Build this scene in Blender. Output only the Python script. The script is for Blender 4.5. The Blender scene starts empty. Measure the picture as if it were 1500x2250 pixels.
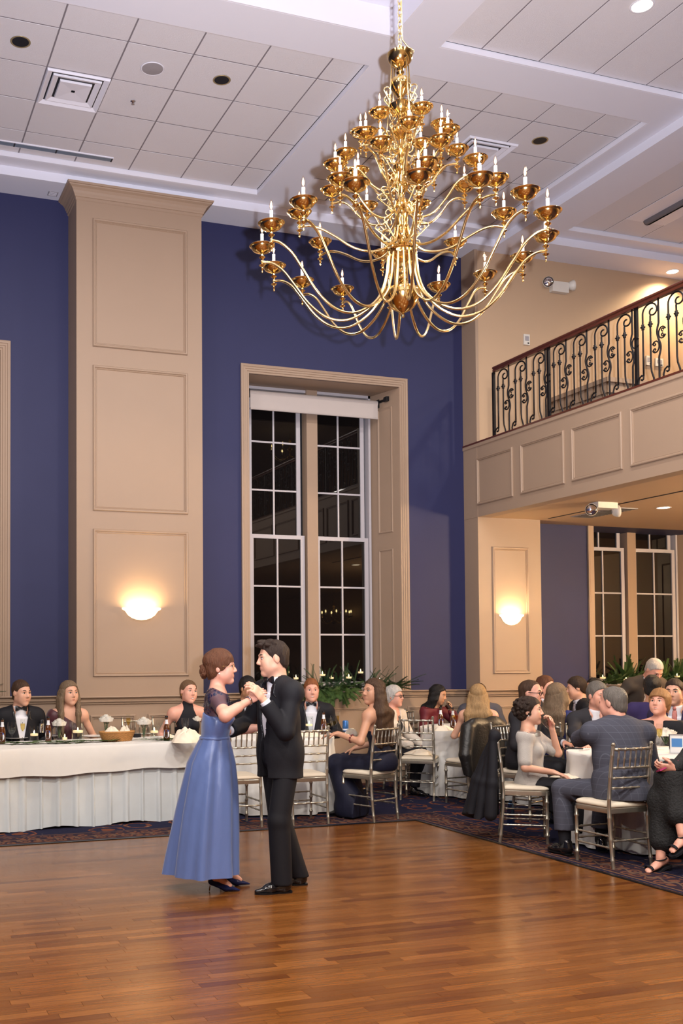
import bpy, math, random
import numpy as np
from math import sin, cos, pi, radians, sqrt, atan2, hypot
from mathutils import Vector, Matrix

scene = bpy.context.scene
COL = scene.collection

# ------------------------------------------------------------------ camera
F_PX, CX, CY = 2257.14, 447.19, 1375.37
YAW, PITCH, ROLL = radians(18.97692), radians(1.88279), radians(-0.263084)
CAM_H = 1.55

def cam_axes():
    cy, sy = cos(YAW), sin(YAW)
    f = Vector((sy, cy, 0)); r = Vector((cy, -sy, 0)); u = Vector((0, 0, 1))
    f2 = f * cos(PITCH) + u * sin(PITCH); u2 = -f * sin(PITCH) + u * cos(PITCH)
    r3 = r * cos(ROLL) + u2 * sin(ROLL); u3 = -r * sin(ROLL) + u2 * cos(ROLL)
    return r3, u3, f2
R_, U_, F_ = cam_axes()
cam_d = bpy.data.cameras.new('camera')
cam = bpy.data.objects.new('camera', cam_d); COL.objects.link(cam)
cam.matrix_world = Matrix(((R_.x, U_.x, -F_.x, 0), (R_.y, U_.y, -F_.y, 0), (R_.z, U_.z, -F_.z, CAM_H), (0, 0, 0, 1)))
cam_d.sensor_fit = 'VERTICAL'; cam_d.sensor_height = 36.0
cam_d.lens = F_PX / 2250 * 36.0
cam_d.shift_x = (750 - CX) / 2250
cam_d.shift_y = -(1125 - CY) / 2250
cam_d.clip_end = 200; cam_d.clip_start = .05
scene.camera = cam

def ray(x, y):
    return R_ * ((x - CX) / F_PX) - U_ * ((y - CY) / F_PX) + F_
CAMP = Vector((0, 0, CAM_H))
def onz(x, y, z=0.0):
    d = ray(x, y); return CAMP + d * ((z - CAM_H) / d.z)
def ony(x, y, Y):
    d = ray(x, y); return CAMP + d * (Y / d.y)
def onx(x, y, X):
    d = ray(x, y); return CAMP + d * (X / d.x)
def ond(x, y, D):
    return CAMP + ray(x, y) * D

# ------------------------------------------------------------------ view / world / lights
scene.view_settings.view_transform = 'Standard'
scene.view_settings.look = 'None'
scene.view_settings.gamma = 1.0
scene.view_settings.use_curve_mapping = False
scene.view_settings.exposure = 0.43
scene.cycles.use_denoising = True
scene.cycles.adaptive_threshold = .015
scene.cycles.max_bounces = 6
scene.cycles.diffuse_bounces = 3
scene.cycles.glossy_bounces = 4
scene.cycles.transparent_max_bounces = 16
scene.cycles.caustics_reflective = False
scene.cycles.caustics_refractive = False

def lin(c):
    if isinstance(c, str):
        c = [int(c[i:i + 2], 16) / 255 for i in (0, 2, 4)]
    return tuple((v / 12.92 if v <= .04045 else ((v + .055) / 1.055) ** 2.4) for v in c)

world = bpy.data.worlds.new('night'); scene.world = world
world.use_nodes = True
world.node_tree.nodes['Background'].inputs[0].default_value = (.045, .05, .075, 1)
world.node_tree.nodes['Background'].inputs[1].default_value = .25

def light(name, kind, loc, power, color, size=.1, target=None, **kw):
    d = bpy.data.lights.new(name, kind); d.energy = power; d.color = color
    if kind == 'AREA':
        d.size = size
        for k in ('shape', 'size_y', 'spread'):
            if k in kw: setattr(d, k, kw[k])
    else:
        d.shadow_soft_size = size
    if kind == 'SPOT':
        d.spot_size = kw.get('angle', radians(120)); d.spot_blend = kw.get('blend', .6)
    o = bpy.data.objects.new(name, d); COL.objects.link(o); o.location = loc
    if target is not None:
        o.rotation_euler = (Vector(target) - Vector(loc)).to_track_quat('-Z', 'Y').to_euler()
    return o

# the photographer's flash, on a bracket beside the lens, head tipped up
FLASH_P = CAMP + R_ * .19 + U_ * .11
light('camera_flash', 'SPOT', FLASH_P, 3500, (.86, .88, 1.0), .03, target=(5.0, 9.6, 8.2), angle=radians(84), blend=1.0)
WARM = (1.0, .72, .42)
WARM2 = (1.0, .93, .85)
# added fill lamps at ceiling height for the general ambient light, no fixtures
for hx in (-3.5, .5, 4.5):
    for hy in (-5.0, -1.0, 3.2):
        light('hall_fill', 'AREA', (hx, hy, 6.9), 190, WARM2, .5, target=(hx, hy, 0), shape='DISK')
for hx, hy in ((1.2, 7.6), (6.2, 7.9), (9.0, 7.9), (10.5, 4.5)):  # more added fill over the far hall, without fixtures
    light('hall_fill', 'AREA', (hx, hy, 6.84), 60, WARM2, .25, target=(hx, hy, 0), shape='DISK')

# ------------------------------------------------------------------ materials
MATS = {}
def _nodes(name):
    m = bpy.data.materials.new(name); m.use_nodes = True
    nt = m.node_tree; b = nt.nodes['Principled BSDF']
    return m, nt, b
def setin(b, key, v):
    if key in b.inputs: b.inputs[key].default_value = v
def mat(name, color, rough=.5, metal=0.0, var=.06, scale=14.0, bump=0.0, bscale=60.0, spec=.5, coat=0.0, sheen=0.0, emit=None, estr=0.0, stretch=None, trans=0.0, ior=1.45, alpha=1.0, sss=0.0):
    if name in MATS: return MATS[name]
    m, nt, b = _nodes(name)
    c = lin(color) if isinstance(color, str) else color
    setin(b, 'Roughness', rough); setin(b, 'Metallic', metal); setin(b, 'Specular IOR Level', spec)
    setin(b, 'Coat Weight', coat); setin(b, 'Sheen Weight', sheen); setin(b, 'IOR', ior)
    setin(b, 'Transmission Weight', trans); setin(b, 'Alpha', alpha)
    if sss: 
        setin(b, 'Subsurface Weight', sss); setin(b, 'Subsurface Radius', (.012, .005, .003)); setin(b, 'Subsurface Scale', .6)
    if emit is not None:
        e = lin(emit) if isinstance(emit, str) else emit
        b.inputs['Emission Color'].default_value = (*e, 1); b.inputs['Emission Strength'].default_value = estr
    tc = None
    if var > 0 or bump > 0:
        tc = nt.nodes.new('ShaderNodeTexCoord'); vec = tc.outputs['Object']
        if stretch:
            mp = nt.nodes.new('ShaderNodeMapping'); mp.inputs['Scale'].default_value = stretch
            nt.links.new(vec, mp.inputs['Vector']); vec = mp.outputs['Vector']
    if var > 0:
        n = nt.nodes.new('ShaderNodeTexNoise'); n.inputs['Scale'].default_value = scale; n.inputs['Detail'].default_value = 4
        nt.links.new(vec, n.inputs['Vector'])
        r = nt.nodes.new('ShaderNodeMix'); r.data_type = 'RGBA'
        r.inputs['A'].default_value = (*[max(0, x * (1 - var)) for x in c], 1)
        r.inputs['B'].default_value = (*[min(1, x * (1 + var)) for x in c], 1)
        nt.links.new(n.outputs['Fac'], r.inputs['Factor'])
        nt.links.new(r.outputs['Result'], b.inputs['Base Color'])
    else:
        b.inputs['Base Color'].default_value = (*c, 1)
    if bump > 0:
        n2 = nt.nodes.new('ShaderNodeTexNoise'); n2.inputs['Scale'].default_value = bscale; n2.inputs['Detail'].default_value = 3
        nt.links.new(vec, n2.inputs['Vector'])
        bp = nt.nodes.new('ShaderNodeBump'); bp.inputs['Strength'].default_value = bump; bp.inputs['Distance'].default_value = .01
        nt.links.new(n2.outputs['Fac'], bp.inputs['Height']); nt.links.new(bp.outputs['Normal'], b.inputs['Normal'])
    MATS[name] = m
    return m

mat('blue_wall', (.0170, .0195, .074), .62, var=.05, scale=3, bump=.05, bscale=180)
mat('beige_paint', (.335, .234, .163), .5, var=.02, scale=4, bump=.02, bscale=150)
mat('cream_wall', (.46, .315, .20), .6, var=.02, scale=4)
mat('white_ceiling', (.72, .72, .80), .7, var=.015, scale=3)
mat('ceiling_tile', (.73, .705, .74), .9, var=.05, scale=220, bump=.5, bscale=330)
mat('tile_grid', (.20, .18, .20), .6, var=0)
mat('white_trim', (.74, .73, .80), .5, var=0)
mat('blind_fabric', (.46, .40, .37), .8, var=.03)
mat('sash_white', (.46, .43, .45), .45, var=.02)
mat('brass', (.76, .53, .21), .13, 1.0, var=.05, scale=6)
mat('brass_tube', (.80, .63, .32), .20, 1.0, var=.04, scale=6)
mat('iron', (.020, .017, .018), .42, .7, var=.2, scale=40, bump=.2, bscale=120)
mat('mahogany', (.085, .022, .012), .25, var=.25, scale=8, stretch=(8, 1, 8), coat=.4)
mat('silver_chair', (.50, .46, .38), .30, .85, var=.10, scale=30)
mat('ivory_cushion', (.66, .58, .46), .6, var=.04, bump=.1, bscale=200)
mat('skirt_linen', (.60, .635, .65), .85, var=.04, bump=.2, bscale=400)
mat('white_linen', (.70, .685, .655), .85, var=.03, bump=.15, bscale=400, sheen=.2)
mat('ivory_linen', (.78, .68, .54), .85, var=.04, bump=.15, bscale=300)
mat('clear_glass', (1, 1, 1), .02, var=0, trans=1.0, ior=1.45)
mat('window_glass', (.005, .004, .004), .015, var=0, spec=.6, ior=1.5)
mat('candle_wax', (.86, .72, .50), .5, var=.02, emit=(1.0, .62, .25), estr=.35)
mat('flame', (1, .8, .4), .5, var=0, emit=(1.0, .70, .30), estr=26)
mat('black_metal', (.015, .015, .018), .35, .6, var=0)
mat('dark_hole', (.008, .009, .013), .5, var=0)
mat('filament', (1, .7, .5), .5, var=0, emit=(1.0, .52, .28), estr=2.6)
mat('candle_white', (.80, .80, .84), .45, var=0)
mat('plastic_white', (.62, .58, .52), .45, var=.02)
mat('chrome', (.75, .75, .78), .08, 1.0, var=0)

def glass_mat(name, tint=(.97, .98, .97), gl=1.0, ior=1.40):
    m, nt, b = _nodes(name); N = nt.nodes; L = nt.links; N.remove(b)
    tr = N.new('ShaderNodeBsdfTransparent'); tr.inputs[0].default_value = (*tint, 1)
    gs = N.new('ShaderNodeBsdfGlossy'); gs.inputs['Roughness'].default_value = .03; gs.inputs['Color'].default_value = (gl, gl, gl, 1)
    fr = N.new('ShaderNodeFresnel'); fr.inputs['IOR'].default_value = ior
    mx = N.new('ShaderNodeMixShader'); gi = N.new('ShaderNodeNewGeometry'); iv = N.new('ShaderNodeMath'); iv.operation = 'SUBTRACT'; iv.inputs[0].default_value = 1.0; L.new(gi.outputs['Backfacing'], iv.inputs[1])
    ml = N.new('ShaderNodeMath'); ml.operation = 'MULTIPLY'; L.new(fr.outputs[0], ml.inputs[0]); L.new(iv.outputs[0], ml.inputs[1]); L.new(ml.outputs[0], mx.inputs[0]); L.new(tr.outputs[0], mx.inputs[1]); L.new(gs.outputs[0], mx.inputs[2])
    L.new(mx.outputs[0], N['Material Output'].inputs[0]); MATS[name] = m
glass_mat('thin_glass', (.97, .98, .975)); glass_mat('bulb_glass', (1.0, .95, .90), 1.0, 1.25); glass_mat('water', (.95, .965, .97)); glass_mat('champagne', (.93, .80, .46)); glass_mat('pink_drink', (.90, .74, .77)); glass_mat('plastic_blue', (.45, .60, .80))

# ------------------------------------------------------------------ mesh builder
class MB:
    def __init__(s): s.v = []; s.f = []; s.m = []; s.cur = 0
    def add(s, vs, fs):
        o = len(s.v); s.v.extend([tuple(p) for p in vs]); s.f.extend([tuple(i + o for i in f) for f in fs]); s.m.extend([s.cur] * len(fs)); return s
    def box(s, x0, x1, y0, y1, z0, z1):
        return s.add([(x0, y0, z0), (x1, y0, z0), (x1, y1, z0), (x0, y1, z0), (x0, y0, z1), (x1, y0, z1), (x1, y1, z1), (x0, y1, z1)],
                     [(0, 3, 2, 1), (4, 5, 6, 7), (0, 1, 5, 4), (1, 2, 6, 5), (2, 3, 7, 6), (3, 0, 4, 7)])
    def quad(s, *p): return s.add(p, [tuple(range(len(p)))])
    def lathe(s, prof, n=20, c=(0, 0, 0), cap=True):
        vs = []; fs = []
        for r, z in prof:
            for k in range(n):
                a = 2 * pi * k / n; vs.append((c[0] + r * cos(a), c[1] + r * sin(a), c[2] + z))
        for i in range(len(prof) - 1):
            for k in range(n):
                k2 = (k + 1) % n
                fs.append((i * n + k, i * n + k2, (i + 1) * n + k2, (i + 1) * n + k))
        if cap:
            if prof[0][0] > 1e-5: fs.append(tuple(reversed(range(n))))
            if prof[-1][0] > 1e-5: fs.append(tuple(range((len(prof) - 1) * n, len(prof) * n)))
        return s.add(vs, fs)
    def tube(s, pts, r, n=8, closed=False, cap=True, flat=None, up=None):
        pts = [Vector(p) for p in pts]; N = len(pts)
        rs = r if isinstance(r, (list, tuple)) else [r] * N
        vs = []; fs = []
        t0 = None; nrm = None
        for i, p in enumerate(pts):
            if closed: t = (pts[(i + 1) % N] - pts[i - 1])
            elif i == 0: t = pts[1] - pts[0]
            elif i == N - 1: t = pts[-1] - pts[-2]
            else: t = pts[i + 1] - pts[i - 1]
            if t.length < 1e-9: t = Vector((0, 0, 1))
            t.normalize()
            if nrm is None:
                a = Vector(up) if up else (Vector((0, 0, 1)) if abs(t.z) < .9 else Vector((1, 0, 0)))
                nrm = (a - t * a.dot(t)).normalized()
            else:
                if up and abs(Vector(up).dot(t)) < .98:
                    a = Vector(up); nrm = (a - t * a.dot(t)).normalized()
                else:
                    q = t0.rotation_difference(t); nrm = q @ nrm; nrm = (nrm - t * nrm.dot(t)).normalized()
            b = t.cross(nrm); t0 = t
            for k in range(n):
                an = 2 * pi * k / n
                sx, sy = (1, 1) if flat is None else flat
                vs.append(p + nrm * (cos(an) * rs[i] * sx) + b * (sin(an) * rs[i] * sy))
        M = N if closed else N - 1
        for i in range(M):
            j = (i + 1) % N
            for k in range(n):
                k2 = (k + 1) % n
                fs.append((i * n + k, i * n + k2, j * n + k2, j * n + k))
        if cap and not closed:
            fs.append(tuple(reversed(range(n)))); fs.append(tuple(range((N - 1) * n, N * n)))
        return s.add(vs, fs)
    def ell(s, c, r, n=12, m=8, rot=None):
        vs = []; fs = []
        c = Vector(c)
        for i in range(m + 1):
            t = pi * i / m
            for k in range(n):
                a = 2 * pi * k / n
                p = Vector((r[0] * sin(t) * cos(a), r[1] * sin(t) * sin(a), r[2] * cos(t)))
                if rot is not None: p = rot @ p
                vs.append(c + p)
        for i in range(m):
            for k in range(n):
                k2 = (k + 1) % n
                fs.append((i * n + k, (i + 1) * n + k, (i + 1) * n + k2, i * n + k2))
        return s.add(vs, fs)
    def loft(s, rings, closed=True, cap=(False, False)):
        n = len(rings[0]); vs = [p for r in rings for p in r]; fs = []
        for i in range(len(rings) - 1):
            for k in range(n if closed else n - 1):
                k2 = (k + 1) % n
                fs.append((i * n + k, i * n + k2, (i + 1) * n + k2, (i + 1) * n + k))
        if cap[0]: fs.append(tuple(reversed(range(n))))
        if cap[1]: fs.append(tuple(range((len(rings) - 1) * n, len(rings) * n)))
        return s.add(vs, fs)
    def mesh(s, name, mats, smooth=False, angle=None):
        me = bpy.data.meshes.new(name)
        me.from_pydata(s.v, [], s.f)
        for m in (mats if isinstance(mats, (list, tuple)) else [mats]):
            me.materials.append(MATS[m] if isinstance(m, str) else m)
        if any(s.m): me.polygons.foreach_set('material_index', s.m)
        if smooth:
            me.polygons.foreach_set('use_smooth', [True] * len(me.polygons))
            if angle: 
                try: me.set_sharp_from_angle(angle=radians(angle))
                except Exception: pass
        me.update()
        return me
    def build(s, name, mats, parent=None, smooth=False, angle=None, loc=None, rz=None):
        return mk(name, s.mesh(name, mats, smooth, angle), parent, loc, rz)

def mk(name, me, parent=None, loc=None, rz=None):
    o = bpy.data.objects.new(name, me); COL.objects.link(o)
    if parent is not None: o.parent = parent
    if loc is not None: o.location = loc
    if rz is not None: o.rotation_euler = (0, 0, rz)
    return o
def tag(o, label=None, cat=None, group=None, kind=None):
    if label: o['label'] = label
    if cat: o['category'] = cat
    if group: o['group'] = group
    if kind: o['kind'] = kind
    return o
def thing(name, label, cat, loc=(0, 0, 0), rz=0.0, group=None):
    o = mk(name, None, None, loc, rz); o.empty_display_size = .1
    return tag(o, label, cat, group)
def struct(o, label=None):
    o['kind'] = 'structure'
    if label: o['label'] = label
    return o
def copy_tree(o, parent=None):
    c = o.copy(); COL.objects.link(c); c.parent = parent
    for ch in list(o.children): copy_tree(ch, c)
    return c
RND = random.Random(7)
# ================================================================== FLOOR
def wood_mat():
    m, nt, b = _nodes('oak_plank'); N = nt.nodes; L = nt.links
    geo = N.new('ShaderNodeNewGeometry'); oi = N.new('ShaderNodeObjectInfo'); tc = N.new('ShaderNodeTexCoord')
    add = N.new('ShaderNodeMath'); add.operation = 'ADD'; L.new(geo.outputs['Random Per Island'], add.inputs[0]); L.new(oi.outputs['Random'], add.inputs[1])
    fr = N.new('ShaderNodeMath'); fr.operation = 'FRACT'; L.new(add.outputs[0], fr.inputs[0])
    ramp = N.new('ShaderNodeValToRGB'); cr = ramp.color_ramp
    cols = [(0, (.088, .025, .0050)), (.10, (.118, .038, .0075)), (.5, (.146, .050, .0098)), (.88, (.168, .059, .0125)), (1.0, (.195, .072, .017))]
    cr.elements[0].position = 0; cr.elements[0].color = (*cols[0][1], 1); cr.elements[1].position = 1; cr.elements[1].color = (*cols[-1][1], 1)
    for p, c in cols[1:-1]:
        e = cr.elements.new(p); e.color = (*c, 1)
    L.new(fr.outputs[0], ramp.inputs['Fac'])
    mp = N.new('ShaderNodeMapping'); mp.inputs['Scale'].default_value = (2.2, 34, 34); L.new(geo.outputs['Position'], mp.inputs['Vector'])
    off = N.new('ShaderNodeVectorMath'); off.operation = 'ADD'; L.new(mp.outputs['Vector'], off.inputs[0])
    cmb = N.new('ShaderNodeCombineXYZ'); sc = N.new('ShaderNodeMath'); sc.operation = 'MULTIPLY'; sc.inputs[1].default_value = 37; L.new(fr.outputs[0], sc.inputs[0])
    L.new(sc.outputs[0], cmb.inputs[0]); L.new(sc.outputs[0], cmb.inputs[1]); L.new(cmb.outputs[0], off.inputs[1])
    n = N.new('ShaderNodeTexNoise'); n.inputs['Scale'].default_value = 1.6; n.inputs['Detail'].default_value = 5; n.inputs['Distortion'].default_value = 1.2; L.new(off.outputs[0], n.inputs['Vector'])
    mr = N.new('ShaderNodeMapRange'); mr.inputs['From Min'].default_value = .3; mr.inputs['From Max'].default_value = .7; mr.inputs['To Min'].default_value = .74; mr.inputs['To Max'].default_value = 1.16; L.new(n.outputs['Fac'], mr.inputs['Value'])
    mul = N.new('ShaderNodeVectorMath'); mul.operation = 'SCALE'; L.new(ramp.outputs['Color'], mul.inputs[0]); L.new(mr.outputs['Result'], mul.inputs['Scale'])
    L.new(mul.outputs[0], b.inputs['Base Color'])
    # worn satin finish
    n2 = N.new('ShaderNodeTexNoise'); n2.inputs['Scale'].default_value = 1.3; n2.inputs['Detail'].default_value = 6; L.new(geo.outputs['Position'], n2.inputs['Vector'])
    mr2 = N.new('ShaderNodeMapRange'); mr2.inputs['To Min'].default_value = .17; mr2.inputs['To Max'].default_value = .30; L.new(n2.outputs['Fac'], mr2.inputs['Value'])
    L.new(mr2.outputs['Result'], b.inputs['Roughness'])
    bp = N.new('ShaderNodeBump'); bp.inputs['Strength'].default_value = .08; bp.inputs['Distance'].default_value = .004; L.new(n.outputs['Fac'], bp.inputs['Height']); L.new(bp.outputs['Normal'], b.inputs['Normal'])
    setin(b, 'Specular IOR Level', .36)
    MATS['oak_plank'] = m
wood_mat()

DX, DY = 5.13, 8.70     # far right corner of the dance floor
def carpet_mat():
    m, nt, b = _nodes('carpet'); N = nt.nodes; L = nt.links
    geo = N.new('ShaderNodeNewGeometry'); sp = N.new('ShaderNodeSeparateXYZ'); L.new(geo.outputs['Position'], sp.inputs[0])
    def M(op, a, c=None, d=None):
        x = N.new('ShaderNodeMath'); x.operation = op
        for i, v in enumerate((a, c, d)):
            if v is None: continue
            if isinstance(v, (int, float)): x.inputs[i].default_value = v
            else: L.new(v, x.inputs[i])
        return x.outputs[0]
    ex = M('SUBTRACT', sp.outputs[0], DX); ey = M('SUBTRACT', sp.outputs[1], DY)
    d = M('MAXIMUM', ex, ey)
    # field: rosettes and leaves on navy
    vec = geo.outputs['Position']
    nz = N.new('ShaderNodeTexNoise'); nz.inputs['Scale'].default_value = 7; nz.inputs['Detail'].default_value = 2; L.new(vec, nz.inputs['Vector'])
    dis = N.new('ShaderNodeVectorMath'); dis.operation = 'MULTIPLY_ADD'; dis.inputs[1].default_value = (.09, .09, 0); L.new(nz.outputs['Color'], dis.inputs[0]); L.new(vec, dis.inputs[2])
    vo = N.new('ShaderNodeTexVoronoi'); vo.inputs['Scale'].default_value = 2.7; vo.inputs['Randomness'].default_value = .55; L.new(dis.outputs[0], vo.inputs['Vector'])
    ring = M('SINE', M('MULTIPLY', vo.outputs['Distance'], 17.0))
    vo2 = N.new('ShaderNodeTexVoronoi'); vo2.inputs['Scale'].default_value = 13; L.new(dis.outputs[0], vo2.inputs['Vector'])
    fine = M('LESS_THAN', vo2.outputs['Distance'], .42)
    rust = M('MULTIPLY', M('LESS_THAN', vo.outputs['Distance'], .43), M('GREATER_THAN', M('ADD', ring, M('MULTIPLY', fine, .9)), .25))
    cream = M('MULTIPLY', M('LESS_THAN', vo2.outputs['Distance'], .15), M('GREATER_THAN', ring, -.2))
    def mix(f, a, c):
        x = N.new('ShaderNodeMix'); x.data_type = 'RGBA'; L.new(f, x.inputs['Factor'])
        for k, v in (('A', a), ('B', c)):
            if isinstance(v, tuple): x.inputs[k].default_value = (*v, 1)
            else: L.new(v, x.inputs[k])
        return x.outputs['Result']
    navy = (.013, .013, .034); rst = (.135, .043, .022); crm = (.20, .15, .11)
    field = mix(cream, mix(rust, navy, rst), crm)
    # border: rows of small rust motifs between narrow guard lines
    vo3 = N.new('ShaderNodeTexVoronoi'); vo3.inputs['Scale'].default_value = 9; vo3.inputs['Randomness'].default_value = .35; L.new(dis.outputs[0], vo3.inputs['Vector'])
    along = M('ADD', sp.outputs[0], M('MULTIPLY', sp.outputs[1], -1.0))
    wav = M('MULTIPLY', M('SINE', M('MULTIPLY', along, 37.0)), .030)
    vine = M('LESS_THAN', M('ABSOLUTE', M('SUBTRACT', M('SUBTRACT', d, .235), wav)), .018)
    motif = M('MULTIPLY', M('LESS_THAN', vo3.outputs['Distance'], .46), M('GREATER_THAN', M('SINE', M('MULTIPLY', vo3.outputs['Distance'], 22.0)), -.25))
    bcol = mix(motif, (.026, .015, .024), (.125, .050, .030))
    bcol = mix(vine, bcol, (.105, .062, .045))
    for p, w in ((.075, .016), (.40, .016), (.445, .010)):
        bcol = mix(M('LESS_THAN', M('ABSOLUTE', M('SUBTRACT', d, p)), w), bcol, (.014, .013, .030))
        bcol = mix(M('LESS_THAN', M('ABSOLUTE', M('SUBTRACT', d, p + .028)), .008), bcol, (.14, .072, .042))
    col = mix(M('LESS_THAN', d, .46), field, bcol)
    col = mix(M('LESS_THAN', d, .035), col, (.008, .008, .014))
    L.new(col, b.inputs['Base Color']); setin(b, 'Roughness', .95); setin(b, 'Specular IOR Level', .1)
    f = N.new('ShaderNodeTexNoise'); f.inputs['Scale'].default_value = 260; L.new(vec, f.inputs['Vector'])
    bp = N.new('ShaderNodeBump'); bp.inputs['Strength'].default_value = .5; bp.inputs['Distance'].default_value = .006; L.new(f.outputs['Fac'], bp.inputs['Height']); L.new(bp.outputs['Normal'], b.inputs['Normal'])
    MATS['carpet'] = m
carpet_mat()

XL, XR, YB, YF = -6.0, 12.6, -8.0, 11.585
fl = MB().box(XL, DX, YB, DY, -.08, -.012).build('floor', 'dark_hole'); struct(fl, 'strip oak dance floor with satin finish')
cp = MB().box(XL, XR, DY, 12.6, -.08, 0).box(DX, XR, YB, DY, -.08, 0).build('floor', 'carpet'); struct(cp, 'navy and rust patterned carpet')
# planks: rows along x, random lengths
PW = .062
plank = MB()
e = .0005
plank.add([(-.5, -.5, -1), (.5, -.5, -1), (.5, .5, -1), (-.5, .5, -1), (-.5, -.5, -.1), (.5, -.5, -.1), (.5, .5, -.1), (-.5, .5, -.1),
           (-.4995, -.494, 0), (.4995, -.494, 0), (.4995, .494, 0), (-.4995, .494, 0)],
          [(0, 3, 2, 1), (0, 1, 5, 4), (1, 2, 6, 5), (2, 3, 7, 6), (3, 0, 4, 7), (4, 5, 9, 8), (5, 6, 10, 9), (6, 7, 11, 10), (7, 4, 8, 11), (8, 9, 10, 11)])
plank_me = plank.mesh('plank', 'oak_plank')
cand = []
rp = random.Random(3)
row = 0; y = YB
while y < DY - .001:
    w = min(PW, DY - y); x = XL - rp.random() * .8
    while x < DX:
        ln = rp.choice((.28, .36, .45, .55, .66, .8)) * rp.uniform(.9, 1.1)
        a, c = max(x, XL), min(x + ln, DX)
        if c - a > .02: cand.append((a, c, y, y + w))
        x += ln
    y += PW
def vis(c):
    X, Y = (c[0] + c[1]) / 2, (c[2] + c[3]) / 2
    q = Vector((X, Y, -CAM_H)); dpt = q.dot(F_)
    if dpt < 3: return None
    px = CX + F_PX * q.dot(R_) / dpt; py = CY - F_PX * q.dot(U_) / dpt
    if -60 < px < 1560 and py < 2290: return dpt
    return None
sc_ = [(vis(c), c) for c in cand]
near = sorted([t for t in sc_ if t[0] is not None])[:300]
nearset = set(id(t[1]) for t in near)
for _, (a, c, y0, y1) in near:
    o = mk('plank', plank_me, fl); o.location = ((a + c) / 2, (y0 + y1) / 2, 0); o.scale = (c - a - .001, y1 - y0 - .001, .011)
rest = MB()
for _, c4 in sc_:
    if id(c4) in nearset or c4[2] < 1.0 or c4[0] > 6: continue
    a, c, y0, y1 = c4
    rest.add([(a + e, y0 + e, 0), (c - e, y0 + e, 0), (c - e, y1 - e, 0), (a + e, y1 - e, 0), (a, y0, -.0011), (c, y0, -.0011), (c, y1, -.0011), (a, y1, -.0011)],
             [(0, 1, 2, 3), (4, 5, 1, 0), (5, 6, 2, 1), (6, 7, 3, 2), (7, 4, 0, 3)])
o = rest.build('planks_beyond', 'oak_plank', fl); o['kind'] = 'stuff'
MB().box(XL, DX, YB, 1.0, -.012, 0).build('floor_near', 'oak_plank', fl)
MB().box(XL, DX + .03, DY - .004, DY + .03, -.01, .006).box(DX - .004, DX + .03, YB, DY, -.01, .006).build('edge_strip', 'black_metal', fl)

# ================================================================== WALLS
def frame(mb, O, ux, uz, w, h, prof, open_bottom=False, nrm=None):
    """picture-frame sweep on a plane: O lower-left outer corner, prof = [(inset, proud)]"""
    O = Vector(O); ux = Vector(ux); uz = Vector(uz); n = Vector(nrm)
    rings = []
    for ins, pr in prof:
        zb = 0 if open_bottom else ins
        rings.append([O + ux * ins + uz * zb + n * pr, O + ux * (w - ins) + uz * zb + n * pr, O + ux * (w - ins) + uz * (h - ins) + n * pr, O + ux * ins + uz * (h - ins) + n * pr])
    vs = [p for r in rings for p in r]; fs = []
    for i in range(len(rings) - 1):
        for k in range(4):
            if open_bottom and k == 0: continue
            k2 = (k + 1) % 4
            fs.append((i * 4 + k, i * 4 + k2, (i + 1) * 4 + k2, (i + 1) * 4 + k))
    if open_bottom:
        m = len(rings)
        fs.append(tuple(i * 4 for i in range(m))); fs.append(tuple(i * 4 + 1 for i in reversed(range(m))))
    mb.add(vs, fs); return mb
MOULD = [(0, 0), (0, .012), (.008, .020), (.020, .020), (.028, .010), (.036, .012), (.040, 0)]
NY = (0, -1, 0)
def panel_y(parent, x0, x1, z0, z1, Y, name='panel_moulding', prof=MOULD, m='beige_paint'):
    return frame(MB(), (x0, Y, z0), (1, 0, 0), (0, 0, 1), x1 - x0, z1 - z0, prof, nrm=NY).build(name, m, parent)

SILL, HEAD = 1.15, 5.043
OPEN = [(-.495, 1.575), (4.585, 6.655), (9.665, 11.735)]
ZS = 6.85; ZBAL = 3.365
w = MB(); lo = MB()
xs = [XL] + [v for p in OPEN[:2] for v in p] + [7.605]
for i in range(0, len(xs), 2): w.box(xs[i], xs[i + 1], YF, YF + .9, SILL, 7.3)
for a, c in OPEN[:2]: w.box(a, c, YF, YF + .9, HEAD, 7.3)
w.box(7.605, OPEN[2][0], YF, YF + .9, SILL, ZBAL + .3).box(OPEN[2][1], XR, YF, YF + .9, SILL, ZBAL + .3)
w.box(OPEN[2][0], OPEN[2][1], YF, YF + .9, ZBAL + .002, ZBAL + .3)
wb = w.build('wall_back', 'blue_wall'); struct(wb, 'navy blue painted back wall')
lo.box(XL, XR, YF - .012, YF + .9, 0, SILL - .02)
wl = lo.build('wall_back_lower', 'beige_paint'); struct(wl, 'beige wainscot below the chair rail')
RAIL = [(0, 1.150), (.055, 1.150), (.060, 1.142), (.052, 1.132), (.030, 1.122), (.026, 1.105), (.036, 1.098), (.034, 1.088), (.018, 1.080), (.016, 1.064), (.006, 1.058), (0, 1.056)]
def rail_run(mb, x0, x1, Y):
    rings = [[(x, Y - d, z) for d, z in RAIL] for x in (x0, x1)]
    mb.loft(rings, closed=True, cap=(True, True))
def base_run(mb, x0, x1, Y):
    pr = [(0, 0), (.022, 0), (.022, .13), (.012, .16), (.004, .17), (0, .17)]
    mb.loft([[(x, Y - d, z) for d, z in pr] for x in (x0, x1)], cap=(True, True))
P1 = (2.352, 3.824, 11.133); P2 = (7.605, 8.556, 11.275)
cr = MB(); bs = MB()
for x0, x1 in ((XL, P1[0]), (P1[1], P2[0]), (P2[1], XR)):
    rail_run(cr, x0, x1, YF - .012); base_run(bs, x0, x1, YF - .012)
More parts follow.
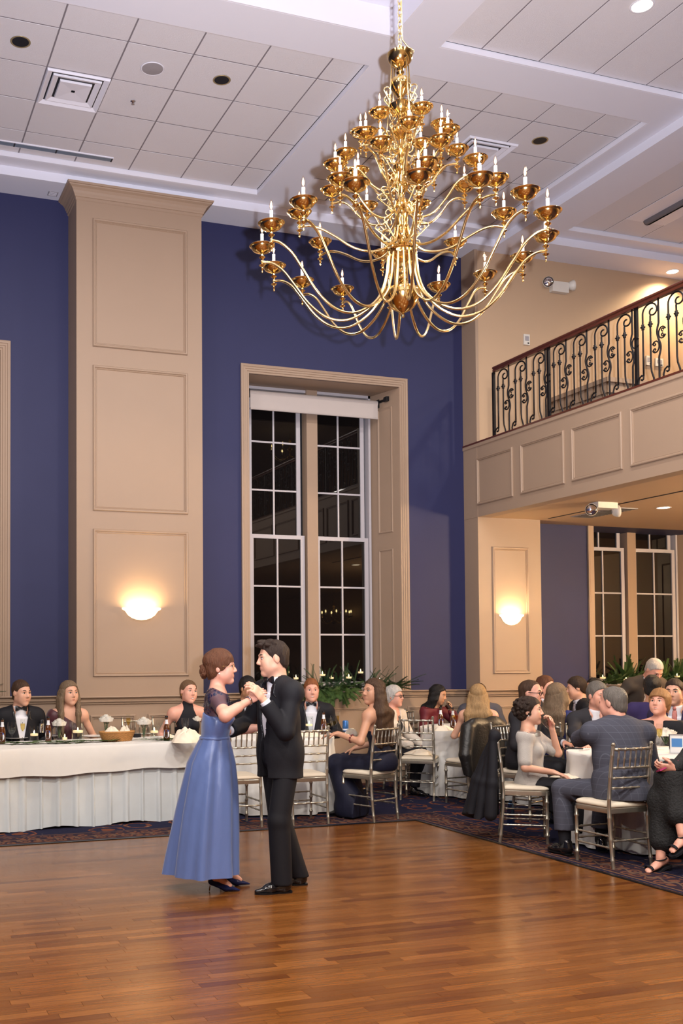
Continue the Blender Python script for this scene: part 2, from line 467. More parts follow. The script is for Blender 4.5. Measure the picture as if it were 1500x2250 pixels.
struct(cr.build('trim_chair_rail', 'beige_paint'), 'beige moulded chair rail'); struct(bs.build('baseboard_back', 'beige_paint'), 'beige baseboard')
for x0, x1 in ((-4.6, -3.0), (-2.7, -.7), (-.45, 1.55), (1.68, 2.25), (3.93, 4.55), (4.75, 6.5), (6.72, 7.5), (8.7, 9.5), (9.75, 11.6)):
    panel_y(wl, x0, x1, .25, .945, YF - .012)

def moulding_ring(mb, prof, x0, x1, Y, y_back, sides=True):
    """profile [(proj, z)] swept round front and both sides of a pilaster"""
    rings = []
    for p in [('l', 0), ('fl', 0), ('fr', 0), ('r', 0)]:
        k = p[0]; ring = []
        for d, z in prof:
            if k == 'l': ring.append((x0 - d, y_back, z))
            elif k == 'fl': ring.append((x0 - d, Y - d, z))
            elif k == 'fr': ring.append((x1 + d, Y - d, z))
            else: ring.append((x1 + d, y_back, z))
        rings.append(ring)
    mb.loft(rings, closed=False)
def pilaster(name, label, x0, x1, Y, ztop, panels, crown=True, lowpanels=None):
    p = MB().box(x0, x1, Y, YF + .05, 0, ztop).build(name, 'beige_paint'); struct(p, label)
    for a, c, z0, z1 in panels: panel_y(p, a, c, z0, z1, Y, 'panel_moulding', [(0, 0), (0, .010), (.008, .022), (.022, .020), (.030, .006), (.040, .010), (.046, 0)])
    for a, c in (lowpanels or []): panel_y(p, a, c, .25, .945, Y)
    mb = MB(); moulding_ring(mb, [(0, 1.150)] + RAIL[1:], x0, x1, Y, YF); mb.build('chair_rail', 'beige_paint', p)
    mb = MB(); moulding_ring(mb, [(.022, 0), (.022, .13), (.012, .16), (0, .17)], x0, x1, Y, YF); mb.build('base', 'beige_paint', p)
    if crown:
        mb = MB(); moulding_ring(mb, [(0, 6.68), (.010, 6.69), (.012, 6.715), (.022, 6.72), (.026, 6.735), (.036, 6.75), (.046, 6.775), (.066, 6.80), (.092, 6.815), (.098, 6.825), (.112, 6.828), (.118, 6.849)], x0, x1, Y, YF)
        mb.add([(x0 - .118, YF, 6.849), (x0 - .118, Y - .118, 6.849), (x1 + .118, Y - .118, 6.849), (x1 + .118, YF, 6.849)], [(0, 1, 2, 3)])
        mb.build('crown', 'beige_paint', p)
    return p
pil1 = pilaster('pilaster', 'tall beige panelled pilaster with crown against the blue wall', *P1, 6.849,
                [(2.535, 3.645, 1.367, 3.008), (2.535, 3.645, 3.212, 4.84), (2.535, 3.645, 5.05, 6.50)], True, [(2.50, 3.02), (3.16, 3.68)])
pil2 = pilaster('pilaster', 'beige pilaster under the balcony with one panel', *P2, ZBAL,
                [(7.805, 8.362, 1.352, 2.99)], False, [(7.80, 8.36)])

# side / rear walls of the hall (seen only in reflections and as bounce)
struct(MB().box(XL - .2, XL, YB, 12.5, 0, 7.3).build('wall_left', 'blue_wall'), 'navy side wall')
struct(MB().box(XL - .2, XR + .2, YB - .2, YB, 0, 7.3).build('wall_rear', 'beige_paint'), 'beige rear wall')
struct(MB().box(XR, XR + .2, YB, 12.5, 0, 7.3).build('wall_right', 'cream_wall'), 'cream side wall')

# ================================================================== WINDOWS
YW = 12.10
CASE = [(0, 0), (0, .030), (.012, .034), (.030, .030), (.034, .022), (.056, .024), (.060, .016), (.082, .018), (.088, .008), (.108, .010), (.113, 0)]
def window(idx, ox, ztop=HEAD, blind=True):
    a, c = ox; s = .15
    win = mk('window_%d' % idx, None); struct(win, 'tall white sash window in a deep beige reveal')
    sh = a - 4.585
    frame(MB(), (a - .113, YF, SILL), (1, 0, 0), (0, 0, 1), c - a + .226, min(HEAD, ztop) + .113 - SILL, CASE, True, NY).build('casing', 'beige_paint', win)
    # reveal: splayed jambs, head, sill board
    MB().add([(a, YF, SILL), (a + s, YW + .08, SILL), (a + s, YW + .08, HEAD), (a, YF, HEAD)], [(0, 1, 2, 3)]).build('jamb', 'beige_paint', win)
    j = MB().add([(c, YF, SILL), (c - s, YW + .08, SILL), (c - s, YW + .08, HEAD), (c, YF, HEAD)], [(3, 2, 1, 0)]).build('jamb', 'beige_paint', win)
    MB().add([(a, YF, HEAD - .004), (a + s, YW + .08, HEAD - .004), (c - s, YW + .08, HEAD - .004), (c, YF, HEAD - .004)], [(0, 1, 2, 3)]).build('head_board', 'beige_paint', win)
    MB().box(a - .113, c + .113, YF - .045, YF + .02, SILL - .045, SILL + .004).add([(a, YF, SILL + .004), (c, YF, SILL + .004), (c - s, YW + .08, SILL + .004), (a + s, YW + .08, SILL + .004)], [(0, 1, 2, 3)]).build('sill', 'beige_paint', win)
    d = Vector((-s, YW + .08 - YF, 0)).normalized(); n = Vector((-d.y, d.x, 0)); n = -n if n.x > 0 else n
    for z0, z1 in ((SILL + .10, 2.975), (3.19, 4.83)):
        frame(MB(), Vector((c, YF, z0)) + d * .13, d, (0, 0, 1), .27, z1 - z0, [(0, 0), (0, .006), (.010, .012), (.022, .004), (.030, -.002), (.034, 0)], nrm=n).build('shutter_panel', 'beige_paint', j)
    # frame, mullion, sashes
    m = MB()
    x0, x1 = a + s, c - s
    m.box(x0, x0 + .03, YW - .02, YW + .1, SILL, HEAD).box(x1 - .03, x1, YW - .02, YW + .1, SILL, HEAD).box(x0, x1, YW - .02, YW + .1, HEAD - .04, HEAD).box(x0, x1, YW - .03, YW + .1, SILL, SILL + .05)
    m.build('window_frame', 'sash_white', win)
    MB().box(5.565 + sh, 5.718 + sh, YW - .05, YW + .1, SILL, HEAD).build('mullion', 'beige_paint', win)
    def sash(xa, xb, za, zb, yy, bars, xm):
        t = MB(); st = .055
        t.box(xa, xa + st, yy, yy + .045, za, zb).box(xb - st, xb, yy, yy + .045, za, zb).box(xa + st, xb - st, yy, yy + .045, za, za + .055).box(xa + st, xb - st, yy, yy + .045, zb - .05, zb)
        sa = t.build('sash', 'sash_white', win)
        b = MB()
        b.box(xm - .0105, xm + .0105, yy + .004, yy + .04, za + .055, zb - .05)
        for zz in bars: b.box(xa + st, xb - st, yy + .006, yy + .038, zz - .011, zz + .011)
        b.build('muntin', 'sash_white', sa)
        zz = [za + .05] + list(bars) + [zb - .045]
        for i in range(len(zz) - 1):
            for p, q in ((xa + st - .005, xm - .009), (xm + .009, xb - st + .005)):
                MB().box(p, q, yy + .018, yy + .024, zz[i] + .008, zz[i + 1] - .008).build('pane', 'window_glass', sa)
    # upper sashes sit behind, lower ones in front
    for (xa, xb, xm) in ((4.78 + sh, 5.515 + sh, 5.142 + sh), (5.682 + sh, 6.44 + sh, 6.061 + sh)):
        sash(xa, xb, 3.09, HEAD - .05, YW + .045, (3.7226, 4.345), xm)
    for (xa, xb, xm) in ((4.78 + sh, 5.545 + sh, 5.166 + sh), (5.706 + sh, 6.466 + sh, 6.085 + sh)):
        sash(xa, xb, SILL + .05, 3.145, YW - .005, (1.868, 2.485), xm)
    MB().box(a, c, YW + .12, YW + .14, SILL, HEAD).build('night_outside', 'dark_hole', win)
    return win
win1 = window(1, OPEN[1]); win2 = window(2, OPEN[2], ztop=6); win3 = window(3, OPEN[0])
# roller blind in the middle window
bl = thing('roller_blind', 'white roller blind rolled up at the top of the middle window', 'blind', (5.54, 11.83, 4.95))
z_roll = ony(760, 868, 11.83).z
YR_ = 11.86
ra = onx(0, 0, 1)  # dummy
bx0, bx1 = 4.72, 6.525
MB().tube([(bx0 - 5.54, 0, 0), (bx1 - 5.54, 0, 0)], .042, 16).build('roll', 'blind_fabric', bl, True, 40)
MB().box(bx0 - 5.535, bx1 - 5.545, -.040, -.034, -.20, 0).build('fabric', 'blind_fabric', bl)
MB().tube([(bx0 - 5.535, -.037, -.20), (bx1 - 5.545, -.037, -.20)], .012, 8).build('hem_bar', 'blind_fabric', bl)
for s_ in (-1, 1):
    xx = (bx0 if s_ < 0 else bx1) - 5.54
    MB().box(min(xx, xx + s_ * .015), max(xx, xx + s_ * .015), -.05, .05, -.06, .05).build('end_cap', 'black_metal', bl)
MB().tube([(bx1 - 5.54 + .012, 0, .02), (bx1 - 5.54 + .05, -.06, .03), (bx1 - 5.54 + .062, -.16, .03)], .018, 8).box(bx1 - 5.54 + .035, bx1 - 5.54 + .075, -.20, -.12, .0, .06).build('motor_bracket', 'black_metal', bl)
bl.location = (5.54, 11.94, 4.90)

# ================================================================== CEILING
ZT, ZL = 7.007, 6.95
T = .6096
def holes_plane(mb, X0, X1, Y0, Y1, z, holes, zt=7.4):
    xs = sorted(set([X0, X1] + [h[0] for h in holes] + [h[1] for h in holes])); ys = sorted(set([Y0, Y1] + [h[2] for h in holes] + [h[3] for h in holes]))
    xs = [x for x in xs if X0 <= x <= X1]; ys = [y for y in ys if Y0 <= y <= Y1]
    for i in range(len(xs) - 1):
        for j in range(len(ys) - 1):
            cx_, cy_ = (xs[i] + xs[i + 1]) / 2, (ys[j] + ys[j + 1]) / 2
            if any(h[0] < cx_ < h[1] and h[2] < cy_ < h[3] for h in holes): continue
            mb.box(xs[i], xs[i + 1], ys[j], ys[j + 1], z, zt)
COF_L = (-2.59, 4.45, 8.175, 10.937); COF_R = (4.88, 7.60, 8.175, 10.937)
COF_C = (-2.59, 4.43, 4.2, 7.74); COF_NR = (4.88, 7.60, 4.2, 7.74)
COF_3 = (8.52, 12.2, 5.0, 10.617)
cm = MB()
holes_plane(cm, XL, 7.82, YB, 11.134, ZL, [COF_L, COF_R, COF_C, COF_NR])
holes_plane(cm, 8.34, XR, YB, 10.82, ZL, [COF_3])
cm.box(XL, 7.82, 11.134, YF + .02, ZS, 7.4).box(7.82, 8.34, YB, YF + .02, ZS, 7.4).box(8.34, XR, 10.82, YF + .02, ZS, 7.4)
ceil = cm.build('ceiling', 'white_ceiling'); struct(ceil, 'white coffered ceiling with tile panels')
MB().box(XL, XR, YB, 12.5, 7.4, 7.5).build('ceiling_deck', 'white_ceiling', ceil)
def coffer(h, gx, gy, tiles=True, skip=()):
    x0, x1, y0, y1 = h
    t = MB(); wd = .014
    for q in (((x0, y0), (x1, y0)), ((x1, y0), (x1, y1)), ((x1, y1), (x0, y1)), ((x0, y1), (x0, y0))): pass
    zt = ZT if tiles else 7.20
    fr = MB()
    fr.box(x0, x1, y1 - wd, y1, ZL + .001, zt).box(x0, x1, y0, y0 + wd, ZL + .001, zt).box(x0, x0 + wd, y0 + wd, y1 - wd, ZL + .001, zt).box(x1 - wd, x1, y0 + wd, y1 - wd, ZL + .001, zt)
    fr.build('coffer_trim', 'white_trim', ceil)
    if not tiles:
        MB().box(x0, x1, y0, y1, 7.20, 7.22).build('coffer_panel', 'white_ceiling', ceil); return
    xs = [x0 + wd] + [g for g in gx if x0 + .03 < g < x1 - .03] + [x1 - wd]; ys = [y0 + wd] + [g for g in gy if y0 + .03 < g < y1 - .03] + [y1 - wd]
    MB().box(x0, x1, y0, y1, ZT + .012, ZT + .03).build('tile_backing', 'dark_hole', ceil)
    g = MB()
    for x in xs[1:-1]: g.box(x - .010, x + .010, ys[0], ys[-1], ZT + .002, ZT + .008)
    for y_ in ys[1:-1]:
        for i in range(len(xs) - 1): g.box(xs[i] + .010, xs[i + 1] - .010, y_ - .010, y_ + .010, ZT + .002, ZT + .008)
    g.build('tile_grid', 'tile_grid', ceil)
    for i in range(len(xs) - 1):
        for j in range(len(ys) - 1):
            if (i, j) in skip: continue
            a, c, b_, d = xs[i], xs[i + 1], ys[j], ys[j + 1]
            jz = RND.uniform(-.0012, .0012)
            MB().add([(a + .008, b_ + .008, ZT + jz), (c - .008, b_ + .008, ZT + jz), (c - .008, d - .008, ZT + jz), (a + .008, d - .008, ZT + jz),
                      (a + .004, b_ + .004, ZT + .010), (c - .004, b_ + .004, ZT + .010), (c - .004, d - .004, ZT + .010), (a + .004, d - .004, ZT + .010)],
                     [(0, 3, 2, 1), (0, 1, 5, 4), (1, 2, 6, 5), (2, 3, 7, 6), (3, 0, 4, 7)]).build('ceiling_tile', 'ceiling_tile', ceil)
gxl = [1.677 + T * k for k in range(-7, 5)]; gyl = [8.62 + T * k for k in range(0, 4)]
coffer(COF_L, gxl, gyl)
gxr = [5.312 + T * k for k in range(0, 4)]
coffer(COF_R, gxr, gyl)
coffer(COF_C, [], [], tiles=False)
coffer(COF_NR, gxr, [7.69 - T * k for k in range(0, 6)])
coffer(COF_3, [9.078 + T * k for k in range(0, 6)], [10.215 - T * k for k in range(0, 9)])

# ================================================================== BALCONY
XB = 7.605; ZLED = 4.335
bal = MB().box(XB, XB + .18, YB, 11.28, ZBAL, ZLED - .02).build('balcony', 'beige_paint'); struct(bal, 'beige panelled balcony front')
MB().box(XB + .18, XR, YB, YF + .9, ZLED - .22, ZLED - .12).build('balcony_floor', 'carpet', bal)
MB().box(XB + .18, XR, YB, YF + .9, ZBAL + .02, ZBAL + .06).build('balcony_soffit', 'cream_wall', bal)
# ledge board with a small drop moulding
lp = [(0, ZLED - .020), (.012, ZLED - .020), (.014, ZLED - .060), (.006, ZLED - .068), (0, ZLED - .070)]
MB().box(XB - .015, XB + .2, YB, YF - .001, ZLED - .022, ZLED).build('ledge', 'mahogany', bal)
MB().loft([[(XB - d, yy, z) for d, z in lp] for yy in (YB, YF - .002)], cap=(True, True)).build('ledge_moulding', 'beige_paint', bal)
# panels along the fascia
NX = (-1, 0, 0)
yp = [(11.255, 10.60), (10.40, 9.66), (9.535, 8.815), (8.70, 7.75), (7.6, 6.6), (6.45, 5.4)]
ypx = [((1048.5, 1007), (1126.5, 980)), ((1144.5, 976), (1240, 945)), ((1257, 938), (1368, 903)), ((1387, 897), None)]
pz0, pz1 = 3.516, 4.122
pp = []
for aa, bb in ypx:
    y_far = onx(aa[0], 1050, XB).y
    y_near = onx(bb[0], 1000, XB).y if bb else y_far - 1.0
    pp.append((y_far, y_near))
yy = pp[-1][1]
for k in range(6): pp.append((yy - .13, yy - 1.13)); yy -= 1.13
for ya, yb in pp:
    frame(MB(), (XB, ya, pz0), (0, -1, 0), (0, 0, 1), ya - yb, pz1 - pz0, MOULD, nrm=NX).build('panel_moulding', 'beige_paint', bal)
# upper wall behind the balcony and the stair half wall on it
struct(MB().box(XB, XR, 11.30, 11.5, ZLED - .2, ZS + .02).build('wall_balcony', 'cream_wall'), 'cream wall above the balcony')
struct(MB().box(P2[0] - .003, P2[0] + .04, 11.272, YF - .003, ZBAL, ZS - .002).build('trim_pier_side', 'beige_paint'), 'beige pier edge beside the blue wall')
hw = MB().box(8.76, 11.8, 10.2, 10.32, ZLED - .12, 4.93).box(8.76, 8.88, 10.32, 11.29, ZLED - .12, 4.93).build('stair_half_wall', 'beige_paint'); struct(hw, 'low panelled half wall round the balcony stairs')
MB().box(8.72, 11.8, 10.16, 10.36, 4.93, 4.985).box(8.72, 8.92, 10.36, 11.29, 4.93, 4.985).build('cap', 'beige_paint', hw)
MB().box(8.735, 11.8, 10.175, 10.2, 4.80, 4.82).box(8.735, 8.76, 10.2, 11.29, 4.80, 4.82).build('cap_moulding', 'beige_paint', hw)
# ceiling under the balcony
so = MB().box(XB + .18, XR, YB, YF, ZBAL, ZBAL + .03).build('ceiling_lower', 'cream_wall'); struct(so, 'cream ceiling under the balcony')

# ------------------------------------------------------------------ railing
def railing():
    r = thing('balcony_railing', 'wrought iron balcony railing with scrolls under a mahogany handrail', 'railing', (XB + .07, 0, ZLED))
    Y0 = 10.905; H = .90
    prof = [(-.028, 0), (-.030, .018), (-.022, .030), (-.034, .042), (-.034, .056), (-.018, .068), (.018, .068), (.034, .056), (.034, .042), (.022, .030), (.030, .018), (.028, 0)]
    z0 = H - .068
    MB().loft([[(a, yy_, z0 + c) for a, c in prof] for yy_ in (Y0 + .07, -4.0)], cap=(True, True)).build('handrail', 'mahogany', r)
    MB().box(-.02, .02, -4, Y0 + .02, 0, .012).build('bottom_rail', 'iron', r)
    ztop = z0
    def sq(mb, x, y_, z0_, z1_, h): mb.box(x - h, x + h, y_ - h, y_ + h, z0_, z1_)
    # unit geometry runs toward -y (nearer) ; v = distance along rail
    def spiral(c, r0, r1, a0, turns, n=22):
        return [(0, c[0] + (r0 + (r1 - r0) * i / n) * cos(a0 + 2 * pi * turns * i / n), c[1] + (r0 + (r1 - r0) * i / n) * sin(a0 + 2 * pi * turns * i / n)) for i in range(n + 1)]
    def collar(mb, y_, z): mb.lathe([(.008, -.030), (.016, -.026), (.012, -.016), (.026, 0), (.012, .016), (.016, .026), (.008, .030)], 8, (0, y_, z))
    rt = .0085
    # hooked bar: up, over to the near side, curling back onto the second bar; scroll foot at the bottom
    a = MB()
    yA, yB, yC = -.075, -.165, -.262   # two scrolled bars and the snake bar, measured from the unit start
    top = ztop - .012
    rad = .085
    pts = [(0, yA, .10)] + [(0, yA, .10 + (top - rad - .10) * t) for t in (.5, 1)]
    cxy = (yA - rad, top - rad)
    pts += [(0, cxy[0] + rad * cos(t), cxy[1] + rad * sin(t)) for t in [radians(d) for d in range(15, 181, 15)]]
    # the end of the hook: spiral inward
    pts += [(0, cxy[0] - rad + .052 - .052 * cos(radians(d)) * (1 - d / 520), cxy[1] - .052 * sin(radians(d)) * (1 - d / 520) * 1.0) for d in range(20, 300, 20)]
    a.tube(pts, rt, 6); collar(a, yA, top - .215)
    foot = [(0, yA, .10)] + [(0, yA + .040 - .040 * cos(radians(d)) * (1 - d / 560), .10 - .045 * sin(radians(d)) * (1 - d / 700)) for d in range(0, 330, 22)]
    foot2 = [(0, yA + .062, .012), (0, yA + .066, .05), (0, yA + .05, .095), (0, yA + .02, .115), (0, yA - .0, .095), (0, yA + .004, .07), (0, yA + .02, .062), (0, yA + .03, .075)]
    a.tube(foot2, rt, 6)
    hook = a.mesh('hooked_baluster', 'iron', True)
    b = MB()
    b.tube([(0, yB - .035, .010), (0, yB - .030, .05), (0, yB - .006, .12), (0, yB, .18), (0, yB, top - .16), (0, yB + .0, top - .13), (0, yB - .006, top - .115)], rt, 6)
    collar(b, yB, top - .215)
    bar = b.mesh('baluster', 'iron', True)
    c = MB()
    zs_ = [0.012 + (ztop - .012) * i / 40 for i in range(41)]
    mid = ztop * .50
    c.tube([(0, yC + .020 * sin((z - mid) / .17 * pi) * (1 if abs(z - mid) < .17 else 0), z) for z in zs_], rt * 1.1, 6)
    for sgn in (1, -1):
        # C-scroll on each side
        cy_, cz_ = yC - sgn * .040, mid + sgn * .062
        pts = []
        for d in range(-150, 151, 15):
            rr = .046
            pts.append((0, cy_ - sgn * rr * cos(radians(d)) * -.9 - sgn * .0, cz_ + rr * 1.25 * sin(radians(d)) * 1.0))
        c.tube([(0, p[1], p[2]) for p in pts], rt * .85, 6)
        for end in (1, -1):
            ez = cz_ + end * .028
            c.tube(spiral((cy_ + sgn * -.008, ez), .020, .006, radians(-90 * end if sgn > 0 else 90 * end), .9 * end * sgn, 14), rt * .8, 6)
    snake = c.mesh('scrolled_baluster', 'iron', True)
    U = .300
    # posts every three units; positions read from the photo: first bay 3 units, then 4 units per bay
    post = MB().box(-.016, .016, -.016, .016, 0, ztop).mesh('post', 'iron')
    ypost = [onx(1085, 900, XB + .07).y, onx(1205.5, 850, XB + .07).y, onx(1398.5, 780, XB + .07).y]
    y_next = ypost[2] - (ypost[1] - ypost[2])
    ypost += [y_next - 1.31 * k for k in range(0, 8)]
    for k, yp_ in enumerate(ypost):
        o = mk('post', post, r); o.location = (0, yp_, 0)
        if k + 1 < len(ypost):
            span = yp_ - ypost[k + 1]; nU = 3 if k == 0 else 4
            u = (span - .02) / nU
            for i in range(nU):
                for me_ in (hook, bar, snake):
                    q = mk(me_.name.split('.')[0], me_, r); q.location = (0, yp_ - .005 - u * i, 0); q.scale = (1, u / U, 1)
    return r
railing()
# ================================================================== CHANDELIER
def chandelier():
    D = 6.5; k = D / F_PX
    base = ond(885, 699, D)
    cx_, cy_, zb = base.x, base.y, base.z
    def Z(y): return (699 - y) * k          # local z (0 at the finial) for a pixel row on the axis
    ch = thing('chandelier', 'tiered brass chandelier with many candle lights hanging above the dance floor', 'chandelier', (cx_, cy_, zb))
    prof = [(699, 0), (697, 3), (693, 4.5), (690, 2), (688, 4), (684, 12), (676, 24), (666, 31), (656, 35.5), (651, 37), (649, 35), (640, 34.5), (637, 34), (634, 33), (632, 24), (626, 15), (622, 9.5), (618, 8), (614, 11.5), (610, 9), (604, 8), (598, 10.5), (592, 8), (586, 9), (580, 12), (575, 14), (570, 20), (566, 27), (560, 31), (553, 30), (549, 33), (545, 30), (540, 18), (532, 12), (525, 10), (520, 14.5), (515, 16), (510, 13), (506, 12), (498, 13.5), (484, 14), (470, 14), (466, 15.5), (462, 10), (456, 6), (450, 12.5), (444, 14), (438, 8), (428, 6), (420, 8), (412, 14), (402, 15), (396, 7), (382, 6), (376, 12), (368, 18), (361, 19), (355, 14), (349, 6), (336, 6), (330, 10), (324, 12), (318, 6), (302, 6), (296, 15), (288, 22), (280, 25), (275, 22), (270, 9), (262, 6), (250, 7), (245, 10), (240, 22), (233, 26), (226, 28), (221, 24), (216, 9), (208, 6), (203, 8), (196, 14), (186, 21), (176, 23.5), (168, 22), (164, 13), (160, 8), (155, 6), (150, 9), (146, 6), (140, 8), (134, 17), (124, 25), (114, 28), (108, 29), (106, 22), (102, 6), (97, 4)]
    MB().lathe([(r * k, Z(y)) for y, r in prof], 28).build('stem', 'brass', ch, True, 35)
    MB().lathe([(34.6 * k, Z(650)), (36 * k, Z(648)), (36 * k, Z(641)), (34.6 * k, Z(639))], 28, cap=False).build('engraved_band', 'brass_tube', ch)
    def smooth(pts, n=6):
        out = []
        P = [pts[0]] + list(pts) + [pts[-1]]
        for i in range(1, len(P) - 2):
            p0, p1, p2, p3 = P[i - 1], P[i], P[i + 1], P[i + 2]
            for j in range(n):
                t = j / n
                out.append(tuple(.5 * ((2 * p1[q]) + (-p0[q] + p2[q]) * t + (2 * p0[q] - 5 * p1[q] + 4 * p2[q] - p3[q]) * t * t + (-p0[q] + 3 * p1[q] - 3 * p2[q] + p3[q]) * t ** 3) for q in range(2)))
        out.append(pts[-1]); return out
    # shared candle-arm fittings, origin at the node where the arm meets the fitting
    S = 1.0
    cup = MB().lathe([(0, -.072), (.004, -.070), (.0065, -.064), (.004, -.058), (.003, -.054), (.008, -.046), (.004, -.040), (.004, -.034), (.016, -.026), (.021, -.022), (.016, -.018), (.006, -.012), (.006, -.004), (.011, 0), (.011, .006), (.006, .010), (.007, .018), (.017, .026), (.020, .031), (.014, .036), (.008, .040), (.008, .050), (.020, .055), (.040, .062), (.058, .073), (.068, .088), (.071, .096), (.080, .100), (.083, .104), (.080, .107), (.069, .101), (.055, .082), (.020, .070), (.014, .070), (.014, .098), (0, .098)], 22).mesh('bobeche', 'brass', True, 40)
    sleeve = MB().lathe([(.0105, .09), (.0105, .182), (.004, .183), (0, .183)], 10).mesh('candle_sleeve', 'candle_white', True, 40)
    bulb = MB().lathe([(.005, .183), (.0105, .194), (.0135, .208), (.0125, .222), (.008, .238), (.0035, .250), (0, .256)], 10).mesh('bulb', 'bulb_glass', True)
    fil = MB().lathe([(0, .190), (.0050, .196), (.0078, .208), (.0060, .222), (.0025, .236), (0, .242)], 8).mesh('filament', 'filament', True)
    tiers = [  # n, angle offset deg, arm (r px, y px) points, tube radius
        (16, 6.0, [(29, 556), (31, 575), (36, 610), (50, 648), (80, 680), (122, 699), (165, 692), (205, 660), (238, 615), (262, 583), (286, 566), (308, 562)], .0085),
        (8, 12.0, [(15, 497), (17, 512), (26, 532), (48, 548), (78, 550), (112, 540), (150, 516), (180, 500), (205, 494), (226, 497)], .0078),
        (8, 30.0, [(14, 440), (16, 452), (26, 470), (46, 482), (72, 476), (98, 452), (120, 424), (140, 412), (161, 412)], .0072),
        (8, 8.0, [(10, 372), (12, 390), (24, 408), (44, 412), (64, 400), (82, 376), (98, 362), (122, 358)], .0068),
        (6, 30.0, [(8, 318), (10, 330), (22, 340), (38, 336), (52, 318), (66, 306), (88, 304)], .0062)]
    view = atan2(-cy_, -cx_)
    for ti, (n, off, pts, rt) in enumerate(tiers):
        sp = smooth(pts)
        arm = MB().tube([(r * k, 0, Z(y)) for r, y in sp], rt, 8).mesh('arm', 'brass_tube', True)
        re, ze = pts[-1][0] * k, Z(pts[-1][1])
        sc = (1.0, .95, .92, .90, .85)[ti]
        for i in range(n):
            a = view + radians(off) + 2 * pi * i / n
            o = mk('arm', arm, ch, rz=a)
            for nm, me_ in (('bobeche', cup), ('candle_sleeve', sleeve), ('bulb', bulb), ('filament', fil)):
                q = mk(nm, me_, o); q.location = (re, 0, ze); q.scale = (sc, sc, sc)
    # collar rings where arms leave the stem
    for y, r in ((556, 30), (497, 15), (440, 14), (372, 10)):
        MB().lathe([(r * k * .8, Z(y + 4)), (r * k * 1.08, Z(y + 2)), (r * k * 1.08, Z(y - 2)), (r * k * .8, Z(y - 4))], 24).build('arm_collar', 'brass', ch, True, 40)
    # ornamental scrolls between the tiers
    def scroll(r0, y0, h, w, flip=1):
        pts = []
        for i in range(40):
            t = i / 39
            if t < .5:
                a = (1 - t * 2) * 2.2 * pi; rr = .10 + .25 * (1 - (1 - t * 2)) 
                pts.append((w * (.62 + rr * cos(a) * .9), h * (.80 + rr * .55 * sin(a))))
            else:
                u = (t - .5) * 2; a = u * 2.2 * pi + pi; rr = .35 - .25 * u
                pts.append((w * (.30 + rr * cos(a) * .8), h * (.22 + rr * .55 * sin(a))))
        return [((r0 + x) * k, 0, Z(y0) + (z if flip > 0 else h - z) * k) for x, z in pts]
    for (r0, y0, h, w, n, off) in ((16, 545, 60, 46, 8, 20), (14, 470, 58, 44, 8, 5), (10, 400, 55, 38, 6, 10), (8, 335, 62, 36, 6, 25), (10, 255, 70, 34, 6, 0)):
        me_ = MB().tube(scroll(r0, y0, h, w), .0042, 6).mesh('scroll', 'brass_tube', True)
        for i in range(n): mk('scroll', me_, ch, rz=2 * pi * i / n + radians(off))
    # suspension rods from the top bowl
    rod = MB().tube([(22 * k, 0, Z(122)), (27 * k, 0, Z(200)), (40 * k, 0, Z(318))], .0048, 6).lathe([(0, 0), (.006, .004), (.003, .010), (.009, .016), (.004, .022)], 8, (40 * k, 0, Z(326))).lathe([(.005, 0), (.009, .006), (.005, .012)], 8, (28.5 * k, 0, Z(214))).mesh('suspension_rod', 'brass_tube', True)
    for i in range(4): mk('suspension_rod', rod, ch, rz=view + radians(35 + 90 * i))
    # hanger loop, chain, cord
    MB().tube([(cos(t) * .016, 0, Z(97) + .012 + sin(t) * .016) for t in [2 * pi * i / 14 for i in range(14)]], .004, 6, closed=True).build('hanger_loop', 'brass_tube', ch, True)
    link = MB().tube([(.012 * cos(t), 0, .024 * sin(t) if abs(sin(t)) < 2 else 0) for t in [2 * pi * i / 12 for i in range(12)]], .0034, 5, closed=True).mesh('chain_link', 'brass_tube', True)
    z = Z(97) + .045; i = 0
    ztop = 7.20 - zb
    while z < ztop - .02:
        q = mk('chain_link', link, ch, loc=(0, 0, z), rz=(i % 2) * pi / 2 + .4); z += .039; i += 1
    cord = [(0.004, .005, ztop), (.012, -.006, Z(60)), (.02, .0, Z(75)), (.045, -.02, Z(92)), (.078, -.04, Z(103)), (.075, -.03, Z(110)), (.05, -.02, Z(104)), (.03, 0, Z(106))]
    MB().tube(cord, .0045, 6).build('cord', 'brass_tube', ch, True)
    MB().lathe([(0, ztop - .06), (.03, ztop - .055), (.07, ztop - .03), (.09, ztop)], 20).build('ceiling_rose', 'brass', ch, True)
    for i in range(4):
        a = i * pi / 2 + .6
        l = light('chandelier_glow', 'POINT', (0, 0, 0), 16, WARM, .06); l.parent = ch; l.location = (1.02 * cos(a), 1.02 * sin(a), Z(420))
    return ch
CHAN = chandelier()

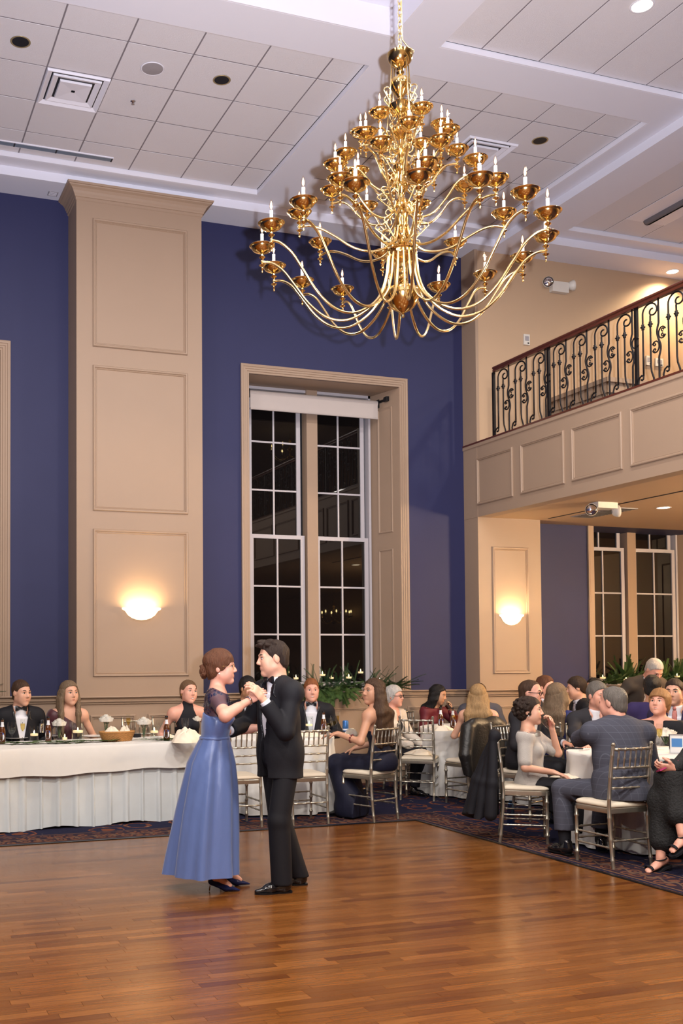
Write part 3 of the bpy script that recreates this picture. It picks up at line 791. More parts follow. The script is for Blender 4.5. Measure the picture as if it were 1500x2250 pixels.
def small_chandelier(x, y, z, drop, label, n=10):
    """smaller brass chandelier in the far part of the hall, two seen mirrored in the night windows, one added unseen"""
    t = thing('small_chandelier', label, 'chandelier', (x, y, z), 0, 'smaller brass chandeliers behind the photographer')
    MB().lathe([(0, 0), (.02, .005), (.06, .04), (.075, .08), (.05, .11), (.015, .14), (.015, .22), (.04, .25), (.05, .29), (.02, .33), (.012, .42), (.03, .45), (.035, .48), (.01, .52), (.006, .56)], 18).build('stem', 'brass', t, True, 40)
    MB().tube([(0, 0, .55), (0, 0, drop)], .008, 6).build('rod', 'brass_tube', t)
    arm = MB().tube([(.05, 0, .12), (.14, 0, .04), (.26, 0, .02), (.36, 0, .08), (.42, 0, .16), (.45, 0, .19)], .008, 6).mesh('arm', 'brass_tube', True)
    cup = MB().lathe([(0, .18), (.02, .19), (.05, .21), (.055, .22), (.02, .215), (.012, .215)], 12).mesh('bobeche', 'brass', True)
    cand = MB().lathe([(.012, .215), (.012, .30), (0, .30)], 8).mesh('candle_sleeve', 'candle_white', True)
    bul = MB().lathe([(.006, .30), (.016, .325), (.012, .35), (0, .375)], 8).mesh('bulb', 'flame', True)
    for i in range(n):
        a = mk('arm', arm, t, rz=2 * pi * i / n)
        for nm, me_ in (('bobeche', cup), ('candle_sleeve', cand), ('bulb', bul)): mk(nm, me_, a).location = (.45, 0, 0)
def mirror_at(px, py, D):
    v = ond(px, py, D); return (v.x, 2 * 12.12 - v.y, v.z)
mx_, my_, mz_ = mirror_at(733, 1372, 27.0); small_chandelier(mx_, my_, mz_, max(.6, 3.3 - mz_), 'small brass chandelier mirrored in the lower right window sash')
mx_, my_, mz_ = mirror_at(640, 1012, 24.0); small_chandelier(mx_, my_, mz_, max(.6, 6.9 - mz_), 'small brass chandelier mirrored in the upper left window sash', 8)

small_chandelier(10.7, 7.2, 2.35, 1.0, 'small brass chandelier added unseen under the balcony to brighten it')  # added out of view as a carrier for the under-balcony fill
light('chandelier_glow', 'POINT', (10.7, 7.2, 2.86), 640, WARM, .22)  # added fill lamp that brightens the ceiling and pilaster under the balcony
# ================================================================== CHIAVARI CHAIRS
def bamboo(p, q, r, n=4):
    """round rod with little ring joints"""
    p = Vector(p); q = Vector(q); ts = [0.0]; rs = [r]
    for i in range(n):
        c = (i + .5) / n; d = .006 / max(.05, (q - p).length)
        for t, f in ((c - 2 * d, 1), (c - d, 1.35), (c + d, 1.35), (c + 2 * d, 1)):
            ts.append(t); rs.append(r * f)
    ts.append(1.0); rs.append(r)
    return [p + (q - p) * t for t in ts], rs
_ch = {}
def chair_meshes():
    M = {}
    def post(sx):
        pts = [(sx * .180, -.205, 0), (sx * .180, -.19, .12), (sx * .181, -.176, .30), (sx * .182, -.172, .44), (sx * .181, -.180, .58), (sx * .180, -.200, .76), (sx * .179, -.222, .905)]
        rs = [.0135, .0135, .0145, .015, .0145, .0135, .0125]
        P, Rr = [], []
        for i in range(len(pts) - 1):
            a, b = Vector(pts[i]), Vector(pts[i + 1])
            for t, f in ((0, 1), (.42, 1), (.47, 1.14), (.53, 1.14), (.58, 1)):
                P.append(a + (b - a) * t); Rr.append((rs[i] + (rs[i + 1] - rs[i]) * t) * f)
        P.append(Vector(pts[-1])); Rr.append(rs[-1])
        m = MB().tube(P, Rr, 8)
        m.lathe([(.0125, 0), (.016, .003), (.016, .007), (.011, .010), (.013, .014), (.009, .020), (0, .022)], 8, pts[-1])
        return m.mesh('back_post', 'silver_chair', True, 50)
    M['back_post'] = [post(-1), post(1)]
    def leg(sx):
        P, Rr = bamboo((sx * .176, .178, 0), (sx * .178, .175, .415), .0135, 3)
        return MB().tube(P, Rr, 8).mesh('front_leg', 'silver_chair', True, 50)
    M['front_leg'] = [leg(-1), leg(1)]
    def outline(g, r=.05, n=6):
        fx, rx, fy, ry = .198 + g, .180 + g, .200 + g, -.180 - g
        c = [(rx, ry), (fx, fy), (-fx, fy), (-rx, ry)]; rad = [.02, .075, .075, .02]; out = []
        for i in range(4):
            p = Vector(c[i]); a = (Vector(c[i - 1]) - p).normalized(); b = (Vector(c[(i + 1) % 4]) - p).normalized(); R = rad[i]
            for k in range(n + 1):
                t = k / n; A = p + a * R; B = p + b * R
                out.append(A * (1 - t) ** 2 + p * 2 * t * (1 - t) + B * t * t)
        return out
    rings = [[(p.x, p.y, z) for p in outline(g)] for g, z in ((-.012, .398), (0, .400), (.002, .408), (.002, .434), (-.004, .440))]
    M['seat_frame'] = [MB().loft(rings, cap=(True, True)).mesh('seat_frame', 'silver_chair', True, 40)]
    rings = [[(p.x, p.y, z) for p in outline(g)] for g, z in ((-.010, .440), (-.002, .444), (.001, .456), (-.008, .470), (-.030, .479), (-.09, .484))]
    M['cushion'] = [MB().loft(rings, cap=(True, True)).mesh('cushion', 'ivory_cushion', True, 60)]
    def rod(p, q, r, n): 
        P, Rr = bamboo(p, q, r, n); return MB().tube(P, Rr, 7).mesh('stretcher', 'silver_chair', True, 50)
    M['stretcher'] = []
    for s in (-1, 1):
        for z in (.15, .235): M['stretcher'].append(rod((s * .180, -.185, z), (s * .177, .177, z), .0075, 4))
    for z in (.175, .26): M['stretcher'].append(rod((-.176, .177, z), (.176, .177, z), .0075, 4))
    M['stretcher'].append(rod((-.18, -.185, .20), (.18, -.185, .20), .0075, 4))
    M['back_rail'] = []
    def yb(z): return -.180 - (z - .58) * .13
    for z, r in ((.876, .0105), (.738, .0085), (.662, .008), (.588, .008)):
        P, Rr = bamboo((-.181, yb(z), z), (.181, yb(z), z), r, 5)
        P = [Vector((p.x, p.y - .018 * (1 - (p.x / .181) ** 2), p.z)) for p in P]
        M['back_rail'].append(MB().tube(P, Rr, 7).mesh('back_rail', 'silver_chair', True, 50))
    M['spindle'] = []
    for i in range(6):
        x = -.181 + .362 * (i + 1) / 7
        dy = -.018 * (1 - (x / .181) ** 2)
        P, Rr = bamboo((x, yb(.738) + dy, .738), (x, yb(.876) + dy, .876), .0068, 1)
        M['spindle'].append(MB().tube(P, Rr, 6).mesh('spindle', 'silver_chair', True, 50))
    return M
CHM = chair_meshes()
def chair(x, y, rz, label, group='silver chiavari chairs'):
    t = thing('chiavari_chair', label, 'chair', (x, y, 0), rz, group)
    for nm, L_ in CHM.items():
        for me_ in L_: mk(nm, me_, t)
    return t
def face(dx, dy): return atan2(-dx, dy)     # rotation that turns local +y to (dx,dy)
CH_A = (4.09, 9.03, 0); CH_B = (3.43, 9.07, 0); CH_C = (4.785, 8.98, face(-.38, .92))
CH_D = (5.995, 10.07, face(.63, .77)); CH_F = (6.28, 9.52, face(-.15, .99))
CH_G = (5.46, 7.47, face(.83, -.56)); CH_H = (5.47, 6.41, face(-.04, 1))
chair(*CH_A, 'silver chiavari chair at the round table just right of the man dancing')
chair(*CH_B, 'silver chiavari chair seen between the two dancers')
chair(*CH_C, 'silver chiavari chair under the woman in the navy halter gown')
chair(*CH_D, 'empty silver chiavari chair with an ivory napkin on its seat')
chair(*CH_F, 'silver chiavari chair with a black leather jacket over its back')
chair(*CH_G, 'silver chiavari chair under the curly-haired woman in the pale sweater')
chair(*CH_H, 'silver chiavari chair under the grey-haired man in the checked suit')
chair(3.02, 10.75, pi + .1, 'empty silver chiavari chair behind the bread basket')

# ================================================================== TABLES
def ring_pts(r, z, n, amp=0, freq=0, ph=0, cx_=0, cy_=0):
    return [(cx_ + (r + amp * sin(freq * 2 * pi * i / n + ph) + amp * .45 * sin((freq * .43) * 2 * pi * i / n + 1.3 + ph)) * cos(2 * pi * i / n), cy_ + (r + amp * sin(freq * 2 * pi * i / n + ph) + amp * .45 * sin((freq * .43) * 2 * pi * i / n + 1.3 + ph)) * sin(2 * pi * i / n), z) for i in range(n)]
def round_table(x, y, r, label, clabel, ph=0.0, mat_='white_linen'):
    t = thing('round_table', label, 'table', (x, y, 0))
    MB().lathe([(r - .02, .722), (r, .726), (r, .746), (r - .01, .750), (0, .750)], 40).build('table_top', 'mahogany', t)
    MB().lathe([(.25, 0), (.25, .03), (.05, .06), (.045, .70), (.2, .722)], 16).build('pedestal', 'black_metal', t)
    n = 120
    rings = [ring_pts(.02, .7585, n), ring_pts(r * .6, .7585, n), ring_pts(r - .01, .758, n), ring_pts(r + .008, .752, n), ring_pts(r + .012, .735, n, .002, 13, ph)]
    for z, a, g in ((.66, .008, .014), (.5, .020, .025), (.3, .034, .04), (.12, .044, .055), (.015, .050, .062)):
        rings.append(ring_pts(r + g - .01, z, n, a, 13, ph))
    c = MB().loft(rings, cap=(True, False)).build('tablecloth', mat_, None, True, 60)
    c.location = (x, y, 0); tag(c, clabel, 'tablecloth', 'floor length round tablecloths')
    return t
TB1 = (4.20, 9.98, .62); TB2 = (6.92, 10.30, .66); TBH = (6.40, 7.02, .66); TB3 = (7.38, 9.32, .62)
round_table(*TB1, 'round table by the middle window behind the man dancing', 'white floor length cloth on the table behind the man dancing', .4)
round_table(*TB2, 'round table beside the empty chair with a napkin', 'white cloth on the table beside the empty chair with a napkin', 1.4)
round_table(*TBH, 'round table in front of the man in the checked suit', 'white cloth on the table in front of the man in the checked suit', 2.0)
round_table(*TB3, 'round table of the guests under the balcony', 'white cloth on the table of guests under the balcony', 2.6)

# head table with pleated skirt
def head_table():
    f = [Vector((.35, 8.96)), Vector((1.45, 9.42)), Vector((3.38, 9.59))]
    bk = [Vector((.05, 9.68)), Vector((1.33, 10.15)), Vector((3.32, 10.32))]
    t = thing('head_table', 'long head table along the wall left of the dancers', 'table', (0, 0, 0))
    top = MB()
    for i in range(2):
        a, b, c, d = f[i], f[i + 1], bk[i + 1], bk[i]
        vs = [(p.x, p.y, z) for z in (.725, .75) for p in (a, b, c, d)]
        top.add(vs, [(0, 3, 2, 1), (4, 5, 6, 7), (0, 1, 5, 4), (1, 2, 6, 5), (2, 3, 7, 6), (3, 0, 4, 7)])
    top.build('table_top', 'mahogany', t)
    for p in (Vector((.5, 9.15)), Vector((1.5, 9.6)), Vector((1.45, 10.0)), Vector((3.2, 9.72)), Vector((3.18, 10.2))):
        MB().tube([(p.x, p.y, 0), (p.x, p.y, .725)], .016, 8).build('leg', 'black_metal', t)
    # outline walk: front from left to right then right end
    path = [f[0], f[1], f[2], bk[2]]
    seg = []; acc = 0
    samples = []
    for i in range(3):
        a, b = path[i], path[i + 1]; L_ = (b - a).length; nn = int(L_ / .006)
        d = (b - a).normalized(); n_ = Vector((d.y, -d.x))
        for k in range(nn):
            samples.append((a + d * (L_ * k / nn), n_, acc + L_ * k / nn))
        acc += L_
    samples.append((path[-1], n_, acc))
    # smooth normals at the corners
    nrm = []
    for i in range(len(samples)):
        s_ = Vector((0, 0))
        for j in range(max(0, i - 8), min(len(samples), i + 9)): s_ += samples[j][1]
        nrm.append(s_.normalized())
    # box pleats: mostly flat, a raised fold every 0.16 m, opening towards the floor
    def pleat(s_, z):
        u = (s_ / .165) % 1.0; k_ = int(s_ / .165); w = .30 + .10 * sin(k_ * 2.1)
        d_ = abs(u - .5)
        fold = max(0.0, 1 - (d_ / (w * .5)) ** 2) if d_ < w * .5 else 0.0
        op = (.72 - z) / .72
        return .012 + fold * (.010 + .022 * op) + .010 * op * sin(s_ * 7 + 1) + .006 * op * sin(s_ * 23)
    rings = []
    for z in (.74, .60, .5, .4, .28, .15, .05, .012):
        rings.append([(p.x + n.x * pleat(s_, z), p.y + n.y * pleat(s_, z), z + (.012 * sin(s_ * 9) if z < .02 else 0)) for (p, _, s_), n in zip(samples, nrm)])
    sk = MB().loft(list(reversed(rings)), closed=False).build('table_skirt', 'skirt_linen', None, True, 70)
    tag(sk, 'white pleated skirt hung round the head table', 'table skirt')
    # overlay cloth: top and a smooth drop with a wavy hem
    ov = []
    inner = [(bk[0].x, bk[0].y), (bk[2].x, bk[2].y)]
    def hem(s_): return .505 + .012 * sin(s_ * 3.1) + .006 * sin(s_ * 11)
    cols = [samples[i] for i in range(0, len(samples), 3)]; ncol = [nrm[i] for i in range(0, len(samples), 3)]
    mids = [(1.2, 9.75, .7585)]
    ringA = []
    for (p, _, s_), n in zip(cols, ncol):
        # opposite point on the back edge for the top sheet
        ringA.append((p, n, s_))
    R0 = [(p.x - n.x * .34, p.y - n.y * .34, .7590) for p, n, s_ in ringA]
    R1 = [(p.x - n.x * .02, p.y - n.y * .02, .7588) for p, n, s_ in ringA]
    R2 = [(p.x + n.x * .044, p.y + n.y * .044, .752) for p, n, s_ in ringA]
    R3 = [(p.x + n.x * .052, p.y + n.y * .052, .73) for p, n, s_ in ringA]
    R4 = [(p.x + n.x * (.056 + .005 * sin(s_ * 5)), p.y + n.y * (.056 + .005 * sin(s_ * 5)), .62) for p, n, s_ in ringA]
    R5 = [(p.x + n.x * (.060 + .010 * sin(s_ * 5)), p.y + n.y * (.060 + .010 * sin(s_ * 5)), hem(s_)) for p, n, s_ in ringA]
    mb = MB().loft([R5, R4, R3, R2, R1, R0], closed=False)
    top_poly = [(f[0].x, f[0].y), (f[1].x, f[1].y), (f[2].x, f[2].y), (bk[2].x, bk[2].y), (bk[1].x, bk[1].y), (bk[0].x, bk[0].y)]
    zt = .7575
    mb.add([(x, y, zt) for x, y in top_poly], [(0, 1, 4, 5), (1, 2, 3, 4)])
    o = mb.build('tablecloth', 'white_linen', None, True, 50)
    tag(o, 'white linen cloth over the top of the head table', 'tablecloth')
    return t
head_table()
# ================================================================== IMPLICIT BODIES
PEOPLE = []
class SDF:
    def __init__(s): s.p = []; s.clips = []; s.warp = None
    def cap(s, a, b, ra, rb=None, k=.02, n=None, fl=1.0, sub=False):
        s.p.append(('c', np.array(a, float), np.array(b, float), ra, ra if rb is None else rb, k, None if n is None else np.array(n, float) / np.linalg.norm(n), fl, sub)); return s
    def ell(s, c, r, R=None, k=.02, sub=False):
        s.p.append(('e', np.array(c, float), np.array(r, float), np.eye(3) if R is None else np.array(R, float), None, k, None, 1, sub)); return s
    def clip(s, fn): s.clips.append(fn); return s
    def mesh(s, h, zmin=None):
        lo = np.full(3, 1e9); hi = -lo
        for q in s.p:
            if q[8]: continue
            if q[0] == 'c':
                r = max(q[3], q[4]); lo = np.minimum(lo, np.minimum(q[1], q[2]) - r); hi = np.maximum(hi, np.maximum(q[1], q[2]) + r)
            else:
                r = np.abs(q[3] * q[2][None, :]).sum(1); lo = np.minimum(lo, q[1] - r); hi = np.maximum(hi, q[1] + r)
        lo = lo - 4 * h - .01; hi = hi + 4 * h + .01
        n = np.ceil((hi - lo) / h).astype(int) + 1
        ax = [(lo[i] + h * np.arange(n[i])).astype(np.float32) for i in range(3)]
        F = np.full(n, .12, np.float32)
        for q in s.p:
            k = q[5]; pad = k + 3 * h + .004
            if q[0] == 'c':
                r = max(q[3], q[4]); l2 = np.minimum(q[1], q[2]) - r - pad; h2 = np.maximum(q[1], q[2]) + r + pad
            else:
                r = np.abs(q[3] * q[2][None, :]).sum(1); l2 = q[1] - r - pad; h2 = q[1] + r + pad
            i0 = np.clip(np.floor((l2 - lo) / h).astype(int), 0, n - 1); i1 = np.clip(np.ceil((h2 - lo) / h).astype(int) + 1, 1, n)
            if np.any(i1 <= i0): continue
            sl = tuple(slice(i0[j], i1[j]) for j in range(3))
            X = ax[0][sl[0]][:, None, None]; Y = ax[1][sl[1]][None, :, None]; Z = ax[2][sl[2]][None, None, :]
            if q[0] == 'c':
                a, b, ra, rb, nn, fl = q[1], q[2], q[3], q[4], q[6], q[7]
                px, py, pz = X - a[0], Y - a[1], Z - a[2]; ab = b - a
                if nn is not None and fl != 1.0:
                    g = 1 / fl - 1
                    dn = (px * nn[0] + py * nn[1] + pz * nn[2]) * g
                    px, py, pz = px + dn * nn[0], py + dn * nn[1], pz + dn * nn[2]
                    ab = ab + nn * (ab @ nn) * g
                L2 = max(1e-9, ab @ ab)
                t = np.clip((px * ab[0] + py * ab[1] + pz * ab[2]) / L2, 0, 1)
                d = np.sqrt((px - t * ab[0]) ** 2 + (py - t * ab[1]) ** 2 + (pz - t * ab[2]) ** 2) - (ra + (rb - ra) * t)
            else:
                c, r, R = q[1], q[2], q[3]
                px, py, pz = X - c[0], Y - c[1], Z - c[2]
                u = [px * R[0, j] + py * R[1, j] + pz * R[2, j] for j in range(3)]
                k0 = np.sqrt((u[0] / r[0]) ** 2 + (u[1] / r[1]) ** 2 + (u[2] / r[2]) ** 2)
                k1 = np.sqrt((u[0] / r[0] ** 2) ** 2 + (u[1] / r[1] ** 2) ** 2 + (u[2] / r[2] ** 2) ** 2) + 1e-6
                d = k0 * (k0 - 1) / k1
            d = d.astype(np.float32)
            A = F[sl]
            if q[8]:
                d = -d
                if k > 0:
                    hh = np.clip(.5 - .5 * (d - A) / k, 0, 1); F[sl] = A * hh + d * (1 - hh) + k * hh * (1 - hh)
                    F[sl] = np.maximum(A, F[sl])
                else: F[sl] = np.maximum(A, d)
            elif k > 0:
                hh = np.clip(.5 + .5 * (d - A) / k, 0, 1); F[sl] = d + (A - d) * hh - k * hh * (1 - hh)
            else: F[sl] = np.minimum(A, d)
        X = ax[0][:, None, None]; Y = ax[1][None, :, None]; Z = ax[2][None, None, :]
        for fn in s.clips: F = np.maximum(F, fn(X, Y, Z)).astype(np.float32)
        F[0] = F[-1] = .1; F[:, 0] = F[:, -1] = .1; F[:, :, 0] = F[:, :, -1] = .1
        return nets(F, lo, h)

def nets(F, lo, h):
    S = F < 0
    cnt = np.zeros(tuple(np.array(F.shape) - 1), np.uint8)
    cs = [(i, j, k) for i in (0, 1) for j in (0, 1) for k in (0, 1)]
    sh = F.shape
    for i, j, k in cs: cnt += S[i:sh[0] - 1 + i, j:sh[1] - 1 + j, k:sh[2] - 1 + k]
    act = (cnt > 0) & (cnt < 8)
    idx = np.argwhere(act)
    if len(idx) == 0: return np.zeros((0, 3)), np.zeros((0, 4), int)
    ids = np.full(act.shape, -1, np.int32); ids[act] = np.arange(len(idx), dtype=np.int32)
    V = np.stack([F[idx[:, 0] + i, idx[:, 1] + j, idx[:, 2] + k] for i, j, k in cs], 1)
    acc = np.zeros((len(idx), 3)); num = np.zeros(len(idx))
    for a in range(8):
        for b in range(a + 1, 8):
            dlt = np.abs(np.array(cs[a]) - np.array(cs[b]))
            if dlt.sum() != 1: continue
            m = (V[:, a] < 0) != (V[:, b] < 0)
            t = V[m, a] / (V[m, a] - V[m, b])
            acc[m] += np.array(cs[a])[None] + t[:, None] * (np.array(cs[b]) - np.array(cs[a]))[None]; num[m] += 1
    P = lo[None] + h * (idx + acc / num[:, None])
    Q = []
    for axis in range(3):
        o1, o2 = [(1, 2), (2, 0), (0, 1)][axis]
        A = np.moveaxis(S, axis, 0)
        sl0 = [slice(None)] * 3; sl1 = [slice(None)] * 3
        sl0[axis] = slice(0, -1); sl1[axis] = slice(1, None)
        s0, s1 = S[tuple(sl0)], S[tuple(sl1)]
        e = np.argwhere(s0 != s1)
        ok = (e[:, o1] > 0) & (e[:, o2] > 0) & (e[:, o1] < sh[o1] - 1) & (e[:, o2] < sh[o2] - 1)
        e = e[ok]
        up = s0[e[:, 0], e[:, 1], e[:, 2]]
        def cell(d1, d2):
            c = e.copy(); c[:, o1] += d1; c[:, o2] += d2; return ids[c[:, 0], c[:, 1], c[:, 2]]
        q = np.stack([cell(-1, -1), cell(0, -1), cell(0, 0), cell(-1, 0)], 1)
        q[~up] = q[~up][:, ::-1]
        Q.append(q)
    Q = np.concatenate(Q)
    return P, Q[(Q >= 0).all(1)]

def np_mesh(name, V, Q, m, smooth=True):
    me = bpy.data.meshes.new(name)
    me.vertices.add(len(V)); me.vertices.foreach_set('co', np.asarray(V, np.float32).ravel())
    me.loops.add(len(Q) * 4); me.loops.foreach_set('vertex_index', np.asarray(Q, np.int32).ravel())
    me.polygons.add(len(Q)); me.polygons.foreach_set('loop_start', np.arange(0, len(Q) * 4, 4, dtype=np.int32))
    if smooth: me.polygons.foreach_set('use_smooth', np.ones(len(Q), bool))
    me.materials.append(MATS[m] if isinstance(m, str) else m)
    me.update(calc_edges=True)
    return me
def wrinkle(V, amp, f=22.0, seed=0, stretch=(1, 1, .45)):
    r = np.random.RandomState(seed); W = V * np.array(stretch)[None]; d = np.zeros(len(V))
    for i in range(5):
        k = r.normal(size=3); k /= np.linalg.norm(k); ph = r.rand() * 6.28; ff = f * (0.6 + .9 * r.rand())
        d += np.sin((W @ k) * ff + ph + 1.5 * np.sin((W @ r.normal(size=3)) * f * .3))
    c = V.mean(0)
    return d / 5 * amp
def vnormals(V, Q):
    a = V[Q[:, 2]] - V[Q[:, 0]]; b = V[Q[:, 3]] - V[Q[:, 1]]; n = np.cross(a, b)
    N = np.zeros_like(V)
    for i in range(4): np.add.at(N, Q[:, i], n)
    return N / (np.linalg.norm(N, axis=1, keepdims=True) + 1e-12)

mat('eye_white', (.70, .66, .62), .25, var=0); mat('iris_dark', (.03, .02, .015), .2, var=0)
mat('skin_fair', (.66, .36, .25), .48, var=.08, scale=20, sss=.08); mat('skin_tan', (.52, .27, .17), .48, var=.08, scale=20, sss=.08)
mat('skin_pink', (.68, .34, .25), .46, var=.12, scale=16, sss=.08); mat('skin_olive', (.48, .25, .145), .48, var=.08, scale=20, sss=.08)
mat('lips_rose', (.42, .12, .10), .4, var=0); mat('lips_nude', (.50, .20, .15), .45, var=0); mat('teeth', (.75, .72, .66), .3, var=0)
def hairm(nm, c): mat('hair_' + nm, c, .52, var=.55, scale=90, stretch=(1, 1, .10), bump=.7, bscale=240, spec=.35)
for nm, c in dict(brown=(.055, .027, .014), darkbrown=(.022, .011, .007), black=(.010, .008, .008), auburn=(.10, .036, .016), red=(.22, .075, .025), blonde=(.36, .22, .10), ash=(.17, .115, .070), grey=(.24, .22, .20), white=(.46, .43, .40), sandy=(.30, .15, .06), salt=(.13, .115, .10), lightbrown=(.13, .07, .035)).items(): hairm(nm, c)
mat('tux_black', (.0085, .0085, .012), .72, var=.15, bump=.1, bscale=300, spec=.3); mat('satin_black', (.007, .007, .010), .3, var=0)
mat('shirt_white', (.70, .70, .76), .7, var=.02, bump=.05, bscale=200)
mat('shoe_black', (.006, .006, .008), .10, var=0, coat=.6)

def nrm_(v): v = np.array(v, float); return v / np.linalg.norm(v)
def rotm(yaw=0, pitch=0, roll=0):
    """columns right, forward, up; yaw + = left, pitch + = up, roll + = towards the right shoulder"""
    y, p, r = radians(yaw), radians(pitch), radians(roll)
    Ry = np.array([[cos(y), -sin(y), 0], [sin(y), cos(y), 0], [0, 0, 1]])
    Rx = np.array([[1, 0, 0], [0, cos(p), -sin(p)], [0, sin(p), cos(p)]])
    Rr = np.array([[cos(r), 0, sin(r)], [0, 1, 0], [-sin(r), 0, cos(r)]])
    return Ry @ Rx @ Rr
def ik(S, W, l1, l2, pole):
    S, W = np.array(S, float), np.array(W, float); d = W - S; L_ = np.linalg.norm(d)
    if L_ > (l1 + l2) * .995: W = S + d / L_ * (l1 + l2) * .995; d = W - S; L_ = np.linalg.norm(d)
    u = d / L_; a = (l1 * l1 - l2 * l2 + L_ * L_) / (2 * L_); hh = sqrt(max(0, l1 * l1 - a * a))
    p = np.array(pole, float); p = p - u * (p @ u); p /= np.linalg.norm(p) + 1e-9
    return S + u * a + p * hh, W

class Sk: pass
def skeleton(sex='m', seat=True, lean=0, side=0, twist=0, head=(0, 0, 0), rh=None, lh=None, rpole=(.5, -.6, -.5), lpole=(-.5, -.6, -.5), zp=None, wide=1.0, neck_fwd=.02, feet=None, torso=1.0, hscale=1.04, knees=None):
    k = Sk(); k.sex = sex; k.seat = seat; k.w = wide
    k.P = np.array((0, 0, zp if zp else (.545 if seat else .93)))
    T = rotm(twist, -lean, side); k.T = T
    r, f, u = T[:, 0], T[:, 1], T[:, 2]; k.r, k.f, k.u = r, f, u
    k.N = k.P + u * .52 * torso + f * .0; k.chest = k.P + u * .34 * torso + f * .015; k.waist = k.P + u * .16 * torso
    sw = (.178 if sex == 'm' else .152) * wide
    k.S = {1: k.P + u * .455 * torso + r * sw, -1: k.P + u * .455 * torso - r * sw}
    k.H = rotm(*head); k.hs = hscale
    k.hc = k.N + u * .075 + (k.H[:, 2]) * .085 + k.H[:, 1] * neck_fwd
    k.E = {}; k.W = {}
    if rh is None: rh = (.16, .34, .60) if seat else (.27, .05, .80)
    if lh is None: lh = (-.16, .34, .60) if seat else (-.27, .05, .80)
    for s, tg, pole in ((1, rh, rpole), (-1, lh, lpole)):
        k.E[s], k.W[s] = ik(k.S[s], tg, .285, .255, pole)
    k.hip = {1: k.P + np.array((.092, 0, -.02)), -1: k.P + np.array((-.092, 0, -.02))}
    k.K = {}; k.A = {}
    for s in (1, -1):
        if feet: ank = np.array(feet[s], float)
        elif seat: ank = np.array((s * .12, .40, .09))
        else: ank = np.array((s * .10, 0, .09))
        pole = (knees[s] if knees else ((s * .05, 1, .9) if seat else (0, 1, .1)))
        dl = np.linalg.norm(ank - k.hip[s]); L1 = min(.435, dl * .512) if not seat else .435; L2 = min(.425, dl * .495) if not seat else .425
        k.K[s], k.A[s] = ik(k.hip[s], ank, L1, L2, pole)
    return k

def add_torso(sd, k, g=0.0, low=True, fem=None):
    fem = (k.sex == 'f') if fem is None else fem
    r, f, u, w = k.r, k.f, k.u, k.w
    P, N = k.P, k.N
    t = np.linalg.norm(N - P) / .52
    if fem:
        sd.cap(P + u * .30 * t + f * .005, P + u * .40 * t, .125 * w + g, .115 * w + g, .04, f, .72)
        sd.cap(P + u * .12 * t, P + u * .20 * t, .112 * w + g, .108 * w + g, .06, f, .76)
        for s in (1, -1): sd.ell(P + u * .325 * t + f * .068 + r * s * .062 * w, (.058 + g, .056 + g, .058 + g), k.T, .03)
    else:
        sd.cap(P + u * .28 * t, P + u * .40 * t, .150 * w + g, .142 * w + g, .05, f, .70)
        sd.cap(P + u * .10 * t, P + u * .20 * t, .140 * w + g, .138 * w + g, .06, f, .78)
    sd.cap(k.S[1] - r * .035, k.S[-1] + r * .035, .055 + g, .055 + g, .06)
    sd.cap(P + u * .44 * t - r * .06 * w - f * .01, P + u * .44 * t + r * .06 * w - f * .01, .075 + g, .075 + g, .05, f, .8)
    for q in (1, -1): sd.cap(k.S[q] - u * .005, N - u * .03 + r * q * .035, .046 + g, .046 + g, .05)
    if low: sd.ell(P + u * .02, ((.165 if not fem else .17) * w + g, .125 * w + g, .13 + g), k.T, .06)
def add_arm(sd, k, s, g=0.0, r=(.047, .038, .027), upto=1.0, kk=.03):
    S, E, W = k.S[s], k.E[s], k.W[s]
    sd.cap(S, E, r[0] + g, r[1] + g, kk)
    if upto > 0: sd.cap(E, E + (W - E) * upto, r[1] + g, r[1] + (r[2] - r[1]) * upto + g, .02)
    sd.ell(S + (k.u * -.01), (.060 + g, .058 + g, .060 + g), None, .04)
def add_hand(sd, W, d, n, t, curl=25, sc=1.0, spread=.0, thumb=.5, curls=None):
    """d fingers, n out of the palm, t towards the thumb"""
    W = np.array(W, float); d = nrm_(d); n = np.array(n, float); n = nrm_(n - d * (n @ d)); t0 = np.array(t, float); t = np.cross(d, n); t = t if t @ t0 > 0 else -t
    sd.cap(W, W + d * .03 * sc, .027 * sc, .030 * sc, .015, n, .72)
    sd.cap(W + d * .035 * sc + t * .008 * sc, W + d * .078 * sc + t * .012 * sc, .031 * sc, .030 * sc, .015, n, .44)
    sd.cap(W + d * .035 * sc - t * .012 * sc, W + d * .074 * sc - t * .014 * sc, .026 * sc, .026 * sc, .015, n, .46)
    J = []
    for i, (off, ln) in enumerate(((.031, .92), (.0105, 1.0), (-.0105, .94), (-.030, .76))):
        p = W + d * (.088 - (.004 if i in (0, 3) else 0) - (.006 if i == 3 else 0)) * sc + t * off * sc; c = curls[i] if curls else curl
        ang = c * .6
        for L_, rr in ((.042, .0092), (.027, .0084), (.021, .0076)):
            a = radians(ang); q = p + (d * cos(a) + n * sin(a) + t * spread * off * 10) * L_ * ln * sc
            sd.cap(p, q, rr * sc, rr * .93 * sc, .004); J.append((p, q)); p = q; ang += c
    p = W + d * .022 * sc + t * .026 * sc
    for L_, rr, a in ((.038, .0125, (.62, .15, .75)), (.032, .0108, (.85, .30 + thumb * .5, .30)), (.026, .0095, (.85, .35 + thumb, .02))):
        v = nrm_(d * a[0] + n * a[1] + t * a[2]); q = p + v * L_ * sc; sd.cap(p, q, rr * sc, rr * .92 * sc, .008); p = q
    return J
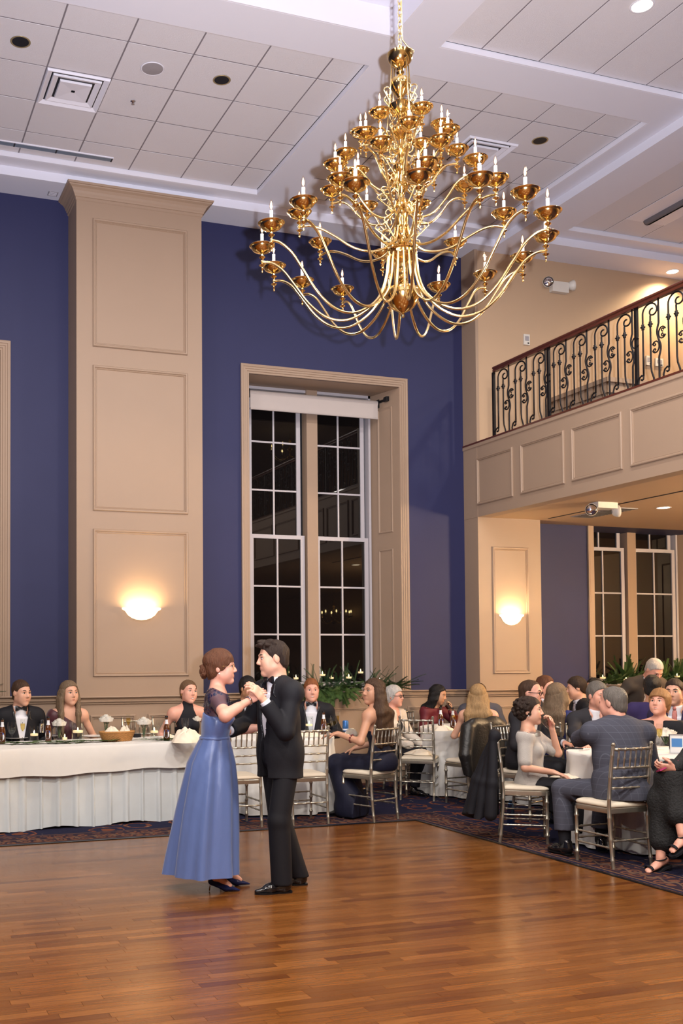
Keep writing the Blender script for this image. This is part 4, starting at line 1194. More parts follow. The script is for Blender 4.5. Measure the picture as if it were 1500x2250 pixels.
def add_head(sd, k, fem=False, jaw=1.0, ears=True, neck=None, smile=0.0):
    c, R, s = k.hc, k.H, k.hs
    def pt(x, y, z): return c + R @ (np.array((x, y, z)) * s)
    j = .93 if fem else 1.0 * jaw
    sd.ell(pt(0, -.010, .034), np.array((.0745, .096, .088)) * s, R, .01)
    sd.ell(pt(0, .030, -.030), np.array((.060 * j, .058, .076)) * s, R, .03)
    sd.cap(pt(-.048 * j, .002, -.052), pt(-.012, .062, -.092), .020 * s, .017 * s, .03); sd.cap(pt(.048 * j, .002, -.052), pt(.012, .062, -.092), .020 * s, .017 * s, .03)
    sd.ell(pt(0, .070, -.092), np.array((.020 * j, .016, .015)) * s, R, .02)
    for q in (-1, 1):
        sd.ell(pt(q * .038, .056, -.016), np.array((.026, .026, .026)) * s, R, .03)
        sd.ell(pt(q * .034, .044, -.048), np.array((.027, .030, .030)) * s * (1.06 if fem else 1.0), R, .03)
        sd.cap(pt(q * .012, .087, .030), pt(q * .045, .072, .028), .009 * s, .008 * s, .015)
        sd.ell(pt(q * .032, .094, .010), np.array((.017, .012, .010)) * s, R, .010, sub=True)
    sd.cap(pt(0, .086, .020), pt(0, .106, -.020), .0075 * s, .0105 * s, .012)
    for q in (-1, 1): sd.ell(pt(q * .011, .096, -.026), np.array((.0085, .010, .0075)) * s, R, .008)
    sd.ell(pt(0, .081, -.056), np.array((.027, .011, .014)) * s, R, .014)
    if ears:
        for q in (-1, 1): sd.ell(pt(q * .075, -.010, .002), np.array((.009, .019, .031)) * s, R @ rotm(0, -12, 0), .008)
    nr = neck or (.049 if fem else .057)
    sd.cap(pt(0, -.022, -.055), k.N - k.u * .02 - k.f * .01, nr * s, (nr + .006) * s, .03)
    sd.cap(k.N - k.u * .025 - k.r * .07, k.N - k.u * .025 + k.r * .07, .04, .04, .05)
def hair_fn(k, pts, soft=.8):
    c, R, s = k.hc, k.H, k.hs
    us, fs = zip(*pts)
    def fn(X, Y, Z):
        px, py, pz = X - c[0], Y - c[1], Z - c[2]
        f = (px * R[0, 1] + py * R[1, 1] + pz * R[2, 1]) / s; u = (px * R[0, 2] + py * R[1, 2] + pz * R[2, 2]) / s
        return ((f - np.interp(u, us, fs)) * soft * s).astype(np.float32)
    return fn
HL_M = [(-.12, -.3), (-.075, -.09), (-.06, -.055), (-.02, -.030), (-.012, .012), (.03, .034), (.062, .060), (.078, .085), (.09, .3)]
HL_REC = [(-.12, -.3), (-.075, -.09), (-.06, -.055), (-.02, -.030), (-.012, .010), (.03, .022), (.065, .030), (.092, .050), (.105, .3)]
HL_F = [(-.3, -.045), (-.12, -.035), (-.06, -.018), (-.02, .012), (.02, .034), (.06, .052), (.080, .084), (.09, .3)]

def endclip(a, d, R=.10):
    a = np.array(a, float); d = nrm_(d)
    def fn(X, Y, Z):
        px, py, pz = X - a[0], Y - a[1], Z - a[2]
        return -np.maximum(-(px * d[0] + py * d[1] + pz * d[2]), np.sqrt(px * px + py * py + pz * pz) - R)
    return fn
def seatclip(k, sc=1.0, z=.480, y=.205):
    def fn(X, Y, Z): return -np.maximum(np.maximum(Z - z / sc, Y - y), -Y - .4) + 0 * X
    return fn
class Person:
    """one human: the top-level object is the continuous body; clothing, hair and features are its children"""
    def __init__(s, label, x, y, rz, k, skin='skin_fair', z=0.0, group=None, scale=1.0):
        s.k = k; s.label = label; s.skin = skin; s.pos = (x, y, z); s.rz = rz; s.sc = scale
        s.body = SDF(); s.kids = []; s.group = group; s.q = 1.0
        s.seed = abs(hash(label)) % 1000 if False else sum(map(ord, label)) % 997
    def world(s, v):
        c, n = cos(s.rz), sin(s.rz); v = np.array(v, float) * s.sc
        return Vector((s.pos[0] + v[0] * c - v[1] * n, s.pos[1] + v[0] * n + v[1] * c, s.pos[2] + v[2]))
    def local(s, p):
        c, n = cos(s.rz), sin(s.rz); dx, dy = p[0] - s.pos[0], p[1] - s.pos[1]
        return np.array((dx * c + dy * n, -dx * n + dy * c, p[2] - s.pos[2])) / s.sc
    def pt(s, x, y, z): return s.k.hc + s.k.H @ (np.array((x, y, z)) * s.k.hs)
    def sdf(s, name, sd, m, h=.010, wr=0.0, f=22, label=None, stretch=(1, 1, .45), parent=None):
        V, Q = sd.mesh(h)
        if len(V) == 0: return None
        if wr: V = V + vnormals(V, Q) * wrinkle(V, wr, f, s.seed + len(s.kids), stretch)[:, None]
        me = np_mesh(name, V, Q, m); s.kids.append((name, me, label)); return me
    def mb(s, name, mb, m, smooth=True, angle=None, label=None):
        me = mb.mesh(name, m, smooth, angle); s.kids.append((name, me, label)); return me
    def face(s, brow='hair_brown', mouth='lips_nude', smile=.3, open_=0.0, eyes=True, brow_w=.0032, look=(0, 0), closed=False):
        k = s.k; R3 = Matrix([list(map(float, r)) for r in k.H.tolist()]) if False else Matrix(k.H.tolist())
        for q in (-1, 1):
            e = MB()
            if not closed:
                e.ell(s.pt(q * .0315, .0765, .010), [v * k.hs for v in (.0150, .0105, .0068)], 12, 8, R3)
                e.cur = 1
                e.ell(s.pt(q * .0315 + look[0], .0845, .010 + look[1]), [v * k.hs for v in (.0062, .0032, .0062)], 10, 6, R3)
            e.cur = 1
            e.tube([s.pt(q * x, y, z) for x, y, z in ((.016, .0835, .010), (.024, .0870, .0158), (.033, .0865, .0172), (.042, .0820, .0145), (.047, .0770, .010))], [v * k.hs for v in (.0010, .0018, .0020, .0018, .0008)], 5)
            s.mb('eye', e, ['eye_white', 'iris_dark'])
            b = MB().tube([s.pt(q * x, y, z) for x, y, z in ((.012, .0915, .0295), (.022, .0915, .0335), (.034, .0860, .0360), (.044, .0785, .0335), (.051, .0715, .0290))], [v * k.hs * brow_w / .0032 for v in (.0026, .0036, .0034, .0028, .0012)], 6, flat=(1.0, .8))
            s.mb('eyebrow', b, brow)
        c = .006 * smile
        m = MB()
        up = [s.pt(x, y, z) for x, y, z in ((-.028, .0785, -.056 + c), (-.015, .0890, -.0545 + c * .2), (-.005, .0925, -.0520), (0, .0920, -.0528), (.005, .0925, -.0520), (.015, .0890, -.0545 + c * .2), (.028, .0785, -.056 + c))]
        m.tube(up, [v * k.hs for v in (.001, .0024, .0030, .0027, .0030, .0024, .001)], 6)
        lo = [s.pt(x, y, z) for x, y, z in ((-.027, .0785, -.057 + c), (-.014, .0880, -.0605 - open_), (0, .0910, -.0618 - open_ * 1.3), (.014, .0880, -.0605 - open_), (.027, .0785, -.057 + c))]
        m.tube(lo, [v * k.hs for v in (.001, .0028, .0034, .0028, .001)], 6)
        if open_ > 0:
            m.cur = 1; m.ell(s.pt(0, .0885, -.0565 - open_ * .5), [v * k.hs for v in (.018, .004, .003 + open_ * .7)], 10, 6, R3)
        s.mb('mouth', m, [mouth, 'teeth'])
    def glasses(s, m='black_metal', r=.0022):
        g = MB()
        for q in (-1, 1):
            g.tube([s.pt(q * .033 + .0225 * cos(t), .0985 - abs(q * .033 + .0225 * cos(t)) * .10, .006 + .0175 * sin(t)) for t in [2 * pi * i / 18 for i in range(18)]], r, 5, closed=True)
            g.tube([s.pt(q * .055, .093, .011), s.pt(q * .074, .060, .013), s.pt(q * .080, -.004, .014)], r, 5)
        g.tube([s.pt(-.011, .0985, .010), s.pt(0, .1005, .013), s.pt(.011, .0985, .010)], r, 5)
        s.mb('glasses', g, m)
    # ---- hair
    def hair_cap(s, m, line=HL_M, puff=0.0, h=.0072, top=0.0, extra=None, amp=.0022, fr=110):
        k = s.k; sd = SDF(); q = k.hs
        sd.ell(s.pt(0, -.014, .036 + top * .4), np.array((.081 + puff, .103 + puff, .091 + top + puff)) * q, k.H, 0)
        sd.ell(s.pt(0, -.045, -.022), np.array((.066 + puff, .062 + puff, .066)) * q, k.H, .02)
        sd.clip(hair_fn(k, line))
        if extra: extra(sd)
        V, Q = sd.mesh(h)
        loc = (V - k.hc[None]) @ k.H
        az = np.arctan2(loc[:, 0], loc[:, 1]); r = np.random.RandomState(s.seed)
        d = amp * (np.sin(loc[:, 0] * fr + 3 * np.sin(loc[:, 1] * 30)) * .6 + np.sin(loc[:, 1] * fr * .8 + loc[:, 2] * 60 + 2) * .5 + np.sin(az * 17 + loc[:, 2] * 25) * .4)
        V = V + vnormals(V, Q) * d[:, None]
        me = np_mesh('hair', V, Q, m); s.kids.append(('hair', me, None)); return me
    def hair_long(s, m, length=.34, back=True, sides=(1, 1), front=.5, vol=1.0, wave=.0, h=.0075, line=HL_F, part=0.0):
        k = s.k; q = k.hs; sd = SDF()
        sd.ell(s.pt(0, -.014, .038), np.array((.084, .105, .092)) * q * (1 + .02 * vol), k.H, 0)
        sd.ell(s.pt(0, -.040, -.02), np.array((.076, .070, .08)) * q, k.H, .02)
        sd.clip(hair_fn(k, line))
        V1, Q1 = sd.mesh(h)
        sd2 = SDF(); dn = np.array((0, 0, -1.0))
        r = np.random.RandomState(s.seed)
        if back:
            for i in range(9):
                a = radians(-80 + 160 * i / 8)
                st = s.pt(.078 * sin(a), -.078 * cos(a) - .012, .0)
                p1 = st + dn * .10 * q - k.f * .012 * cos(a); 
                p2 = k.N - k.f * (.085 + .015 * cos(a)) + k.r * (.105 * sin(a)) * vol - k.u * (.04)
                p3 = p2 + dn * max(.01, (length - .2)) + k.r * r.normal() * .012 - k.f * .015
                sd2.cap(st, p1, .026, .028, .03); sd2.cap(p1, p2, .028, .031, .03); sd2.cap(p2, p3, .031, .014, .028)
        for sg, on in ((1, sides[0]), (-1, sides[1])):
            if not on: continue
            for i in range(4):
                y0 = .030 - .022 * i
                st = s.pt(sg * (.070 + .006 * (i > 0)), y0, .030); p1 = s.pt(sg * .088, y0 - .012, -.055)
                p2 = k.N + k.r * sg * (.088 + .006 * i) + k.f * (.070 * front * 2 - .028 * i) - k.u * .05
                p3 = p2 + dn * max(.01, length - .19) + k.f * (.03 * front) + k.r * r.normal() * .01
                sd2.cap(st, p1, .018, .022, .025); sd2.cap(p1, p2, .022, .024, .025); sd2.cap(p2, p3, .025, .010, .022)
        V2, Q2 = sd2.mesh(h)
        V = np.concatenate([V1, V2]); Q = np.concatenate([Q1, Q2 + len(V1)])
        loc = (V - k.hc[None]) @ k.H; az = np.arctan2(loc[:, 0], loc[:, 1] + .02)
        d = .0018 * np.sin(az * 46 + np.sin(loc[:, 2] * 14) * 1.2) + .0014 * np.sin(az * 97 + 1 + loc[:, 2] * 9) + wave * np.sin(loc[:, 2] * 60 + az * 4)
        V = V + vnormals(V, Q) * d[:, None]
        s.kids.append(('hair', np_mesh('hair', V, Q, m), None))
    # ---- clothing
    def region(s, fn):
        """clip written in torso coordinates (r, f, u from the pelvis)"""
        k = s.k; P, r, f, u = k.P, k.r, k.f, k.u
        def g(X, Y, Z):
            px, py, pz = X - P[0], Y - P[1], Z - P[2]
            return fn(px * r[0] + py * r[1] + pz * r[2], px * f[0] + py * f[1] + pz * f[2], px * u[0] + py * u[1] + pz * u[2])
        return g
    def jacket(s, m, lapel=None, vlow=.16, vtop=.075, length=-.10, h=.010, open_=0.0, shirt='shirt_white', sleeve=.93, g=.020, flare=.0, wr=.004, tie=None, bow=None, lap_w=.05, buttons=False, shirt_low=.02):
        k = s.k; t = np.linalg.norm(k.N - k.P) / .52
        sd = SDF(); add_torso(sd, k, g)
        for q in (1, -1):
            add_arm(sd, k, q, g * .75, (.052, .046, .038), min(1.0, sleeve + .06))
            d = k.W[q] - k.E[q]; sd.clip(endclip(k.E[q] + d * sleeve, d, .085))
        sd.cap(k.P + k.u * .06, k.P + k.u * .34 * t, .148 * k.w + g, .150 * k.w + g, .05, k.f, .74)
        if length < -.10: 
            sd.cap(k.P + k.u * .04, k.P + np.array((0, 0, length)), .166 * k.w + g * .6 + flare, .180 * k.w + g * .6 + flare, .05, k.f, .80)
        ub = vlow * t; ut = .50 * t
        def vw(u): return np.interp(u, [length - .2, ub - .22, ub - .02, ub, ut - .06, ut + .02], [.05 + open_, .02 + open_, open_ * .5, .004 + open_ * .4, vtop * .86 + open_ * .2, vtop])
        def vcut(r, f, u):
            half = vw(u) if open_ > 0 else np.where(u > ub, vw(u), np.where(u < ub - .20, np.interp(u, [ub - .42, ub - .20], [.075, .0]), -.02))
            return -np.maximum(np.maximum(np.abs(r) - half, -f + .01), -.5 + 0 * u)
        sd.clip(s.region(vcut))
        nb = k.N + k.u * .02 + k.f * .012; sd.ell(nb, (.072, .072, .075), k.T, .0, sub=True)
        if not k.seat or length > -.09:
            P = k.P; sd.clip(lambda X, Y, Z: (P[2] + length) - Z + 0 * X + 0 * Y)
        if k.seat: sd.clip(seatclip(k, s.sc, .486))
        s.sdf('jacket', sd, m, h, wr)
        # shirt below
        if shirt:
            sh = SDF(); add_torso(sh, k, g - .012, low=False); sh.cap(k.N - k.u * .03, k.N + k.u * .045 + k.f * .014, .068, .062, .01)
            sh.clip(s.region(lambda r, f, u: np.maximum(np.maximum(shirt_low * t - u, np.abs(r) - .105), np.where(u > ut - .055, np.sqrt(r * r + (f - .0) ** 2) - .074, -1.0 + 0 * f)) + 0 * r))
            c, R = k.hc, k.H
            sh.clip(s.region(lambda r, f, u: u - (ut + .066 - f * .28) + 0 * r))
            s.sdf('shirt', sh, shirt, .008 * s.q, .0015)
            for q in (1, -1):
                d = nrm_(k.W[q] - k.E[q]); cf = SDF().cap(k.W[q] - d * .045, k.W[q] - d * .004, .036, .036, 0)
                cf.clip(lambda X, Y, Z, a=k.W[q] - d * .001, d=d: (X - a[0]) * d[0] + (Y - a[1]) * d[1] + (Z - a[2]) * d[2])
                s.sdf('shirt_cuff', cf, shirt, .006 * s.q)
        if lapel:
            lp = SDF(); add_torso(lp, k, g + .005)
            def lreg(r, f, u):
                wv = vw(u); L_ = np.interp(u, [ub, ub + .06, ut - .10, ut - .085, ut - .06, ut + .02], [.004, lap_w * .6, lap_w, lap_w * 1.12, lap_w * .55, lap_w * .45])
                a = np.abs(r)
                return np.maximum(np.maximum(np.maximum(a - (wv + L_), (wv - .002) - a), np.maximum(ub - u, u - (ut + .01))), -f + .012)
            lp.clip(s.region(lreg))
            s.sdf('lapel', lp, lapel, .0055 * s.q)
        if bow:
            c = k.N + k.u * .016 + k.f * .078; b = MB()
            for q in (1, -1):
                rings = []
                for i, (x, hh, th) in enumerate(((.006, .010, .008), (.022, .019, .012), (.042, .027, .012), (.058, .029, .008), (.060, .028, .002))):
                    rings.append([tuple(c + k.r * q * x + k.u * hh * a + k.f * (th * b_ - .12 * x)) for a, b_ in ((-1, 0), (-.5, 1), (0, .7), (.5, 1), (1, 0), (.5, -.6), (-.5, -.6))])
                b.loft(rings if q > 0 else [list(reversed(r_)) for r_ in rings], cap=(True, True))
            b.ell(c + k.f * .004, (.011, .011, .013), 8, 6)
            s.mb('bow_tie', b, bow, True, 50)
        if tie:
            tm, wid = tie
            tt = SDF(); add_torso(tt, k, g - .004)
            tt.clip(s.region(lambda r, f, u: np.maximum(np.maximum(np.abs(r) - np.interp(u, [0, .08, ut - .04, ut], [.002, wid, wid * .55, wid * .45]), np.maximum(.02 - u, u - ut - .01)), -f + .02)))
            s.sdf('necktie', tt, tm, .006 * s.q)
            s.mb('tie_knot', MB().ell(k.N + k.u * .008 + k.f * .080, (.017, .013, .020), 10, 6), tm)
        if buttons:
            b = MB()
            for i in range(4):
                u = ub + .05 + i * .075
                b.ell(k.P + k.u * u + k.f * (.140 * .78 * k.w * (1.0) + .012 + g), (.0045, .003, .0045), 8, 5)
            s.mb('shirt_stud', b, 'black_metal')
    def trousers(s, m, h=.014, wr=.004, r=(.098, .076, .062), skirt=False, cuff=.03, low=None):
        k = s.k; sd = SDF()
        sd.ell(k.P + k.u * .0, (.168 * k.w, .135 * k.w, .13), k.T, .03)
        for q in (1, -1):
            sd.cap(k.hip[q], k.K[q], r[0] * k.w, r[1], .03); A = k.A[q] + (k.K[q] - k.A[q]) * cuff
            sd.cap(k.K[q], A + (A - k.K[q]) * .12, r[1], r[2], .02)
            dd = A - k.K[q]; sd.clip(endclip(A, dd, .16) if k.seat else (lambda X, Y, Z, z=A[2] - .035: z - Z + 0 * X + 0 * Y))
        if k.seat: sd.clip(seatclip(k, s.sc))
        s.sdf('trousers', sd, m, h, wr, 16)
    def shoes(s, m='shoe_black', dirs=None, pitch=None):
        k = s.k
        for q in (1, -1):
            A = k.A[q]; d = nrm_(dirs[q] if dirs else (q * .15, 1, 0)); z0 = A[2] - .09
            sh = SDF()
            sh.cap(A + np.array((0, 0, -.045)) - d * .035, A + np.array((0, 0, -.052)) + d * .09, .036, .036, .02)
            sh.cap(A + np.array((0, 0, -.058)) + d * .09, A + np.array((0, 0, -.070)) + d * .175, .038, .022, .03, (0, 0, 1), .75)
            sh.cap(A + np.array((0, 0, .0)) - d * .02, A + np.array((0, 0, -.05)) - d * .01, .040, .042, .03)
            sh.clip(lambda X, Y, Z: (z0 + .006) - Z + 0 * X + 0 * Y)
            s.sdf('shoe', sh, m, .007 * s.q)
            n = np.array((-d[1], d[0], 0)); so = MB(); C_ = A + np.array((0, 0, 0))
            out = []
            for f_, w_ in ((-.072, .018), (-.062, .034), (-.02, .034), (.03, .030), (.08, .040), (.13, .040), (.17, .028), (.194, .010)): out.append((f_, w_))
            poly = [(A + d * f_ + n * w_) for f_, w_ in out] + [(A + d * f_ - n * w_) for f_, w_ in reversed(out)]
            so.loft([[(p[0], p[1], z0) for p in reversed(poly)], [(p[0], p[1], z0 + .012) for p in reversed(poly)]], cap=(True, True))
            s.mb('sole', so, 'black_metal', False)
    def top(s, m, g=.008, sleeves=None, neck=None, low=.0, h=.009, wr=.002, name='top', extra=None, f=22):
        """close-fitting garment; neck = fn(r,f,u)->clip value, positive where skin shows"""
        k = s.k; sd = SDF(); add_torso(sd, k, g)
        if sleeves:
            for q in (1, -1):
                if isinstance(sleeves, dict) and not sleeves.get(q): continue
                ln = sleeves[q] if isinstance(sleeves, dict) else sleeves
                if ln < 1: 
                    S, E = k.S[q], k.E[q]; sd.cap(S, S + (E - S) * ln, .054 + g, .048 + g, .03); sd.ell(S, (.060 + g,) * 3, None, .03)
                else: add_arm(sd, k, q, g + .004, (.048, .042, .034), ln - 1)
        if extra: extra(sd)
        if neck: sd.clip(s.region(neck))
        sd.clip(s.region(lambda r, f, u: (low - u) + 0 * r + 0 * f)) if low is not None else None
        s.sdf(name, sd, m, h, wr, f)
    def skin_arms(s, sides=(1, -1), hands=None, res_hand=True, thin=False):
        k = s.k
        for q in sides: add_arm(s.body, k, q, 0, (.026, .024, .025) if thin else ((.044, .036, .026) if k.sex == 'f' else (.047, .038, .028)), 1.0)
    def build(s, h=.0055):
        V, Q = s.body.mesh(h)
        me = np_mesh('person', V, Q, s.skin)
        o = mk('person', me, None, s.pos, s.rz); o.scale = (s.sc,) * 3
        tag(o, s.label, 'person', s.group)
        for nm, m_, lb in s.kids:
            c = mk(nm, m_, o)
            if nm == 'sequins': c['kind'] = 'stuff'
            if lb: c['label'] = lb
        s.obj = o; PEOPLE.append(s)
        return o
# ================================================================== THE DANCING COUPLE
mat('gown_satin', (.100, .152, .355), .30, var=.05, scale=5, sheen=.2, spec=.7, bump=.55, bscale=9, stretch=(1, 1, .5))
mat('lace_navy', (.010, .014, .055), .45, var=.4, scale=120, alpha=.62)
def lace_mat():
    m, nt, b = _nodes('lace_bead'); N = nt.nodes; L = nt.links
    b.inputs['Base Color'].default_value = (.012, .018, .070, 1); setin(b, 'Roughness', .25)
    tc = N.new('ShaderNodeTexCoord'); v = N.new('ShaderNodeTexVoronoi'); v.inputs['Scale'].default_value = 34; L.new(tc.outputs['Object'], v.inputs['Vector'])
    n = N.new('ShaderNodeTexNoise'); n.inputs['Scale'].default_value = 120; L.new(tc.outputs['Object'], n.inputs['Vector'])
    a = N.new('ShaderNodeMath'); a.operation = 'MULTIPLY_ADD'; a.inputs[1].default_value = .8; L.new(n.outputs['Fac'], a.inputs[0]); L.new(v.outputs['Distance'], a.inputs[2])
    l = N.new('ShaderNodeMath'); l.operation = 'LESS_THAN'; l.inputs[1].default_value = .86; L.new(a.outputs[0], l.inputs[0]); L.new(l.outputs[0], b.inputs['Alpha'])
    bp = N.new('ShaderNodeBump'); bp.inputs['Strength'].default_value = .8; bp.inputs['Distance'].default_value = .004; L.new(n.outputs['Fac'], bp.inputs['Height']); L.new(bp.outputs['Normal'], b.inputs['Normal'])
    MATS['lace_bead'] = m
lace_mat()
mat('sequin', (.55, .6, .75), .12, .9, var=0)
mat('pump_glitter', (.008, .014, .085), .28, .3, var=.9, scale=420, bump=.6, bscale=500)
mat('pearl', (.8, .76, .72), .2, var=0); mat('gold', (.8, .55, .22), .2, 1.0, var=0)

def groom():
    k = skeleton('m', seat=False, lean=2, head=(-24, -4, 0), rh=(.25, .27, 1.10), lh=(-.146, .228, 1.325), rpole=(.6, -.2, -.7), lpole=(-.25, -.35, -1),
                 feet={-1: (-.087, .053, .09), 1: (.060, -.185, .09)}, wide=1.0, hscale=1.05)
    p = Person('man in a black tuxedo dancing with the woman in the blue gown', 2.754, 6.433, face(-.979, -.203), k, 'skin_fair', scale=.965)
    b = p.body
    add_head(b, k, jaw=1.02); p.skin_arms((1, -1), thin=True)
    b.cap(k.N - k.u * .03, k.P + k.u * .1, .06, .07, .03)
    # near (left) hand closes round her hand: fingers forward and up, palm away from the camera
    J = add_hand(b, k.W[-1] + np.array((0, .012, .01)), (.10, .62, .78), (.85, .30, -.35), (.2, -.7, .7), curl=38, sc=1.02, thumb=.3, curls=(30, 38, 44, 50))
    add_hand(b, k.W[1], (-.3, .9, .05), (-.6, -.4, 0), (0, 0, 1), curl=18)
    p.face('hair_darkbrown', 'lips_nude', smile=1.3, brow_w=.0036)
    def curls(sd):
        r = np.random.RandomState(4)
        for i in range(26):
            a = r.uniform(-1, 1); f_ = r.uniform(-.02, .095)
            sd.ell(p.pt(.055 * a, f_, .118 - .25 * abs(f_ - .03) * .35 - abs(a) * .018 + r.uniform(-.004, .010)), np.array((.016, .020, .013)) * r.uniform(.8, 1.25), rotm(r.uniform(-90, 90), r.uniform(-30, 30), 0), .006)
    p.hair_cap('hair_darkbrown', HL_M, puff=-.002, h=.0042, top=.004, extra=curls, amp=.002)
    p.jacket('tux_black', lapel='satin_black', vlow=.13, vtop=.070, length=-.145, h=.0072, open_=.030, g=.020, flare=-.004, wr=.0055, bow='satin_black', lap_w=.058, buttons=True, sleeve=.90, shirt_low=-.02)
    # pocket welt and vent
    p.trousers('tux_black', h=.009, wr=.005, r=(.090, .076, .072), cuff=.0)
    p.shoes('shoe_black', {-1: (.28, .95, 0), 1: (.40, .9, 0)})
    a_, b_ = J[6]; m_ = a_ + (b_ - a_) * .35; dd = nrm_(b_ - a_); e1 = nrm_(np.cross(dd, (1, 0, .2))); e2 = np.cross(dd, e1)
    p.mb('wedding_ring', MB().tube([m_ + (e1 * cos(t) + e2 * sin(t)) * .0098 for t in [2 * pi * i / 12 for i in range(12)]], .0018, 5, closed=True), 'gold')
    p.build(.0045)
    return p
GROOM = groom()

def mother():
    pos = (2.335, 6.60); rz = face(.942, -.334); tmp = Person('x', pos[0], pos[1], rz, None, scale=.915)
    kg = GROOM.k; palm = tmp.local(GROOM.world(kg.W[-1] + nrm_((.10, .62, .78)) * .058 + nrm_((.85, .30, -.35)) * .024))
    hd = nrm_((.0, .80, .52)); RH = tuple(palm - hd * .060)
    k = skeleton('f', seat=False, lean=4, head=(-6, 2, 0), rh=RH, lh=(-.16, .40, 1.18), rpole=(1, -.1, -.45), lpole=(-.4, -.2, -.8), wide=1.10, hscale=1.05,
                 feet={1: (.07, .02, .13), -1: (-.10, .10, .13)}, zp=.95)
    p = Person('woman in a long blue satin gown dancing with the man in the tuxedo', 2.335, 6.60, face(.942, -.334), k, 'skin_pink', scale=.915)
    b = p.body
    add_head(b, k, fem=True); add_torso(b, k, -.004, low=False)
    b.cap(k.chest, k.P, .06, .06, .03)
    for q in (1, -1): b.cap(k.P, k.hip[q], .05, .045, .02); b.cap(k.hip[q], k.K[q], .045, .04, .02); b.cap(k.K[q], k.A[q], .04, .033, .02)
    p.skin_arms((1, -1))
    for q in (1, -1): b.cap(k.S[q], k.E[q], .052, .043, .02); b.cap(k.E[q], k.E[q] + (k.W[q] - k.E[q]) * .5, .043, .036, .02)
    add_hand(b, k.W[1], hd, (-.75, .1, -.35), (-.3, -.4, .8), curl=34, sc=.92)
    add_hand(b, k.W[-1], (.1, 1, .1), (.2, 0, -1), (1, 0, 0), curl=15, sc=.95)
    p.face('hair_auburn', 'lips_rose', smile=1.4, open_=.003, brow_w=.0026); p.glasses('gold', .0013)
    HB = [(-.12, -.3), (-.075, -.06), (-.05, -.025), (-.02, .000), (-.01, .030), (.015, .052), (.040, .082), (.055, .3)]
    def bun(sd):
        r = np.random.RandomState(9)
        sd.ell(p.pt(0, -.030, .055), np.array((.088, .105, .086)), k.H, .02)
        sd.ell(p.pt(0, -.118, -.018), (.046, .038, .044), k.H, .01)
        for i in range(22):
            a = r.uniform(0, 6.28); e_ = r.uniform(-1, 1)
            sd.ell(p.pt(.040 * cos(a), -.125 + r.uniform(-.012, .010), -.022 + .042 * sin(a)), np.array((.019, .012, .013)) * r.uniform(.7, 1.2), rotm(r.uniform(0, 180), r.uniform(-60, 60), 0), .003)
        for q in (1, -1):
            sd.cap(p.pt(q * .072, .040, .010), p.pt(q * .074, .036, -.050), .010, .007, .006); sd.cap(p.pt(q * .074, .036, -.050), p.pt(q * .066, .046, -.098), .007, .003, .004)
            sd.cap(p.pt(q * .055, .070, .070), p.pt(q * .072, .060, .012), .014, .010, .008)
        sd.cap(p.pt(0, -.085, -.06), p.pt(.01, -.08, -.105), .016, .006, .006)
    p.hair_cap('hair_auburn', HB, puff=.006, h=.0045, top=.010, amp=.0024, fr=90, extra=None)
    sd = SDF(); bun(sd); sd.clip(hair_fn(k, HB))
    p.sdf('hair_bun', sd, 'hair_auburn', .0042, .0016, 160)
    p.mb('hair_comb', MB().tube([p.pt(-.03 + .006 * i, -.108 - .004 * (i % 2), .040 - abs(i - 5) * .004) for i in range(11)], .0045, 5), 'sequin')
    for q in (1, -1): p.mb('earring', MB().ell(p.pt(q * .080, -.004, -.036), (.0065,) * 3, 10, 8), 'pearl')
    t = np.linalg.norm(k.N - k.P) / .52
    # lace yoke with short sheer sleeves over the satin bodice
    p.top('lace_navy', g=.005, sleeves=.58, low=.30, neck=lambda r, f, u: np.maximum(u - (.525 - .05 * np.clip(f * 8, -1, 1)), -9 + 0 * r), h=.008, name='lace_yoke')
    bd = SDF(); add_torso(bd, k, .010)
    for q in (1, -1): bd.ell(k.S[q], (.067,) * 3, None, .03)
    bd.clip(p.region(lambda r, f, u: np.maximum(np.abs(u - .46) - (.095 + .014 * np.sin(r * 70) + .012 * np.sin(f * 90 + 1)), u - (.520 - .05 * np.clip(f * 8, -1, 1)))))
    p.sdf('lace_beading', bd, 'lace_bead', .006, .0012, 200)
    r_ = np.random.RandomState(2); sq = MB()
    V, Q = bd.mesh(.012); N_ = vnormals(V, Q)
    for i in r_.choice(len(V), min(110, len(V)), replace=False): sq.ell(V[i] + N_[i] * .002, (.0028,) * 3, 5, 3)
    p.mb('sequins', sq, 'sequin', False); 
    p.top('gown_satin', g=.013, low=.158, neck=lambda r, f, u: u - (.338 + .012 * np.cos(r * 20)) + 0 * f, h=.009, wr=.0022, name='bodice')
    # waist seam
    n = 72
    def ring(c, a, b_, z, amp=0, ph=0.0):
        out = []
        for i in range(n):
            th = 2 * pi * i / n
            fold = 1.25 * amp * (.55 * cos(9 * th + ph) + .40 * cos(5 * th + 1.1 + ph * .9) + .30 * cos(15 * th + .4 - ph) + .25 * sin(3 * th + 4 * z))
            out.append((c[0] + (a + fold) * cos(th), c[1] + (b_ + fold) * sin(th), z))
        return out
    zw = k.P[2] + .165
    cw = k.P + k.u * .165
    R0 = [((cw[0], cw[1]), .138, .108, zw + .012, 0), ((cw[0], cw[1]), .142, .112, zw - .005, .002), ((0, .0), .165, .140, zw - .08, .006), ((0, -.015), .192, .175, zw - .18, .010), ((0, -.028), .214, .203, zw - .34, .014), ((0, -.046), .236, .228, zw - .52, .018), ((0, -.062), .255, .248, zw - .70, .021), ((0, -.076), .270, .262, zw - .86, .024), ((0, -.084), .280, .272, .125, .026)]
    sk = MB().loft([ring(c, a, b_, z, am, .5 * i) if False else ring(c, a, b_, z, am, .12 * i) for i, (c, a, b_, z, am) in enumerate(reversed(R0))])
